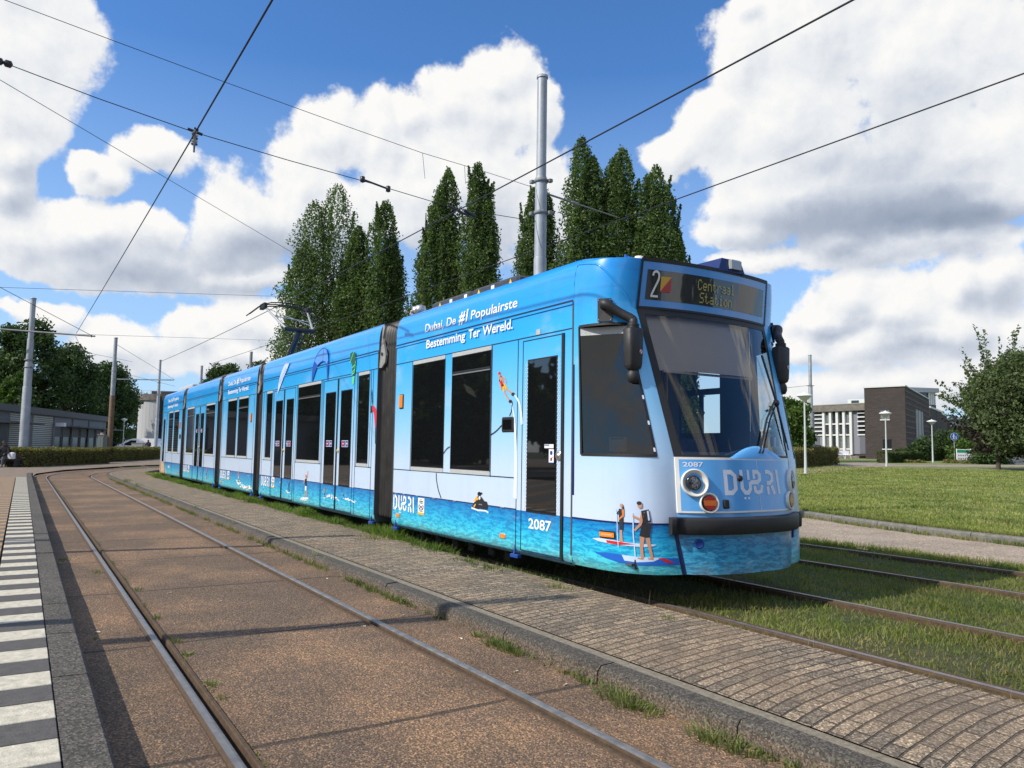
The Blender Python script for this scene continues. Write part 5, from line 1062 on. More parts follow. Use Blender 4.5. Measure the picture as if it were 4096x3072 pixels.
# ------------------------------------------------------------------ poles and overhead wires
GALV = mat('galvanised pole steel', (.30, .33, .36), .55, metal=.2, var=.18, vscale=3, bump=.05, bscale=60); GALD = mat('old grey pole paint', (.20, .215, .22), .6, var=.3, vscale=3)
RUSTP = mat('rust brown pole paint', (.16, .10, .055), .7, var=.4, vscale=4); WIREM = mat('dark copper wire', (.02, .02, .022), .5, metal=.3); INSU = mat('dark insulator', (.03, .025, .025), .35)
def pole(x, y, z0, segs, label, mats=(0,), collars=(), extra=None):
    t = thing('overhead_line_pole', label, 'pole', (x, y, z0), 'tall steel poles carrying the tram wires')
    mb = MB(); z = z0; prof = []
    for i, (h, r) in enumerate(segs):
        a = z; z = z0+h; prof = [(r*1.02, a-z0), (r, a-z0+.02), (r, z-z0-.04), (r*.93, z-z0)]
        mb.lathe(prof, (x, y, z0), n=20, mi=mats[min(i, len(mats)-1)])
    mb.lathe([(segs[-1][1]*1.15, segs[-1][0]-.05), (segs[-1][1]*1.15, segs[-1][0]), (0, segs[-1][0]+.03)], (x, y, z0), n=20)
    mb.build('shaft', [GALV, GALD, RUSTP], t)
    for h, r in collars:
        mb = MB(); mb.lathe([(r, -.03), (r*1.18, -.03), (r*1.18, .03), (r, .03)], (x, y, z0+h), n=16)
        for s in (-1, 1): mb.bbox((x+s*r*1.1-.04, y+s*r*1.1-.04, z0+h-.03), (x+s*r*1.1+.04, y+s*r*1.1+.04, z0+h+.03), .008)
        mb.build('clamp_band', GALD, t)
    return t
pb = CAM+ray(2160, 1085)*14
MP = Vector((pb.x, pb.y, 0))
pole(MP.x, MP.y, -.1, [(4.9, .116), (6.4, .108), (8.33, .092)], 'tall galvanised pole rising behind the roof of the front tram section', (0,), [(5.72, .108), (6.32, .108)])
b1 = hz(92, 41.3, .0); P1 = pole(b1.x, b1.y, 0, [(4.3, .22), (5.6, .195), (6.9, .16), (9.15, .135)], 'stepped grey pole nearest the camera at the hedge end with a long crossarm', (0,), [(5.75, .19), (5.35, .19)])
b2 = hz(437, 59, 0); P2_ = pole(b2.x, b2.y, 0, [(5.0, .19), (7.2, .165), (8.0, .14), (9.5, .13)], 'grey pole with a rust brown foot beside the green cabinet', (2, 0, 0, 0), [(6.9, .15)])
b3 = hz(622, 86, 0); P3 = pole(b3.x, b3.y, 0, [(4.2, .20), (7.0, .17), (8.0, .15), (10.8, .13)], 'grey pole in front of the white van by the tail of the tram', (0,), [(8.2, .14)])
b4 = hz(791, 110, 0); P4 = pole(b4.x, b4.y, 0, [(12.7, .17)], 'short pole tip showing over the second last roof of the tram', (1,))
b4 = hz(988, 80, 0); P4 = pole(b4.x, b4.y, 0, [(11.15, .15)], 'dark pole tip just left of the big poplars above the tram roof', (1,))
b5 = hz(3246, 62, gz(38)); pole(b5.x, b5.y, b5.z-.2, [(at(3246, 1652, 62).z-b5.z+.2, .26), (at(3246, 1541, 62).z-b5.z+.2, .17), (at(3246, 1416, 62).z-b5.z+.2, .13)], 'tall grey pole right of the nearest street lamp with a thick dark foot', (1, 0, 0), [(at(3246, 1541, 62).z-b5.z+.2, .16)])
def wire(a, b, sag=.0, r=.007, label='overhead wire', group=None, name='overhead_wire', ins=()):
    if b is None: P = [Vector(p) for p in a]; a, b = P[0], P[-1]
    else: a, b = Vector(a), Vector(b); n = 14; P = [a+(b-a)*(i/n)-Vector((0, 0, sag*4*(i/n)*(1-i/n))) for i in range(n+1)]
    t = MB(); t.tube(P, r, 6); o = t.build(name, WIREM); tag(o, label, 'wire', group)
    for f, L in ins:
        c = f; d = (b-a).normalized(); k = MB(); prof = [(.012, -L), (.045, -L+.02), (.045, -L+.08), (.018, -L+.1), (.018, L-.1), (.045, L-.08), (.045, L-.02), (.012, L)]
        k.lathe(prof, c, n=10, M=d.to_track_quat('Z', 'Y').to_matrix()); k.build('insulator', INSU, o)
    return o
def Pp(px, py, ax, v): d = ray(px, py); t = (v-CAM[ax])/d[ax]; return CAM+d*t
W1 = [(14, -3.9, 4.9), Pp(780, 532, 1, -3.9), Pp(305, 1333, 1, -3.9)]
o = wire(W1[0], W1[1], .02, .010, 'thick contact wire above the near track, falling from the top edge to the hanging insulator', 'contact wires over the tracks')
o = wire(W1[1], W1[2], .02, .009, 'contact wire above the near track between the hanging insulator and the first pole', 'contact wires over the tracks')
wire((12, 0, 4.96), (-13, 0, 4.96), .0, .009, 'contact wire above the tram leading down to its pantograph', 'contact wires over the tracks'); wire((-13, 0, 4.96), Pp(640, 1447, 1, 0), .05, .009, 'contact wire running on from the pantograph to the far poles', 'contact wires over the tracks')
wire((12, 3.43, 5.38), (-40, 3.43, 5.95), .1, .009, 'contact wire over the far track, crossing in front of the tallest poplars', 'contact wires over the tracks')
SPX = MP.x
wire([Pp(x_, y_, 0, SPX) for x_, y_ in ((-60, 222), (0, 245), (390, 393), (780, 530), (1150, 640), (1502, 738), (1815, 832), (2150, 886))], None, .0, .006, 'lower span wire with insulators stretched from the left edge to the tall pole', 'span wires to the tall pole', ins=((Pp(14, 250, 0, SPX), .10),))
c = Pp(1502, 738, 0, SPX); k = MB(); k.tube([c-Vector((0, .22, -.04)), c+Vector((0, .22, -.03))], .016, 6); k.lathe([(0, -.06), (.04, -.04), (.04, .04), (0, .06)], c-Vector((0, .22, -.04)), n=8); k.lathe([(0, -.06), (.04, -.04), (.04, .04), (0, .06)], c+Vector((0, .22, -.03)), n=8); tag(k.build('strain_insulator', INSU), 'dark dumb-bell insulator on the lower span wire in front of the white cloud', 'insulator')
c = Pp(1815, 832, 0, SPX); k = MB(); k.tube([c-Vector((0, .12, -.02)), c+Vector((0, .3, -.09))], .02, 6); k.tube([c+Vector((0, .2, 0)), c+Vector((0, .42, -.08))], .03, 6); tag(k.build('strain_insulator', INSU), 'dark wire clamp where the tram contact wire meets the lower span wire', 'insulator')
wire([Pp(x_, y_, 0, SPX) for x_, y_ in ((-60, -26), (20, 0), (460, 165), (937, 342), (1400, 510), (1690, 612), (1950, 690), (2140, 752))], None, .0, .0045, 'upper thin span wire from the top left corner to the tall pole', 'span wires to the tall pole')
wire(Pp(-60, 230, 0, SPX)+Vector((0, -.5, .05)), Pp(1330, 1105, 0, SPX-9), .0, .0045, 'thin stay wire slanting down from the left edge to behind the poplars', 'stay wires')
t = thing('hanging_insulator', 'striped hanging insulator holding the thick contact wire against the blue sky', 'insulator', tuple(Pp(780, 530, 0, SPX)))
hp = Pp(780, 527, 0, SPX); ft = W1[1]+Vector((0, 0, .04)); mb = MB(); mb.tube([hp+Vector((0, -.10, .02)), hp+Vector((0, .10, -.02))], .022, 8); mb.tube([hp, hp-Vector((0, 0, .30))], .012, 8); mb.tube([hp-Vector((0, 0, .24)), ft+Vector((0, 0, .02))], .014, 6); mb.tube([ft+Vector((.14, 0, -.05)), ft-Vector((.14, 0, -.0))], .02, 6); mb.build('bracket', INSU, t)
mb = MB()
for i in range(4): mb.lathe([(.02, 0), (.045, .012), (.045, .026), (.02, .036)], hp-Vector((0, 0, .20-.042*i)), n=12, mi=i % 2)
mb.build('insulator_discs', [INSU, mat('pale insulator', (.45, .45, .43), .4)], t)
# bracket arm on the tall pole
arm = MB(); a0 = Pp(2178, 772, 0, SPX); a1 = Pp(2472, 870, 0, SPX); arm.tube([a0, a0+(a1-a0)*.33], .018, 6); arm.tube([a0+(a1-a0)*.3, a1], .012, 6); arm.lathe([(0, -.1), (.03, -.08), (.03, .08), (0, .1)], a0+(a1-a0)*.4, n=8, M=(a1-a0).to_track_quat('Z', 'Y').to_matrix()); tag(arm.build('registration_arm', GALD), 'dark registration arm reaching from the tall pole over the far track', 'bracket arm')
for (pa, pb2, lab) in ((Pp(1690, 612, 0, SPX), Pp(1700, 715, 0, SPX), 'short drop wire hanging from the upper span wire, leftmost of the two'), (Pp(1858, 662, 0, SPX), Pp(1862, 735, 0, SPX), 'short drop wire hanging from the upper span wire, nearer the pole')): wire(pa, pb2, 0, .004, lab, 'drop wires', 'drop_wire')
# far wires
def wd(p, d, q, e, r, lab): wire(at(*p, d), at(*q, e), 0, r, lab, 'distant wires between the far poles')
wd((-40, 1148), 38, (1620, 1202), 62, .010, 'thin pale wire crossing above the pantograph from the left edge'); wd((185, 1333), 42, (1420, 1372), 80, .010, 'thin wire crossing below the pantograph towards the poplars'); wd((-40, 1128), 38, (366, 1342), 41, .014, 'stay wire slanting down to the tip of the long crossarm'); wd((302, 1345), 41, (352, 1445), 52, .012, 'short wire dropping from the crossarm in front of the trees')
wd((470, 1380), 58, (700, 1520), 88, .014, 'wire slanting down from the rust footed pole to the right'); wd((205, 1382), 48, (530, 1447), 84, .014, 'wire linking the crossarm pole with the far poles'); wd((160, 1412), 45, (360, 1440), 50, .016, 'lower bracket wire behind the crossarm pole'); wd((520, 1500), 80, (700, 1545), 88, .014, 'lowest wire running toward the tail of the tram')
wd((3150, 1551), 40, (3240, 1541), 62, .012, 'short wire reaching the tall pole beside the right mirror')
for t_, p, q, d, r in ((P1, (-60, 1312), (380, 1345), 41.2, .045), (P3, (468, 1517), (695, 1520), 85.8, .06)):
    mb = MB(); mb.tube([at(*p, d), at(*q, d)], r, 8); mb.lathe([(0, -.09), (.08, 0), (0, .09)], at(q[0]-14, q[1]-1, d), n=8); mb.build('crossarm', GALD, t_)
# ------------------------------------------------------------------ trees
LEAF = {}
LEAF['poplar'] = m_leaf('poplar leaf', [(.045, .075, .024), (.068, .11, .034), (.10, .15, .045), (.145, .20, .065)], .32)
LEAF['dark'] = m_leaf('dark tree leaf', [(.022, .045, .014), (.038, .07, .02), (.06, .10, .03), (.09, .135, .04)], .25)
LEAF['mid'] = m_leaf('mid green leaf', [(.03, .07, .012), (.06, .11, .02), (.09, .15, .03), (.13, .18, .05)], .3)
LEAF['mixed'] = m_leaf('green and bronze leaf', [(.055, .06, .035), (.07, .09, .042), (.095, .13, .055), (.13, .17, .07), (.18, .22, .09)], .35)
LEAF['hedge'] = m_leaf('hedge leaf', [(.08, .075, .026), (.14, .13, .04), (.19, .14, .055), (.15, .19, .045), (.26, .21, .08)], .3)
LEAF['purple'] = m_leaf('bronze leaf', [(.02, .015, .016), (.035, .024, .026), (.05, .036, .034), (.045, .06, .03)], .2)
BARK = mat('tree bark', (.075, .06, .045), .9, var=.4, vscale=6, bump=.8, bscale=20)
def leafcloud(name, C, size, mt, parent, r_=None):
    n = len(C); a = rng.normal(size=(n, 3)); a /= np.linalg.norm(a, axis=1)[:, None]; b = rng.normal(size=(n, 3)); b -= a*(a*b).sum(1)[:, None]; b /= np.linalg.norm(b, axis=1)[:, None]
    s = (size*rng.uniform(.6, 1.4, n))[:, None]
    V = np.stack([C-a*s, C+b*s*.55, C+a*s, C-b*s*.55], 1).reshape(-1, 3); i = np.arange(n)*4
    return npmesh(name, V, np.stack([i, i+1, i+2, i+3], 1), mt, parent)
def poplar(px, top, d, wd_, lean, lab, n=60000, tips=None):
    b = hz(px, d, 0); H = CAM.z+(1800-(2048-px)*.0153-top)/FPX*d; R0 = wd_/FPX*d/2
    t = thing('poplar_tree', lab, 'tree', tuple(b), 'row of tall dark poplars behind the tram')
    mb = MB(); mb.tube([b, b+Vector((0, 0, H*.4)), b+Vector((0, 0, H*.85))], [.35, .22, .05], 8); C = []; tips = tips or [(0, 1.0)]
    PF = np.array([0, .08, .2, .38, .55, .7, .82, .92, .97, 1.0]); PRr = np.array([.95, 1.1, 1.12, 1.08, .98, .84, .67, .46, .30, .10]); ph = rng.uniform(0, 6, 6); K = len(tips)
    for ti, (tx, th_) in enumerate(tips):
        Ht = H*th_; m_ = n//K; f_ = rng.uniform(0, 1, m_*2); keep = rng.uniform(0, 1, m_*2) < np.interp(f_, PF, PRr)**.8+.08; f_ = f_[keep][:m_]; m_ = len(f_)
        sh = 1.0 if K == 1 else .74; r_ = R0*sh*np.interp(f_, PF, PRr); th = rng.uniform(0, 2*PI, m_); h = f_*Ht
        # upswept branches make vertical ribs that swell and part as they climb
        rib = 1+.16*np.sin(th*5+ph[0]+h*.5+2*np.sin(h*.35+ph[1]))+.12*np.sin(th*9+ph[2]-h*.9)+.17*np.sin(h*1.1+th*2+ph[3])+.10*np.sin(h*3.7+th*4+ph[4])
        q_ = rng.beta(5, 1.3, m_)*rib*(1+rng.exponential(.05, m_)); ax = (lean+tx*R0)*f_**1.2*1.0+tx*R0*.5*(1-f_)
        x_ = ax+np.cos(th)*r_*q_; y_ = np.sin(th)*r_*q_
        C.append(np.stack([b.x+_r.x*x_+fh.x*y_, b.y+_r.y*x_+fh.y*y_, h+rng.normal(0, .15, m_)], 1))
    for k in range(34):              # loose leading shoots that break the outline
        tx, th_ = tips[k % K]; f0 = random.uniform(.25, .93); a = random.uniform(0, 2*PI); r_ = R0*(1 if K == 1 else .7)*float(np.interp(f0, PF, PRr)); c0 = np.array([b.x, b.y, 0])+np.array([_r.x, _r.y, 0])*((lean+tx*R0)*f0**1.2+math.cos(a)*r_*.95)+np.array([fh.x, fh.y, 0])*math.sin(a)*r_*.95; L = random.uniform(1.2, 3.4); m_ = 190
        g_ = rng.uniform(0, 1, m_); C.append(c0[None]+np.stack([rng.normal(0, .17, m_)*(1.1-g_)+_r.x*math.cos(a)*.35*g_, rng.normal(0, .17, m_)*(1.1-g_)+_r.y*math.cos(a)*.35*g_, H*th_*f0-.4+g_*L], 1))
    mb.build('trunk', BARK, t); leafcloud('crown', np.concatenate(C), .115, LEAF['poplar'], t)
    return t
POP = [(1265, 745, 72, 330, 0, 'broad poplar at the left end of the row, behind the pantograph', [(-.25, .96), (-.45, .80), (.30, 1.03)]), (1375, 890, 70, 190, .2, 'shorter poplar tucked between the leftmost and the third poplar', [(.25, 1), (0, .9)]), (1490, 785, 69, 230, .3, 'third poplar from the left with a ragged round shouldered top', [(.1, 1.0), (.35, .86)]),
  (1680, 650, 67, 240, 1.2, 'tall pointed poplar left of the two middle trees, with a single spire', [(.3, 1.0), (.1, .93)]), (1785, 960, 66, 120, 0, 'small thin poplar squeezed between the two middle spires', [(0, 1)]), (1900, 626, 65, 210, -.1, 'slender poplar with a forked tip left of the tall steel pole', [(-.05, 1.0), (.25, .93)]),
  (2120, 705, 64, 230, .2, 'poplar standing directly behind the tall steel pole', [(0, .98), (.35, .97)]), (2325, 516, 61, 255, .1, 'tallest poplar, first one right of the steel pole', [(-.1, 1.0), (.25, .94)]), (2478, 560, 61, 265, .1, 'poplar second to the right of the steel pole, dense with a blunt top', [(0, 1.0), (-.25, .96)]), (2620, 634, 60, 250, .1, 'poplar with three blunt tips, second from the right end of the row', [(0, 1), (.3, .93), (-.25, .97)]),
  (2712, 900, 60, 150, 0, 'low loose poplar at the right end of the row above the cab', [(0, 1), (.4, .85)])]
for a in POP: poplar(*a[:6], tips=a[6])
def round_tree(b, H, W_, mt, lab, cat='tree', group=None, n=9000, ls=.2, low=.15, lobes=34, name='leafy_tree', trunk=.25, up=0, th=None):
    t = thing(name, lab, cat, tuple(b), group); mb = MB(); b = Vector(b); mb.tube([b, b+Vector((0, 0, H*.35)), b+Vector((.1, 0, H*.7))], [trunk, trunk*.7, trunk*.25], 8); C = []
    for k in range(lobes):
        a = random.uniform(0, 2*PI); hh = low+(1-low)*random.random(); e = math.sqrt(max(.03, 1-((hh-(low+.40))/(1-low-.38))**2)) if abs(hh-(low+.40)) < (1-low-.38) else .2
        rad = W_/2*e*math.sqrt(random.uniform(.1, 1))*.8; c = b+Vector((math.cos(a)*rad, math.sin(a)*rad, H*hh*.93)); R_ = W_*random.uniform(.11, .2); m_ = n//lobes
        v = rng.normal(size=(m_, 3)); v /= np.linalg.norm(v, axis=1)[:, None]; v *= (rng.uniform(.2, 1, m_)**.5)[:, None]*R_*rng.uniform(.7, 1.15, m_)[:, None]; v[:, 2] *= .8+up; C.append(v+np.array(c))
        if k % 3 == 0: mb.tube([b+Vector((0, 0, H*random.uniform(.25, .45))), c], [trunk*.35, .03], 5)
    mb.build('trunk', BARK, t); leafcloud('crown', np.concatenate(C), ls, LEAF[mt], t); return t
def T(px, d, top, w_px, mt, lab, **k):
    hy = 1800-(2048-px)*.0153; b = hz(px, d, 0 if px < 2600 else gz(CAM.y+d*.8)); H = CAM.z+(hy-top)/FPX*d-b.z; return round_tree(b, H, w_px/FPX*d, mt, lab, **k)
gL = 'dark trees behind the louvred building'
T(-60, 92, 1370, 380, 'dark', 'dark tree cut by the left edge of the picture', group=gL, low=.02, n=16000, lobes=60); T(85, 88, 1245, 350, 'dark', 'tallest dark tree behind the crossarm pole', group=gL, low=.02, n=24000, lobes=80); T(245, 95, 1375, 330, 'dark', 'dark tree just right of the crossarm pole', group=gL, low=.02, n=20000, lobes=70)
T(40, 72, 1470, 130, 'mid', 'light green conical young tree at the left over the louvred wall', low=.05, n=5000, name='conical_tree'); T(395, 108, 1425, 290, 'dark', 'rounded tree behind the rust footed pole with a lacy top', group=gL, low=.02, n=20000, lobes=70)
T(310, 104, 1470, 300, 'dark', 'low dark tree filling the gap between the poles', group=gL, low=.02, n=16000, lobes=60); T(480, 134, 1520, 250, 'dark', 'dark tree sloping down toward the curved building', group=gL, low=.02); T(565, 150, 1575, 170, 'dark', 'smallest dark tree behind the curved building', group=gL, low=.02, n=9000)
T(870, 120, 1432, 190, 'dark', 'round topped tree above the second last roof of the tram', low=.3, n=16000, lobes=60); T(1030, 125, 1430, 160, 'dark', 'tree top left of the poplars above the middle of the tram', low=.3, n=7000)
T(3170, 52, 1590, 220, 'mid', 'mid green street tree behind the nearest lamp, in front of the houses', low=.25, n=9000, ls=.15)
# right-hand tree with long shoots
tb = hz(3990, 46, gz(32)); t = thing('spreading_tree', 'large spreading tree with long spiky shoots and bronze lower leaves at the right edge', 'tree', tuple(tb)); mb = MB(); mb.tube([tb, tb+Vector((.05, 0, 1.6)), tb+Vector((.3, 0, 3.0))], [.14, .11, .09], 8); C = []; C2 = []
v = rng.normal(size=(15000, 3)); v /= np.linalg.norm(v, axis=1)[:, None]; v *= (rng.uniform(.15, 1, 15000)**.45*(1+.12*np.sin(v[:, 0]*9+v[:, 2]*7)*np.cos(v[:, 1]*8)))[:, None]*np.array([2.5, 2.5, 2.0]); C.append(v+np.array(tb+_r*.8+Vector((0, 0, 4.4))))
for k in range(460):
    a = random.uniform(0, 2*PI); st = tb+Vector((0, 0, random.uniform(1.0, 3.2)))+_r*.9*random.random(); el_ = random.uniform(-.22, 1.35); L = random.uniform(2.0, 5.0)*(1.0 if el_ < .9 else 1.15); L *= .62 if el_ < .22 else 1; dd = Vector((math.cos(a)*math.cos(el_), math.sin(a)*math.cos(el_), math.sin(el_)))
    en = st+dd*L+_r*.9*(1 if L > 2 else .6)+Vector((0, 0, .25*L*.4)); 
    if k % 2 == 0: mb.tube([st, (st+en)/2+Vector((0, 0, -.1)), en], [.035, .02, .008], 5)
    m_ = 95; f_ = rng.uniform(.12, 1.02, m_); P = np.array(st)[None]+(np.array(en)-np.array(st))[None]*f_[:, None]+rng.normal(0, .10, (m_, 3))*(1.6-f_)[:, None]; (C2 if en.z < tb.z+3.6 else C).append(P)
mb.build('trunk', BARK, t); leafcloud('crown', np.concatenate(C), .10, LEAF['mixed'], t); leafcloud('lower_crown', np.concatenate(C2), .10, LEAF['purple'], t)
tb2 = hz(4110, 44, gz(30)); round_tree(tb2, 7.4, 6.0, 'mixed', 'second spreading tree half cut by the right edge', n=26000, ls=.09, low=.18, lobes=90, trunk=.15)
def bush(px, d, w_, h, mt, lab, n=2500, ls=.12):
    y_ = CAM.y+d*.8; b = hz(px, d, gz(y_)-.1); t = thing('shrub', lab, 'shrub', tuple(b)); C = []; mb = MB()
    for k in range(9):
        c = np.array(b)+np.array([random.uniform(-.5, .5)*w_*.7, random.uniform(-.5, .5)*w_*.7, h*random.uniform(.25, .75)]); v = rng.normal(size=(n//9, 3)); v /= np.linalg.norm(v, axis=1)[:, None]; v *= (rng.uniform(.1, 1, n//9)**.5)[:, None]*np.array([w_*.28, w_*.28, h*.33]); C.append(v+c); mb.tube([b, Vector(c)], [.03, .01], 5)
    mb.build('stems', BARK, t); leafcloud('foliage', np.concatenate(C), ls, LEAF[mt], t)
bush(3790, 74, 3.2, 3.5, 'dark', 'dark shrub against the side of the brick tower'); bush(3690, 72, 2.4, 2.8, 'dark', 'dark bush behind the second lamp at the tower corner'); bush(3880, 66, 3.6, 3.2, 'mid', 'yellow green shrub right of the round blue sign', 3500); bush(3945, 60, 2.5, 1.6, 'dark', 'low dark shrub below the bronze tree', 2000); bush(3950, 90, 8, 3.5, 'dark', 'distant dark shrubbery beyond the bronze tree'); bush(4060, 95, 8, 3.0, 'dark', 'distant dark shrubbery at the right edge')
bush(3660, 63.5, 2.0, .5, 'hedge', 'low rough plants at the foot of the middle lamp', 1200, .08); bush(3840, 63, 2.6, .6, 'hedge', 'low rough plants left of the green information board', 1200, .08); bush(3905, 62.5, 1.6, .8, 'hedge', 'dry yellowish plants right of the green information board', 1200, .08)
def hedge(a, b, w_, h, lab, mt='hedge', n=9000, ls=.06, name='clipped_hedge', grp=None, z0=None):
    a, b = Vector(a), Vector(b); d = (b-a); L = d.length; d.normalize(); s = Vector((-d.y, d.x, 0)); t = thing(name, lab, 'hedge', tuple(a), grp)
    U = rng.uniform(0, 1, n); face = rng.uniform(0, 1, n); V_ = np.where(face < .4, 1+rng.normal(0, .04, n), rng.uniform(0, 1, n)); S_ = np.where(face < .4, rng.uniform(-1, 1, n), np.sign(rng.uniform(-1, 1, n))*(1+rng.normal(0, .08, n)))
    en = rng.uniform(0, 1, n) < .06; U = np.where(en, rng.choice([0, 1], n)+rng.normal(0, .005, n), U); S_ = np.where(en, rng.uniform(-1, 1, n), S_)
    hh = h*(1+.04*np.sin(U*L*2.1)+.03*np.sin(U*L*5.3)); P = np.array(a)[None]+np.array(d)[None]*(U*L)[:, None]+np.array(s)[None]*(S_*w_/2)[:, None]; P[:, 2] = a.z+(b.z-a.z)*U+V_*hh
    leafcloud('foliage', P, ls, LEAF[mt], t); mb = MB(); k = w_*.40
    vs = [a-s*k, a+s*k, b+s*k, b-s*k]; mb.add([tuple(v) for v in vs]+[(v.x, v.y, v.z+h*.93) for v in vs], [(4, 5, 6, 7), (0, 1, 5, 4), (1, 2, 6, 5), (2, 3, 7, 6), (3, 0, 4, 7)]); mb.build('twig_core', mat('hedge twigs', (.035, .030, .016), .95, var=.6, vscale=30), t)
    return t
hA = hz(62, 39.5, 0); hB = hz(410, 50, 0); hedge(hA, hB, .9, .92, 'brownish clipped hedge in front of the louvred building, left of the green cabinet', n=14000, ls=.05, grp='hedges at the end of the tracks')
hA = hz(424, 54, 0); hB = hz(660, 72, 0); hedge(hA, hB, .9, .95, 'brownish clipped hedge in front of the white van', n=12000, ls=.06, grp='hedges at the end of the tracks')
def H2(p1, d1, p2, d2, h, lab, **k):
    a = hz(p1, d1, 0); b = hz(p2, d2, 0); a.z = gz(a.y); b.z = gz(b.y); return hedge(a, b, 1.0, h, lab, **k)
LEAF['gh'] = m_leaf('green hedge leaf', [(.02, .04, .010), (.04, .07, .015), (.07, .10, .025), (.09, .12, .03)], .25)
H2(3110, 46, 3325, 57, 1.15, 'low hedge behind the nearest street lamp beside the tram nose', n=12000, ls=.06); H2(3530, 63, 3668, 66, .85, 'dark green hedge behind the second street lamp', mt='gh', n=7000); H2(3600, 72, 3800, 76, 1.0, 'longer green hedge running behind the third street lamp', mt='gh', n=9000); H2(3850, 74, 4150, 78, 1.0, 'far green hedge under the bronze tree', mt='gh', n=9000)
# ------------------------------------------------------------------ street lamps, signs, small things on the lawn
LAMPW = mat('white lamp post paint', (.50, .54, .54), .5); OPAL = mat('opal lamp shade', (.55, .57, .54), .3)
def lamp(b, h, lab, grp='mushroom street lamps', s=.82):
    t = thing('street_lamp', lab, 'street lamp', tuple(b), grp); b = Vector(b); mb = MB(); mb.lathe([(.085, 0), (.07, .35), (.045, h*.6), (.04, h-.62*s)], b, n=14); mb.build('post', LAMPW, t)
    mb = MB(); z = h-.62*s; mb.lathe([(.05, z), (.10, z+.06), (.40*s, z+.34*s), (.46*s, z+.38*s)], b, n=24); mb.build('glass_bowl', OPAL, t)
    mb = MB(); mb.lathe([(.48*s, z+.37*s), (.47*s, z+.42*s), (.2*s, z+.52*s), (.04, z+.56*s), (.03, z+.62*s), (0, z+.62*s)], b, n=24); mb.build('lamp_cap', mat('pale lamp cap', (.72, .75, .74), .4), t); return t
for i, (px, py, lab, top) in enumerate([(3223, 1896, 'nearest white street lamp at the lawn edge right of the tram mirror', 1566), (3547, 1866, 'white street lamp in front of the brick tower', 1642), (3732, 1850, 'white street lamp at the corner of the brick tower', 1677)]):
    p = gp(px, py); d = (p-CAM).dot(_f); lamp((p.x, p.y, gz(p.y)), (py-top)/FPX*d, lab)
b = hz(490, 98, 0); lamp(b, 4.6, 'small far street lamp between the hedge and the trees'); b = hz(4040, 92, 1.0); lamp(b, 3.3, 'far lamp with a wide white head under the trees at the right')
p = hz(3818, 66, .72); t = thing('pedestrian_sign', 'round blue sign with white walking figures on a grey post', 'traffic sign', tuple(p)); z0 = p.z; zc = at(3818, 1747, 66).z
mb = MB(); mb.tube([p-Vector((0, 0, .1)), p+Vector((0, 0, zc-z0+.3))], .035, 8); mb.build('post', GALV, t)
fr = -Vector((_f.x, _f.y, 0)).normalized(); rt = _r
def signput(c, o, k=1): return lambda x, z: tuple(c+rt*x*k+Vector((0, 0, z*k))+fr*o)
c = Vector((p.x, p.y, zc)); mb = MB(); disc2(mb, (0, 0), .66, .66, signput(c, .05, .52), 0, 28); disc2(mb, (0, 0), .62, .62, signput(c, .055, .52), 1, 28); disc2(mb, (0, 0), .66, .66, signput(c, .035, .52), 2, 28)
q1_ = signput(c, .06, .52)
disc2(mb, (-.12, .36), .09, .09, q1_, 0); stroke(mb, [(-.12, .26), (-.13, -.05)], [.2, .16], q1_, 0); stroke(mb, [(-.13, -.05), (-.28, -.42)], .09, q1_, 0); stroke(mb, [(-.12, -.05), (.02, -.42)], .09, q1_, 0); stroke(mb, [(-.18, .2), (-.32, .0)], .06, q1_, 0); stroke(mb, [(-.06, .2), (.1, -.02)], .06, q1_, 0)
disc2(mb, (.27, .05), .065, .065, q1_, 0); stroke(mb, [(.27, -.03), (.27, -.22)], [.16, .12], q1_, 0); stroke(mb, [(.26, -.2), (.2, -.42)], .06, q1_, 0); stroke(mb, [(.28, -.2), (.36, -.42)], .06, q1_, 0); stroke(mb, [(.22, -.05), (.12, -.08)], .045, q1_, 0)
mb.build('sign_plate', [WHITEL, mat('sign blue', (.01, .10, .48), .4), GALD], t)
p = hz(3855, 63.5, .78); t = thing('information_board', 'low white information board with a green heading on the grass', 'sign', tuple(p)); c = Vector((p.x, p.y, p.z+.62)); mb = MB()
Mb = Matrix((( rt.x, fr.x, 0, c.x), (rt.y, fr.y, 0, c.y), (0, 0, 1, c.z), (0, 0, 0, 1))); mb.bbox((-.62, -.03, -.5), (.62, .03, .5), .01, 0, Mb); q2_ = signput(c, .035)
poly2(mb, [(-.58, .22), (.58, .22), (.58, .46), (-.58, .46)], q2_, 1)
for r_ in range(2):
    for k in range(6): poly2(mb, [(-.5+k*.18, -.32+r_*.26), (-.39+k*.18, -.32+r_*.26), (-.39+k*.18, -.2+r_*.26), (-.5+k*.18, -.2+r_*.26)], q2_, 2)
mb.build('panel', [WHITEL, mat('sign green', (.01, .28, .10), .5), mat('grey pictogram', (.25, .26, .27), .6)], t)
mb = MB()
for s in (-.58, .58): mb.tube([c+rt*s-Vector((0, 0, .9)), c+rt*s+Vector((0, 0, .55))], .03, 6)
mb.build('board_legs', WHITEL, t)
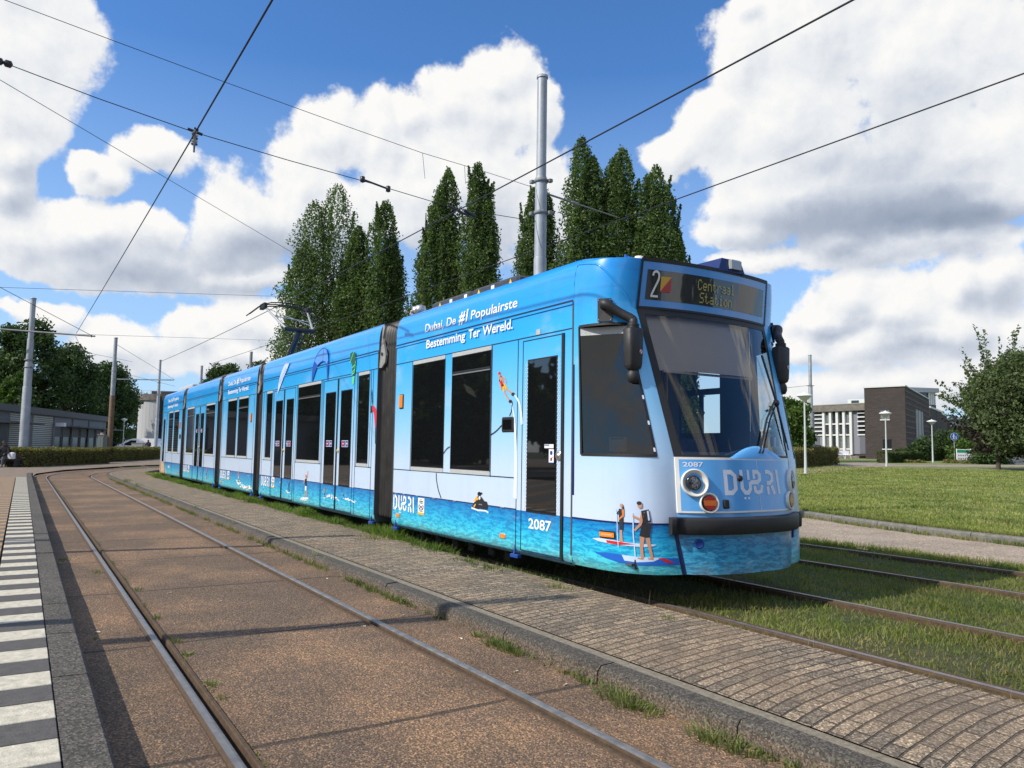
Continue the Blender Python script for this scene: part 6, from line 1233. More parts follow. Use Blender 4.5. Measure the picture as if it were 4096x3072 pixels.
p = hz(4078, 60, .72); t = thing('utility_box', 'grey metal box on a concrete slab at the right edge of the lawn', 'cabinet', tuple(p)); mb = MB(); Mb = Matrix(((rt.x, fr.x, 0, p.x), (rt.y, fr.y, 0, p.y), (0, 0, 1, p.z), (0, 0, 0, 1))); mb.bbox((-.8, -.5, .1), (1.0, .5, 1.0), .06, 0, Mb); mb.build('housing', mat('grey box', (.14, .15, .17), .6), t); mb = MB(); mb.bbox((-.85, -.7, 0), (1.1, .7, .12), .02, 0, Mb); mb.build('base_slab', GK, t); mb = MB(); mb.bbox((-.65, -.52, .95), (.85, .0, 1.08), .03, 0, Mb); mb.build('lid', GALD, t)
p = hz(3347, 82, .86); t = thing('fire_hydrant', 'orange hydrant post in front of the white framed windows', 'hydrant', tuple(p)); mb = MB(); mb.lathe([(.15, 0), (.14, .15), (.10, .2), (.10, .75), (.17, .8), (.17, .95), (.08, 1.1), (0, 1.12)], p, n=14); mb.tube([p+Vector((-.2, 0, .85)), p+Vector((.2, 0, .85))], .06, 8); mb.build('hydrant_body', mat('orange paint', (.55, .10, .02), .5), t)
for k, (px, lab) in enumerate(((3362, 'white plastic garden chair beside the orange hydrant'), (3388, 'white plastic garden chair in front of the last white mullion'))):
    p = hz(px, 82, .86); t = thing('garden_chair', lab, 'chair', tuple(p), 'white chairs in front of the house'); Mb = Matrix(((rt.x, fr.x, 0, p.x), (rt.y, fr.y, 0, p.y), (0, 0, 1, p.z), (0, 0, 0, 1)))
    mb = MB(); mb.bbox((-.3, -.28, .42), (.3, .28, .48), .02, 0, Mb); mb.build('seat', WHITEL, t); mb = MB(); mb.bbox((-.34, -.30, .42), (.36, -.22, .9), .03, 0, Mb); mb.build('backrest', WHITEL, t)
    for sx_ in (-.25, .25):
        for sy_ in (-.22, .22): mb = MB(); mb.tube([Mb @ Vector((sx_, sy_, .44)), Mb @ Vector((sx_*1.3, sy_*1.2, 0))], .02, 6); mb.build('leg', WHITEL, t)
# ------------------------------------------------------------------ buildings on the right
def m_brick(name, a, b_, mo, w_=.42, h=.12, proj=None):
    mt, t, b = nodemat(name); c = t.n('ShaderNodeTexCoord').outputs['Object']; x, y, z = t.sep(c); u = t.math('ADD', t.math('MULTIPLY', x, .75), t.math('MULTIPLY', y, .7))
    br = t.n('ShaderNodeTexBrick'); t.put(br.inputs['Vector'], t.comb(u, z, 0)); br.inputs['Scale'].default_value = 1; br.inputs['Brick Width'].default_value = w_; br.inputs['Row Height'].default_value = h; br.inputs['Mortar Size'].default_value = .012
    br.inputs['Color1'].default_value = (*a, 1); br.inputs['Color2'].default_value = (*b_, 1); br.inputs['Mortar'].default_value = (*mo, 1)
    col = t.mix(t.mapr(t.noise(c, .5, 5), .4, .65, 0, .5), br.outputs[0], tuple(v*.65 for v in a)); t.put(b.inputs['Base Color'], col); b.inputs['Roughness'].default_value = .85; bumpn(t, b, br.outputs[1], -.5, .02); return mt
BRK = m_brick('dark brown brick', (.062, .047, .044), (.040, .032, .031), (.03, .027, .026)); BRK2 = m_brick('brown brick', (.085, .058, .048), (.055, .04, .035), (.05, .045, .04))
DGL = mat('dark window pane', (.02, .024, .028), .06, spec=.9); CURT = mat('curtained pane', (.16, .175, .18), .25, var=.3, vscale=6); WFR = mat('white window frame', (.62, .63, .62), .5); GREYP = mat('grey blue panel', (.20, .21, .25), .6); DPAN = mat('dark infill panel', (.030, .033, .042), .5); CONC = mat('stained concrete fascia', (.15, .135, .12), .85, var=.3, vscale=1.5)
def hp_(px, d, py=None, z=None):
    p = at(px, py if py else 1800, d); return Vector((p.x, p.y, z)) if z is not None else p
def zof(px, py, d): return at(px, py, d).z
def block(a, b, depth, z0, z1, mt, name, par, back=None):     # wall plane a-b, extruded away from the camera
    a, b = Vector((a[0], a[1], 0)), Vector((b[0], b[1], 0)); d = (b-a).normalized(); nn = Vector((-d.y, d.x, 0)); 
    if nn.dot(Vector((a.x-CAM.x, a.y-CAM.y, 0))) < 0: nn = -nn
    mb = MB(); q_ = [a, b, b+nn*depth, a+nn*depth]; mb.add([(v.x, v.y, z0) for v in q_]+[(v.x, v.y, z1) for v in q_], [(0, 1, 2, 3), (4, 5, 6, 7), (0, 1, 5, 4), (1, 2, 6, 5), (2, 3, 7, 6), (3, 0, 4, 7)]); return mb.build(name, mt, par)
class Wall:                            # local frame on a facade: s along it from a to b, z up, o outwards
    def __init__(s, a, b): s.a = Vector((a[0], a[1], 0)); s.b = Vector((b[0], b[1], 0)); s.d = (s.b-s.a).normalized(); s.L = (s.b-s.a).length; s.n = Vector((-s.d.y, s.d.x, 0)); s.n = -s.n if s.n.dot(Vector((s.a.x-CAM.x, s.a.y-CAM.y, 0))) > 0 else s.n
    def M(s): return Matrix(((s.d.x, s.n.x, 0, s.a.x), (s.d.y, s.n.y, 0, s.a.y), (0, 0, 1, 0), (0, 0, 0, 1)))
    def s_at(s, px):                   # where the view column px meets the wall
        r_ = ray(px, 1800); A = Matrix(((r_.x, -s.d.x), (r_.y, -s.d.y))); v = A.inverted() @ Vector((s.a.x-CAM.x, s.a.y-CAM.y)); return v[1]
    def z_at(s, px, py): S = s.s_at(px); p = s.a+s.d*S; d = (p-CAM).dot(Vector((_f.x, _f.y, 0)))/Vector((_f.x, _f.y, 0)).length_squared; r_ = ray(px, py); k = (Vector((p.x-CAM.x, p.y-CAM.y))).length/Vector((r_.x, r_.y)).length; return CAM.z+r_.z*k
    def box(s, mb, s0, s1, z0, z1, o0, o1, mi=0): mb.box((s0, o0, z0), (s1, o1, z1), mi, s.M())
ta = hz(3462, 83, 0); tbb = hz(3626, 80, 0); tc_ = hz(3722, 99, 0)
t = thing('brick_tower_house', 'dark brown brick block with perforated brick rows and a narrow double window', 'house', (ta.x, ta.y, .9), None)
zt1 = Wall(ta, tbb).z_at(3626, 1545); zt0 = zt1; mb = MB(); a3 = [ta, tbb, tc_, tc_+(ta-tbb)]; mb.add([(v.x, v.y, .5) for v in a3]+[(v.x, v.y, zt1) for v in a3], [(4, 5, 6, 7), (0, 1, 5, 4), (1, 2, 6, 5), (2, 3, 7, 6), (3, 0, 4, 7)]); mb.build('wall', BRK, t)
WF = Wall(ta, tbb); WS = Wall(tbb, tc_); mb = MB(); WF.box(mb, -.1, WF.L+.1, zt1, zt1+.12, -.3, .12); WS.box(mb, 0, WS.L, zt1, zt1+.12, -.3, .12); mb.build('roof_edge', mat('light roof edge', (.55, .56, .55), .5), t)
for (x0, x1, y0, y1) in ((3526, 3562, 1640, 1678), (3532, 3567, 1757, 1795)):
    z0_, z1_ = WF.z_at(x0, y1), WF.z_at(x0, y0); s0, s1 = WF.s_at(x0), WF.s_at(x1); mb = MB(); WF.box(mb, s0, s1, z0_, z1_, -.05, .02, 0); WF.box(mb, s0-.05, s1+.05, z0_-.1, z0_, -.02, .1, 1); WF.box(mb, s0-.02, s1+.05, z1_-.02, z1_+.1, 0, .06, 2); mb.build('window', [CURT if y0 < 1700 else DGL, WFR, DPAN], t)
z0_, z1_ = WS.z_at(3677, 1750), WS.z_at(3677, 1645); mb = MB()
for x0, x1 in ((3668, 3677), (3681, 3690)): WS.box(mb, WS.s_at(x0), WS.s_at(x1), z0_, z1_, -.05, .03, 0)
for x0 in (3668, 3677, 3681, 3690): WS.box(mb, WS.s_at(x0)-.10, WS.s_at(x0)+.10, z0_-.3, z1_+.1, 0, .15, 1)
mb.build('window', [DGL, WFR], t)
mb = MB(); PIER = mat('projecting pale brick heads', (.26, .19, .17), .9)
for r_ in range(13):
    z = 1.8+r_*.62
    if z > zt1-.5: break
    for k in range(22):
        s_ = .5+k*(WS.L-1.2)/21
        if WS.s_at(3660) < s_ < WS.s_at(3695) and z0_-.3 < z < z1_+.2: continue
        WS.box(mb, s_-.12, s_+.12, z, z+.16, 0, .10)
mb.build('brick_relief', PIER, t)
# glazed penthouse behind the tower
g0 = hz(3690, 106, 0); g1 = hz(3750, 106.5, 0); t = thing('rooftop_pavilion', 'glazed rooftop pavilion with a flat grey canopy behind the brick tower', 'house', (g0.x, g0.y, 1)); WG = Wall(g0, g1)
zb_, zc_, zd_ = zof(3720, 1618, 106), zof(3720, 1568, 106), zof(3720, 1550, 106); block(g0, g1, 3, .5, zb_, BRK, 'wall', t); mb = MB(); WG.box(mb, .1, WG.L-.1, zb_, zc_, -2.5, -.3, 0); mb.build('window_band', DGL, t)
mb = MB()
for k in range(4): WG.box(mb, WG.L*(.62+.12*k)-.1, WG.L*(.62+.12*k)+.1, zb_, zc_, -.3, -.1, 0)
mb.build('window_post', WFR, t); mb = MB(); WG.box(mb, -2, WG.L+.3, zc_, zd_, -3, .3, 0); mb.build('canopy_roof', mat('grey zinc', (.25, .28, .32), .5), t)
for px0, px1, d0, d1, top, lab in ((3725, 3771, 101, 112, 1625, 'stepped lower brick wing beside the tower'), (3771, 3792, 112, 118, 1652, 'lowest step of the brick wing right of the tower'), (3792, 4200, 122, 150, 1672, 'long distant brick house with a strip of windows under its roof')):
    a = hz(px0, d0, 0); b = hz(px1, d1, 0); t = thing('brick_wing', lab, 'house', (a.x, a.y, 1)); WW = Wall(a, b); zt = WW.z_at(px0+2, top); block(a, b, 8, .5, zt-.25, BRK, 'wall', t); mb = MB(); WW.box(mb, -.1, WW.L+.1, zt-.25, zt, -8, .1); mb.build('roof_edge', GREYP if px0 > 3790 else mat('light roof edge', (.55, .56, .55), .5), t)
    if px0 > 3790:
        for k in range(6): mb = MB(); s_ = 1+k*3.4; WW.box(mb, s_, s_+2.4, zt-1.15, zt-.55, 0, .06, 0); WW.box(mb, s_, s_+2.4, zt-1.3, zt-1.15, 0, .1, 1); mb.build('window', [DGL, WFR], t)
# glazed house between tree and tower
ha = hz(3225, 93, 0); hb_ = hz(3470, 86, 0); t = thing('glazed_house', 'two storey house with tall white mullioned windows and slatted openings', 'house', (ha.x, ha.y, 1)); WH = Wall(ha, hb_); zt = WH.z_at(3400, 1618); block(ha, hb_, 10, .5, zt-.3, BRK, 'wall', t)
mb = MB(); WH.box(mb, -.3, WH.L+.2, zt-.75, zt, -10, .55, 0); WH.box(mb, -.3, WH.L+.2, zt, zt+.08, -10, .6, 1); mb.build('roof_fascia', [CONC, mat('roof felt', (.3, .3, .26), .9)], t)
S = WH.s_at; Z = lambda y: WH.z_at(3360, y); cols = [3303, 3330, 3357, 3384, 3412]
mb = MB()
for i in range(4):
    s0, s1 = S(cols[i]), S(cols[i+1])
    for (y0, y1, mi) in ((1637, 1695, (1, 0, 0, 1)[i]), (1697, 1740, 2), (1742, 1796, (1, 0, 1, 1)[i]), (1797, 1815, 2)): WH.box(mb, s0, s1, Z(y1), Z(y0), 0, .05, mi)
mb.build('window', [DGL, CURT, DPAN], t)
mb = MB()
for c_ in cols: WH.box(mb, S(c_)-.16, S(c_)+.16, Z(1818), Z(1635), .04, .35)
mb.build('mullion', WFR, t); mb = MB()
for y in (1696, 1740, 1796, 1818): WH.box(mb, S(3303), S(3412), Z(y)-.08, Z(y)+.08, .045, .2)
mb.build('transom', WFR, t)
for (a, b_, ys, dr) in ((3262, 3302, (1640, 1657, 1674, 1690, 1707, 1724, 1740), (3266, 3280)), (3436, 3466, (1638, 1655, 1671, 1688, 1706, 1722, 1740), (3442, 3464))):
    mb = MB(); WH.box(mb, S(a), S(b_), Z(1742), Z(1636), 0, .04, 1 if a > 3400 else 0); WH.box(mb, S(a), S(b_), Z(1815), Z(1742), 0, .05, 2); mb.build('slatted_opening', [DPAN, DGL, GREYP], t)
    mb = MB()
    for y in ys: WH.box(mb, S(a), S(b_), Z(y)-.07, Z(y)+.07, .04, .22)
    mb.build('white_slat', WFR, t); mb = MB(); WH.box(mb, S(dr[0]), S(dr[1]), Z(1813), Z(1746), .05, .10, 0); mb.lathe([(0, .0), (.16, .0)], Vector((0, 0, -50)), n=8); mb.build('door', [mat('grey door', (.12, .125, .15), .5)], t)
mb = MB(); WH.box(mb, S(3412), S(3436), Z(1815), Z(1636), 0, .06, 0); mb.build('wall_panel', GREYP, t)
mb = MB(); WH.box(mb, S(3300), S(3470), Z(1835), Z(1822), 0, 1.5, 0); mb.build('terrace_step', CONC, t)
a = hz(3395, 130, 0); b_ = hz(3470, 128, 0); t = thing('white_rooftop_unit', 'small pale rooftop room glimpsed over the glazed house', 'house', (a.x, a.y, 1)); block(a, b_, 4, .5, zof(3420, 1597, 130), mat('pale render', (.6, .62, .6), .7), 'wall', t); mb = MB(); WR = Wall(a, b_); WR.box(mb, .6, 1.8, zof(3420, 1612, 130), zof(3420, 1602, 130), 0, .05); mb.build('window', DGL, t)
a = hz(3050, 92, 0); b_ = hz(3235, 96, 0); t = thing('low_white_house', 'low house with white window posts behind the street tree', 'house', (a.x, a.y, 1)); WL = Wall(a, b_); zt = zof(3160, 1728, 94); block(a, b_, 6, .5, zt, DPAN, 'wall', t); mb = MB()
for k in range(9): WL.box(mb, k*WL.L/8-.13, k*WL.L/8+.13, .8, zt, 0, .15)
WL.box(mb, 0, WL.L, zt-.1, zt+.15, -6, .3); WL.box(mb, 0, WL.L, 1.0, 2.0, 0, .06); mb.build('window_post', WFR, t)
# dark car behind the hedge
def car(c, hd, lab, col, s=1.0, van=False):
    t = thing('parked_van' if van else 'parked_car', lab, 'van' if van else 'car', tuple(c)); M_ = Matrix.Translation(c) @ Matrix.Rotation(hd, 4, 'Z')
    L, Wd = (5.3, 1.95) if van else (4.4, 1.78)
    side_ = [(-L/2, .35), (-L/2, 1.0), (-L/2+.1, 1.9), (-L/2+.4, 1.95), (L*.1, 1.93), (L*.2, 1.78), (L*.36, 1.22), (L*.47, 1.02), (L/2, .75), (L/2, .35)] if van else [(-L/2, .35), (-L/2, .85), (-L/2+.35, 1.0), (-L*.33, 1.38), (-L*.1, 1.47), (L*.08, 1.42), (L*.24, 1.0), (L*.44, .85), (L/2, .65), (L/2, .35)]
    mb = MB(); n = len(side_); rows = [(-Wd/2, 1), (Wd/2, 1)]; vs = []
    for yy, k in ((-Wd/2, .0), (-Wd/2+.08, 1), (Wd/2-.08, 1), (Wd/2, 0)):
        for x, z in side_: tz = (.10 if z > 1.1 else 0)*(1-k); vs.append(M_ @ Vector((x*(1-.01*(1-k)), yy*(1-.10*max(0, z-1.0)), z-tz*.3)))
    mb.add(vs, [(r_*n+i, r_*n+(i+1) % n, (r_+1)*n+(i+1) % n, (r_+1)*n+i) for r_ in range(3) for i in range(n)], 0, True); mb.add([vs[i] for i in range(n)], [tuple(range(n))]); mb.add([vs[3*n+i] for i in range(n)], [tuple(range(n-1, -1, -1))]); mb.build('body', col, t)
    for s_ in (-1, 1):
        mb = MB(); y0 = s_*(Wd/2+.004); w2 = [(L*.0, 1.1), (L*.0, 1.72), (L*.12, 1.72), (L*.33, 1.15)] if van else [(-L*.31, 1.0), (-L*.22, 1.32), (L*.05, 1.34), (L*.19, 1.0)]
        P = [M_ @ Vector((x, y0*(1-.10*max(0, z-1.0))*1.0, z)) for x, z in w2]; mb.add(P, [tuple(range(4))]); mb.build('side_window', DGL, t)
    mb = MB(); wsx = [(L*.205, 1.76), (L*.355, 1.24)] if van else [(L*.09, 1.40), (L*.235, 1.02)]; mb.add([M_ @ Vector((wsx[0][0]+.01, -Wd*.40, wsx[0][1]+.01)), M_ @ Vector((wsx[0][0]+.01, Wd*.40, wsx[0][1]+.01)), M_ @ Vector((wsx[1][0]+.01, Wd*.44, wsx[1][1]+.01)), M_ @ Vector((wsx[1][0]+.01, -Wd*.44, wsx[1][1]+.01))], [(0, 1, 2, 3)]); mb.build('windscreen', DGL, t)
    for x in (-L*.3, L*.3):
        for s_ in (-1, 1): mb = MB(); mb.lathe([(0, -.1), (.18, -.1), (.31, -.09), (.32, 0), (.31, .09), (0, .1)], M_ @ Vector((x, s_*(Wd/2-.08), .32)), n=18, M=(M_.to_3x3() @ Matrix.Rotation(PI/2, 3, 'X'))); mb.build('wheel', RUB, t)
    for s_ in (-1, 1):
        mb = MB(); mb.bbox((L/2-.12, s_*Wd*.36-.16, .68), (L/2+.01, s_*Wd*.36+.16, .82), .02, 0, M_); mb.build('headlight', CHROME, t)
        mb = MB(); x_ = L*.26 if van else L*.15; mb.bbox((x_-.05, s_*(Wd/2+.1)-.08, 1.1), (x_+.06, s_*(Wd/2+.1)+.08, 1.3), .03, 0, M_); mb.build('wing_mirror', col if van else RUB, t)
    return t
pc = hz(3205, 72, .85); car(pc, YAW+PI/2, 'dark car parked behind the low hedge beside the tram nose', mat('dark car paint', (.02, .022, .028), .2, coat=1))
pv = hz(560, 90, 0); car(pv, YAW+PI/2-.05, 'white panel van parked beyond the hedge at the tail of the tram', mat('white van paint', (.70, .72, .75), .25, coat=.8), van=True)
pc = hz(440, 104, 0); car(pc, YAW+PI/2+.1, 'small dark blue car far off between pole and trees', mat('blue car paint', (.03, .05, .09), .25, coat=.8))
# ------------------------------------------------------------------ left: louvred building, cabinets, curved building
LOUV = mat('pale louvre blade', (.62, .62, .58), .5, metal=.2, var=.1); FASC = mat('dark grey fascia', (.11, .112, .118), .7, var=.2, vscale=.6); SLATE = mat('slate grey frame', (.17, .175, .185), .6)
la, lb = hz(-60, 44, 0), hz(418, 66, 0); t = thing('louvred_pavilion', 'low grey pavilion with horizontal louvres and glazed bays behind the hedge', 'building', (la.x, la.y, 0)); WP = Wall(la, lb); zt = WP.z_at(200, 1655); zf_ = WP.z_at(200, 1640)
block(la, lb, 9, 0, zf_-.35, SLATE, 'wall', t); mb = MB(); WP.box(mb, -.4, WP.L+.3, zf_-.42, zf_, -9, .35); mb.build('roof_fascia', FASC, t); s_ = WP.s_at
for x0, x1 in ((27, 88), (122, 200)):
    mb = MB(); z = .25
    while z < zf_-.5: mb.box((s_(x0), .0, z), (s_(x1), .07, z+.055), 0, WP.M()); z += .125
    mb.build('louvre_blades', LOUV, t)
for x0, x1 in ((207, 272), (283, 340), (348, 400)):
    mb = MB(); WP.box(mb, s_(x0), s_(x1), .1, 2.35, 0, .04, 0); WP.box(mb, s_(x0), s_(x1), 2.35-.62, 2.35, .04, .05, 1); WP.box(mb, s_(x0), s_(x1), 2.55, zf_-.5, 0, .05, 2); m_ = (s_(x0)+s_(x1))/2
    for dm in (-.15, .15): WP.box(mb, m_+dm-.03, m_+dm+.03, .1, 2.35, .05, .09, 3)
    mb.build('window', [mat('dull dark pane', (.02, .025, .024), .25, spec=.3), mat('grey window film', (.13, .14, .145), .6), GREYP, SLATE], t)
mb = MB(); WP.box(mb, s_(235), s_(424), 2.42, 2.5, 0, 1.3); mb.build('canopy', FASC, t); mb = MB(); WP.box(mb, s_(-60), s_(60), 2.42, 2.5, 0, 1.6); mb.build('canopy', FASC, t)
for x0 in (203, 278, 344, 404): mb = MB(); WP.box(mb, s_(x0)-.15, s_(x0)+.15, 0, 2.6, .04, .14); mb.build('window_post', SLATE, t)
mb = MB(); WP.box(mb, s_(-60), s_(22), .1, 2.4, 0, .05); mb.build('door', DPAN, t)  # dark sheet standing in for the shade inside the open shelter, no door leaf
mb = MB(); c = Vector((0, 0, 0)); WP.box(mb, s_(214)-.1, s_(214)+.35, 2.45, 2.72, .05, .6); mb.build('security_lamp', WHITEL, t)
def cabinet(px, d, w_, h, lab, col=(.17, .20, .19)):
    p = hz(px, d, 0); t = thing('utility_cabinet', lab, 'cabinet', tuple(p)); Mb = Matrix(((rt.x, fr.x, 0, p.x), (rt.y, fr.y, 0, p.y), (0, 0, 1, 0), (0, 0, 0, 1))); mb = MB(); mb.bbox((-w_/2, -.25, 0), (w_/2, .25, h), .02, 0, Mb); mb.build('housing', mat(lab[:12], col, .6), t); mb = MB(); mb.bbox((-w_/2-.03, -.28, h), (w_/2+.03, .28, h+.05), .02, 0, Mb); mb.build('lid', GALD, t)
    mb = MB(); mb.box((-w_/2+.05, .25, .15), (-.01, .262, h-.1), 0, Mb); mb.box((.01, .25, .15), (w_/2-.05, .262, h-.1), 0, Mb); mb.build('door', mat(lab[:12], col, .6), t); return p
cabinet(408, 52.5, .42, 1.85, 'tall grey green cabinet between the two hedges'); p = cabinet(553, 75, 1.15, 1.35, 'low pale cabinet behind the second hedge', (.30, .32, .32)); pbx = hz(404, 52.5, 1.9)
mb = MB(); mb.bbox((pbx.x-.12, pbx.y-.08, 1.9), (pbx.x+.12, pbx.y+.08, 2.02), .02); tag(mb.build('crumpled_carton', mat('tan carton', (.6, .4, .28), .8)), 'small tan carton lying on top of the tall cabinet', 'carton')
ca = hz(556, 120, 0); t = thing('curved_building', 'dark brick building with a curved corner of pale vertical panels by the tram tail', 'building', (ca.x, ca.y, 0)); BP = mat('pale vertical panel', (.42, .43, .44), .6); zt = zof(600, 1600, 115); zt2 = zof(640, 1552, 118); cc0 = hz(660, 122, 0); mb = MB(); Rc = 4.3
cen = hz(668, 118.5, 0); arc = [PI*1.02+i*PI*.5/10 for i in range(11)]
ex, ey = _r, Vector((_f.x, _f.y, 0)).normalized(); pts = [cen+ex*math.cos(a)*Rc+ey*math.sin(a)*Rc for a in arc]
for i in range(10):
    a, b_ = pts[i], pts[i+1]; k = .97; b2_ = a+(b_-a)*k; mb.add([(a.x, a.y, 0), (b2_.x, b2_.y, 0), (b2_.x, b2_.y, zt), (a.x, a.y, zt)], [(0, 1, 2, 3)])
mb.build('curved_panels', BP, t); mb = MB(); n = len(pts); q_ = [p+(p-cen).normalized()*.25 for p in pts]; mb.add([(p.x, p.y, zt) for p in q_]+[(p.x, p.y, zt+.9) for p in q_], [(i, i+1, n+i+1, n+i) for i in range(n-1)]+[tuple(range(n, 2*n))+()]); mb.build('roof_fascia', CONC, t)
a = hz(617, 114.3, 0); b_ = hz(760, 113.5, 0); block(a, b_, 8, 0, zt+.9, BRK2, 'wall', t); block(hz(594, 124, 0), hz(760, 124, 0), 10, zt, zt2, mat('dark upper storey', (.03, .03, .036), .6), 'upper_wall', t); mb = MB(); WC = Wall(a, b_); WC.box(mb, .05, .9, 0, zt, .02, .1); mb.build('window', DGL, t)
mb = MB(); WC.box(mb, -6.5, .5, zt+1.45, zt+1.52, -1, -.9); 
for k in range(5): WC.box(mb, -6.5+k*1.6, -6.45+k*1.6, zt+.9, zt+1.5, -1, -.9)
mb.build('roof_railing', WFR, t)
# unseen slim poles added on the platform so their shadows cross the track slab
for k, x in enumerate((-.1, -5.0)):
    pole(x, -9.4, .14, [(3.0, .12), (6.6, .085)], ('unseen slim pole added on the platform behind the camera whose shadow crosses the slab', 'unseen slim pole added on the platform left of the picture whose shadow crosses the slab')[k])
# ------------------------------------------------------------------ people
def person(name_lab, J, radii, edges, mats_by, extras=(), cat='person'):
    t = thing('person', name_lab, cat, tuple(J[0])); me = bpy.data.meshes.new('body'); me.from_pydata(J, edges, []); o = bpy.data.objects.new('body', me); COL.objects.link(o)
    sk = o.modifiers.new('s', 'SKIN'); sl_ = me.skin_vertices[0].data
    for i, r_ in enumerate(radii): sl_[i].radius = (r_, r_)
    sl_[0].use_root = True; ss_ = o.modifiers.new('ss', 'SUBSURF'); ss_.levels = 2; ss_.render_levels = 2
    dg = bpy.context.evaluated_depsgraph_get(); m2 = bpy.data.meshes.new_from_object(o.evaluated_get(dg)); o.modifiers.clear(); o.data = m2; m2.name = 'body'
    for mt in mats_by[0]: m2.materials.append(mt)
    for p in m2.polygons:
        c = p.center; p.use_smooth = True; p.material_index = mats_by[1](c)
    adopt(o, t); return t
SK1 = mat('brown skin', (.16, .085, .05), .6); CLB = mat('black clothing', (.018, .018, .022), .85); CLW = mat('white shirt', (.65, .66, .70), .8); HAIR = mat('dark hair', (.015, .012, .01), .7); CLG = mat('grey clothing', (.09, .09, .10), .85)
def stand(p, lab, shirt, trousers, bend=0.0, faceaway=True, hold=False, z=0, sit=False):
    p = Vector(p); F = (ey if faceaway else -ey); s = ex
    def P(a, f_, u): return tuple(p+s*a+F*f_+Vector((0, 0, u)))
    hz_ = .95 if not sit else .55; sb = bend
    if sit: kn = .48; J = [P(0, 0, .55), P(0, .08, .80), P(0, .16, 1.02), P(0, .20, 1.14), P(0, .24, 1.28), P(0, .27, 1.37), P(-.18, .16, 1.02), P(-.24, .22, .76), P(-.14, .46, .66), P(.18, .16, 1.02), P(.24, .22, .76), P(.12, .46, .66), P(-.11, .02, .53), P(-.13, .48, .52), P(-.13, .50, .07), P(-.13, .62, .04), P(.11, .02, .53), P(.13, .48, .52), P(.13, .50, .07), P(.13, .62, .04)]
    else:
        c_, s_ = math.cos(sb), math.sin(sb); T_ = lambda a, l, f_=0: P(a, s_*l+f_*c_, .95+c_*l-f_*s_)
        J = [P(0, 0, .95), T_(0, .25), T_(0, .47), T_(0, .57), T_(0, .68, .02), T_(0, .78, .03), T_(-.19, .46), T_(-.25, .20, .02), T_(-.16, .10, .22), T_(.19, .46), T_(.25, .20, .02), T_(.16, .10, .22), P(-.10, 0, .90), P(-.12, .03, .49), P(-.12, 0, .08), P(-.12, .14, .04), P(.10, 0, .90), P(.12, .03, .49), P(.12, 0, .08), P(.12, .14, .04)]
    rad = [.14, .135, .15, .055, .095, .07, .065, .05, .04, .065, .05, .04, .095, .07, .05, .04, .095, .07, .05, .04]
    E_g = [(0, 1), (1, 2), (2, 3), (3, 4), (4, 5), (2, 6), (6, 7), (7, 8), (2, 9), (9, 10), (10, 11), (0, 12), (12, 13), (13, 14), (14, 15), (0, 16), (16, 17), (17, 18), (18, 19)]
    hc = Vector(J[4]); h1, h2 = Vector(J[8]), Vector(J[11]); hip = p.z+(hz_-.02)
    def pick(c):
        if (c-hc).length < .17 and c.z > Vector(J[3]).z-.0+(-.2 if bend > .5 else 0): return 2 if (c.z > hc.z+.03 or (c-hc).dot(F) < -.02) else 0
        if (c-h1).length < .07 or (c-h2).length < .07: return 0
        return 1 if c.z > hip or sit and c.z > p.z+.62 else 3
    t = person(lab, J, rad, E_g, ([SK1, shirt, HAIR, trousers], pick))
    mb = MB()
    for s_ in (-1, 1): mb.lathe([(0, -.01), (.022, 0), (0, .01)], hc+s*s_*.095, n=8, M=Matrix.Rotation(PI/2, 3, 'Y'))
    mb.lathe([(.014, 0), (.006, .02), (0, .025)], hc+F*.09-Vector((0, 0, .01)), n=8, M=F.to_track_quat('Z', 'Y').to_matrix()); mb.build('ears_and_nose', SK1, t); return t
p = hz(592, 74, 0); stand(p, 'man in black jacket looking down at his hands behind the hedge by the tram tail', CLB, CLB, .05, False)
p = hz(481, 95, 0); stand(p, 'person in a white shirt bending forward near the far street lamp', CLW, CLB, 1.0, False)
p = hz(28, 39.2, 0); stand(p, 'person in dark clothes sitting on a bench at the left edge', CLB, CLG, sit=True, faceaway=False)
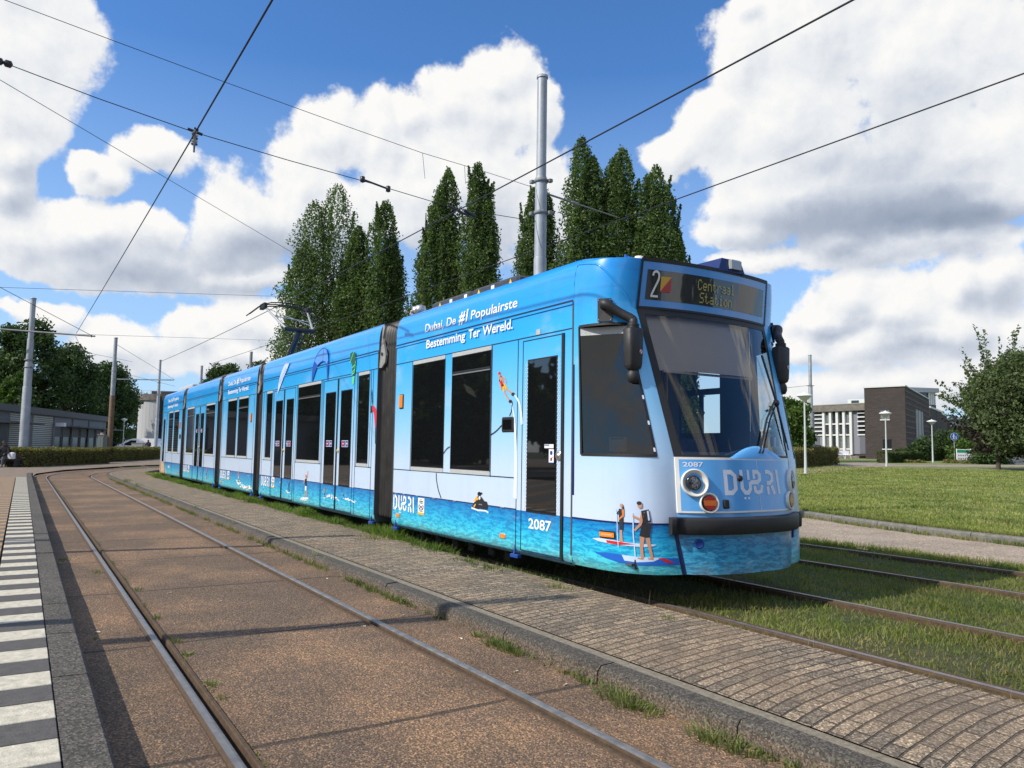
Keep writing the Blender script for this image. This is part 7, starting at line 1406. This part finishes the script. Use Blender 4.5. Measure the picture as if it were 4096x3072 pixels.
t = thing('low_bench', 'dark low bench under the seated person at the left edge', 'bench', (p.x, p.y, 0)); Mb = Matrix(((rt.x, fr.x, 0, p.x), (rt.y, fr.y, 0, p.y), (0, 0, 1, 0), (0, 0, 0, 1))); mb = MB(); mb.bbox((-.9, -.35, .36), (.6, .12, .43), .02, 0, Mb); mb.build('seat', DPAN, t)
for s_ in (-.8, .5): mb = MB(); mb.bbox((s_-.05, -.3, 0), (s_+.05, .1, .36), .01, 0, Mb); mb.build('leg', DPAN, t)
mb = MB(); mb.bbox((.18, .02, .45), (.5, .24, .78), .05, 0, Mb); tag(mb.build('white_bag', CLW), 'white bag held beside the seated person at the left edge', 'bag')
# ------------------------------------------------------------------ surroundings that show only as reflections in the tram glass
gR = 'trees across the plaza mirrored in the tram windows'
for i, (x, y, h, w_) in enumerate([(-18, -36, 8, 11), (-28, -31, 13, 12), (-39, -33, 12, 11), (-50, -30, 13, 12), (-62, -32, 12, 12), (-8, -38, 5.5, 9), (-75, -34, 13, 14), (-50, -17, 9, 8), (-57, -18, 9, 8), (-64, -19, 10, 9), (-72, -20, 10, 9), (-82, -21, 11, 10), (-94, -22, 12, 12), (-108, -22, 13, 13), (-124, -20, 14, 15)]):
    round_tree((x, y, 0), h, w_, 'dark', 'dark tree across the plaza, reflected in the tram windows', group=gR, n=6000, ls=.6, low=.05, name='dense_tree', lobes=26)
t = thing('white_house', 'white rendered house with dark windows mirrored in the tram windscreen', 'house', (34, -2, 0)); mb = MB(); mb.box((34, -14, 0), (46, 12, 6.2)); mb.build('wall', mat('white render', (.6, .6, .58), .8, var=.1, vscale=.5), t); mb = MB(); mb.prism([(33.4, -14.5, 6.2), (46.6, -14.5, 6.2), (40, -14.5, 9.4)], (0, 27, 0)); mb.build('roof', mat('dark tile roof', (.05, .04, .04), .8), t)
for k in range(7):
    for z in (1.0, 3.7): mb = MB(); y = -12.5+k*3.6; mb.box((33.93, y, z), (34.01, y+1.6, z+1.5), 0); mb.box((33.9, y+.76, z), (33.96, y+.84, z+1.5), 1); mb.build('window', [DGL, WFR], t)
for (x, y) in ((26, -24), (30, 26), (24, 17)): round_tree((x, y, 0), 9, 8, 'dark', 'dark tree beside the white house, reflected in the windscreen', group='trees beside the mirrored house', n=2500, ls=.4, low=.1, name='dense_tree')
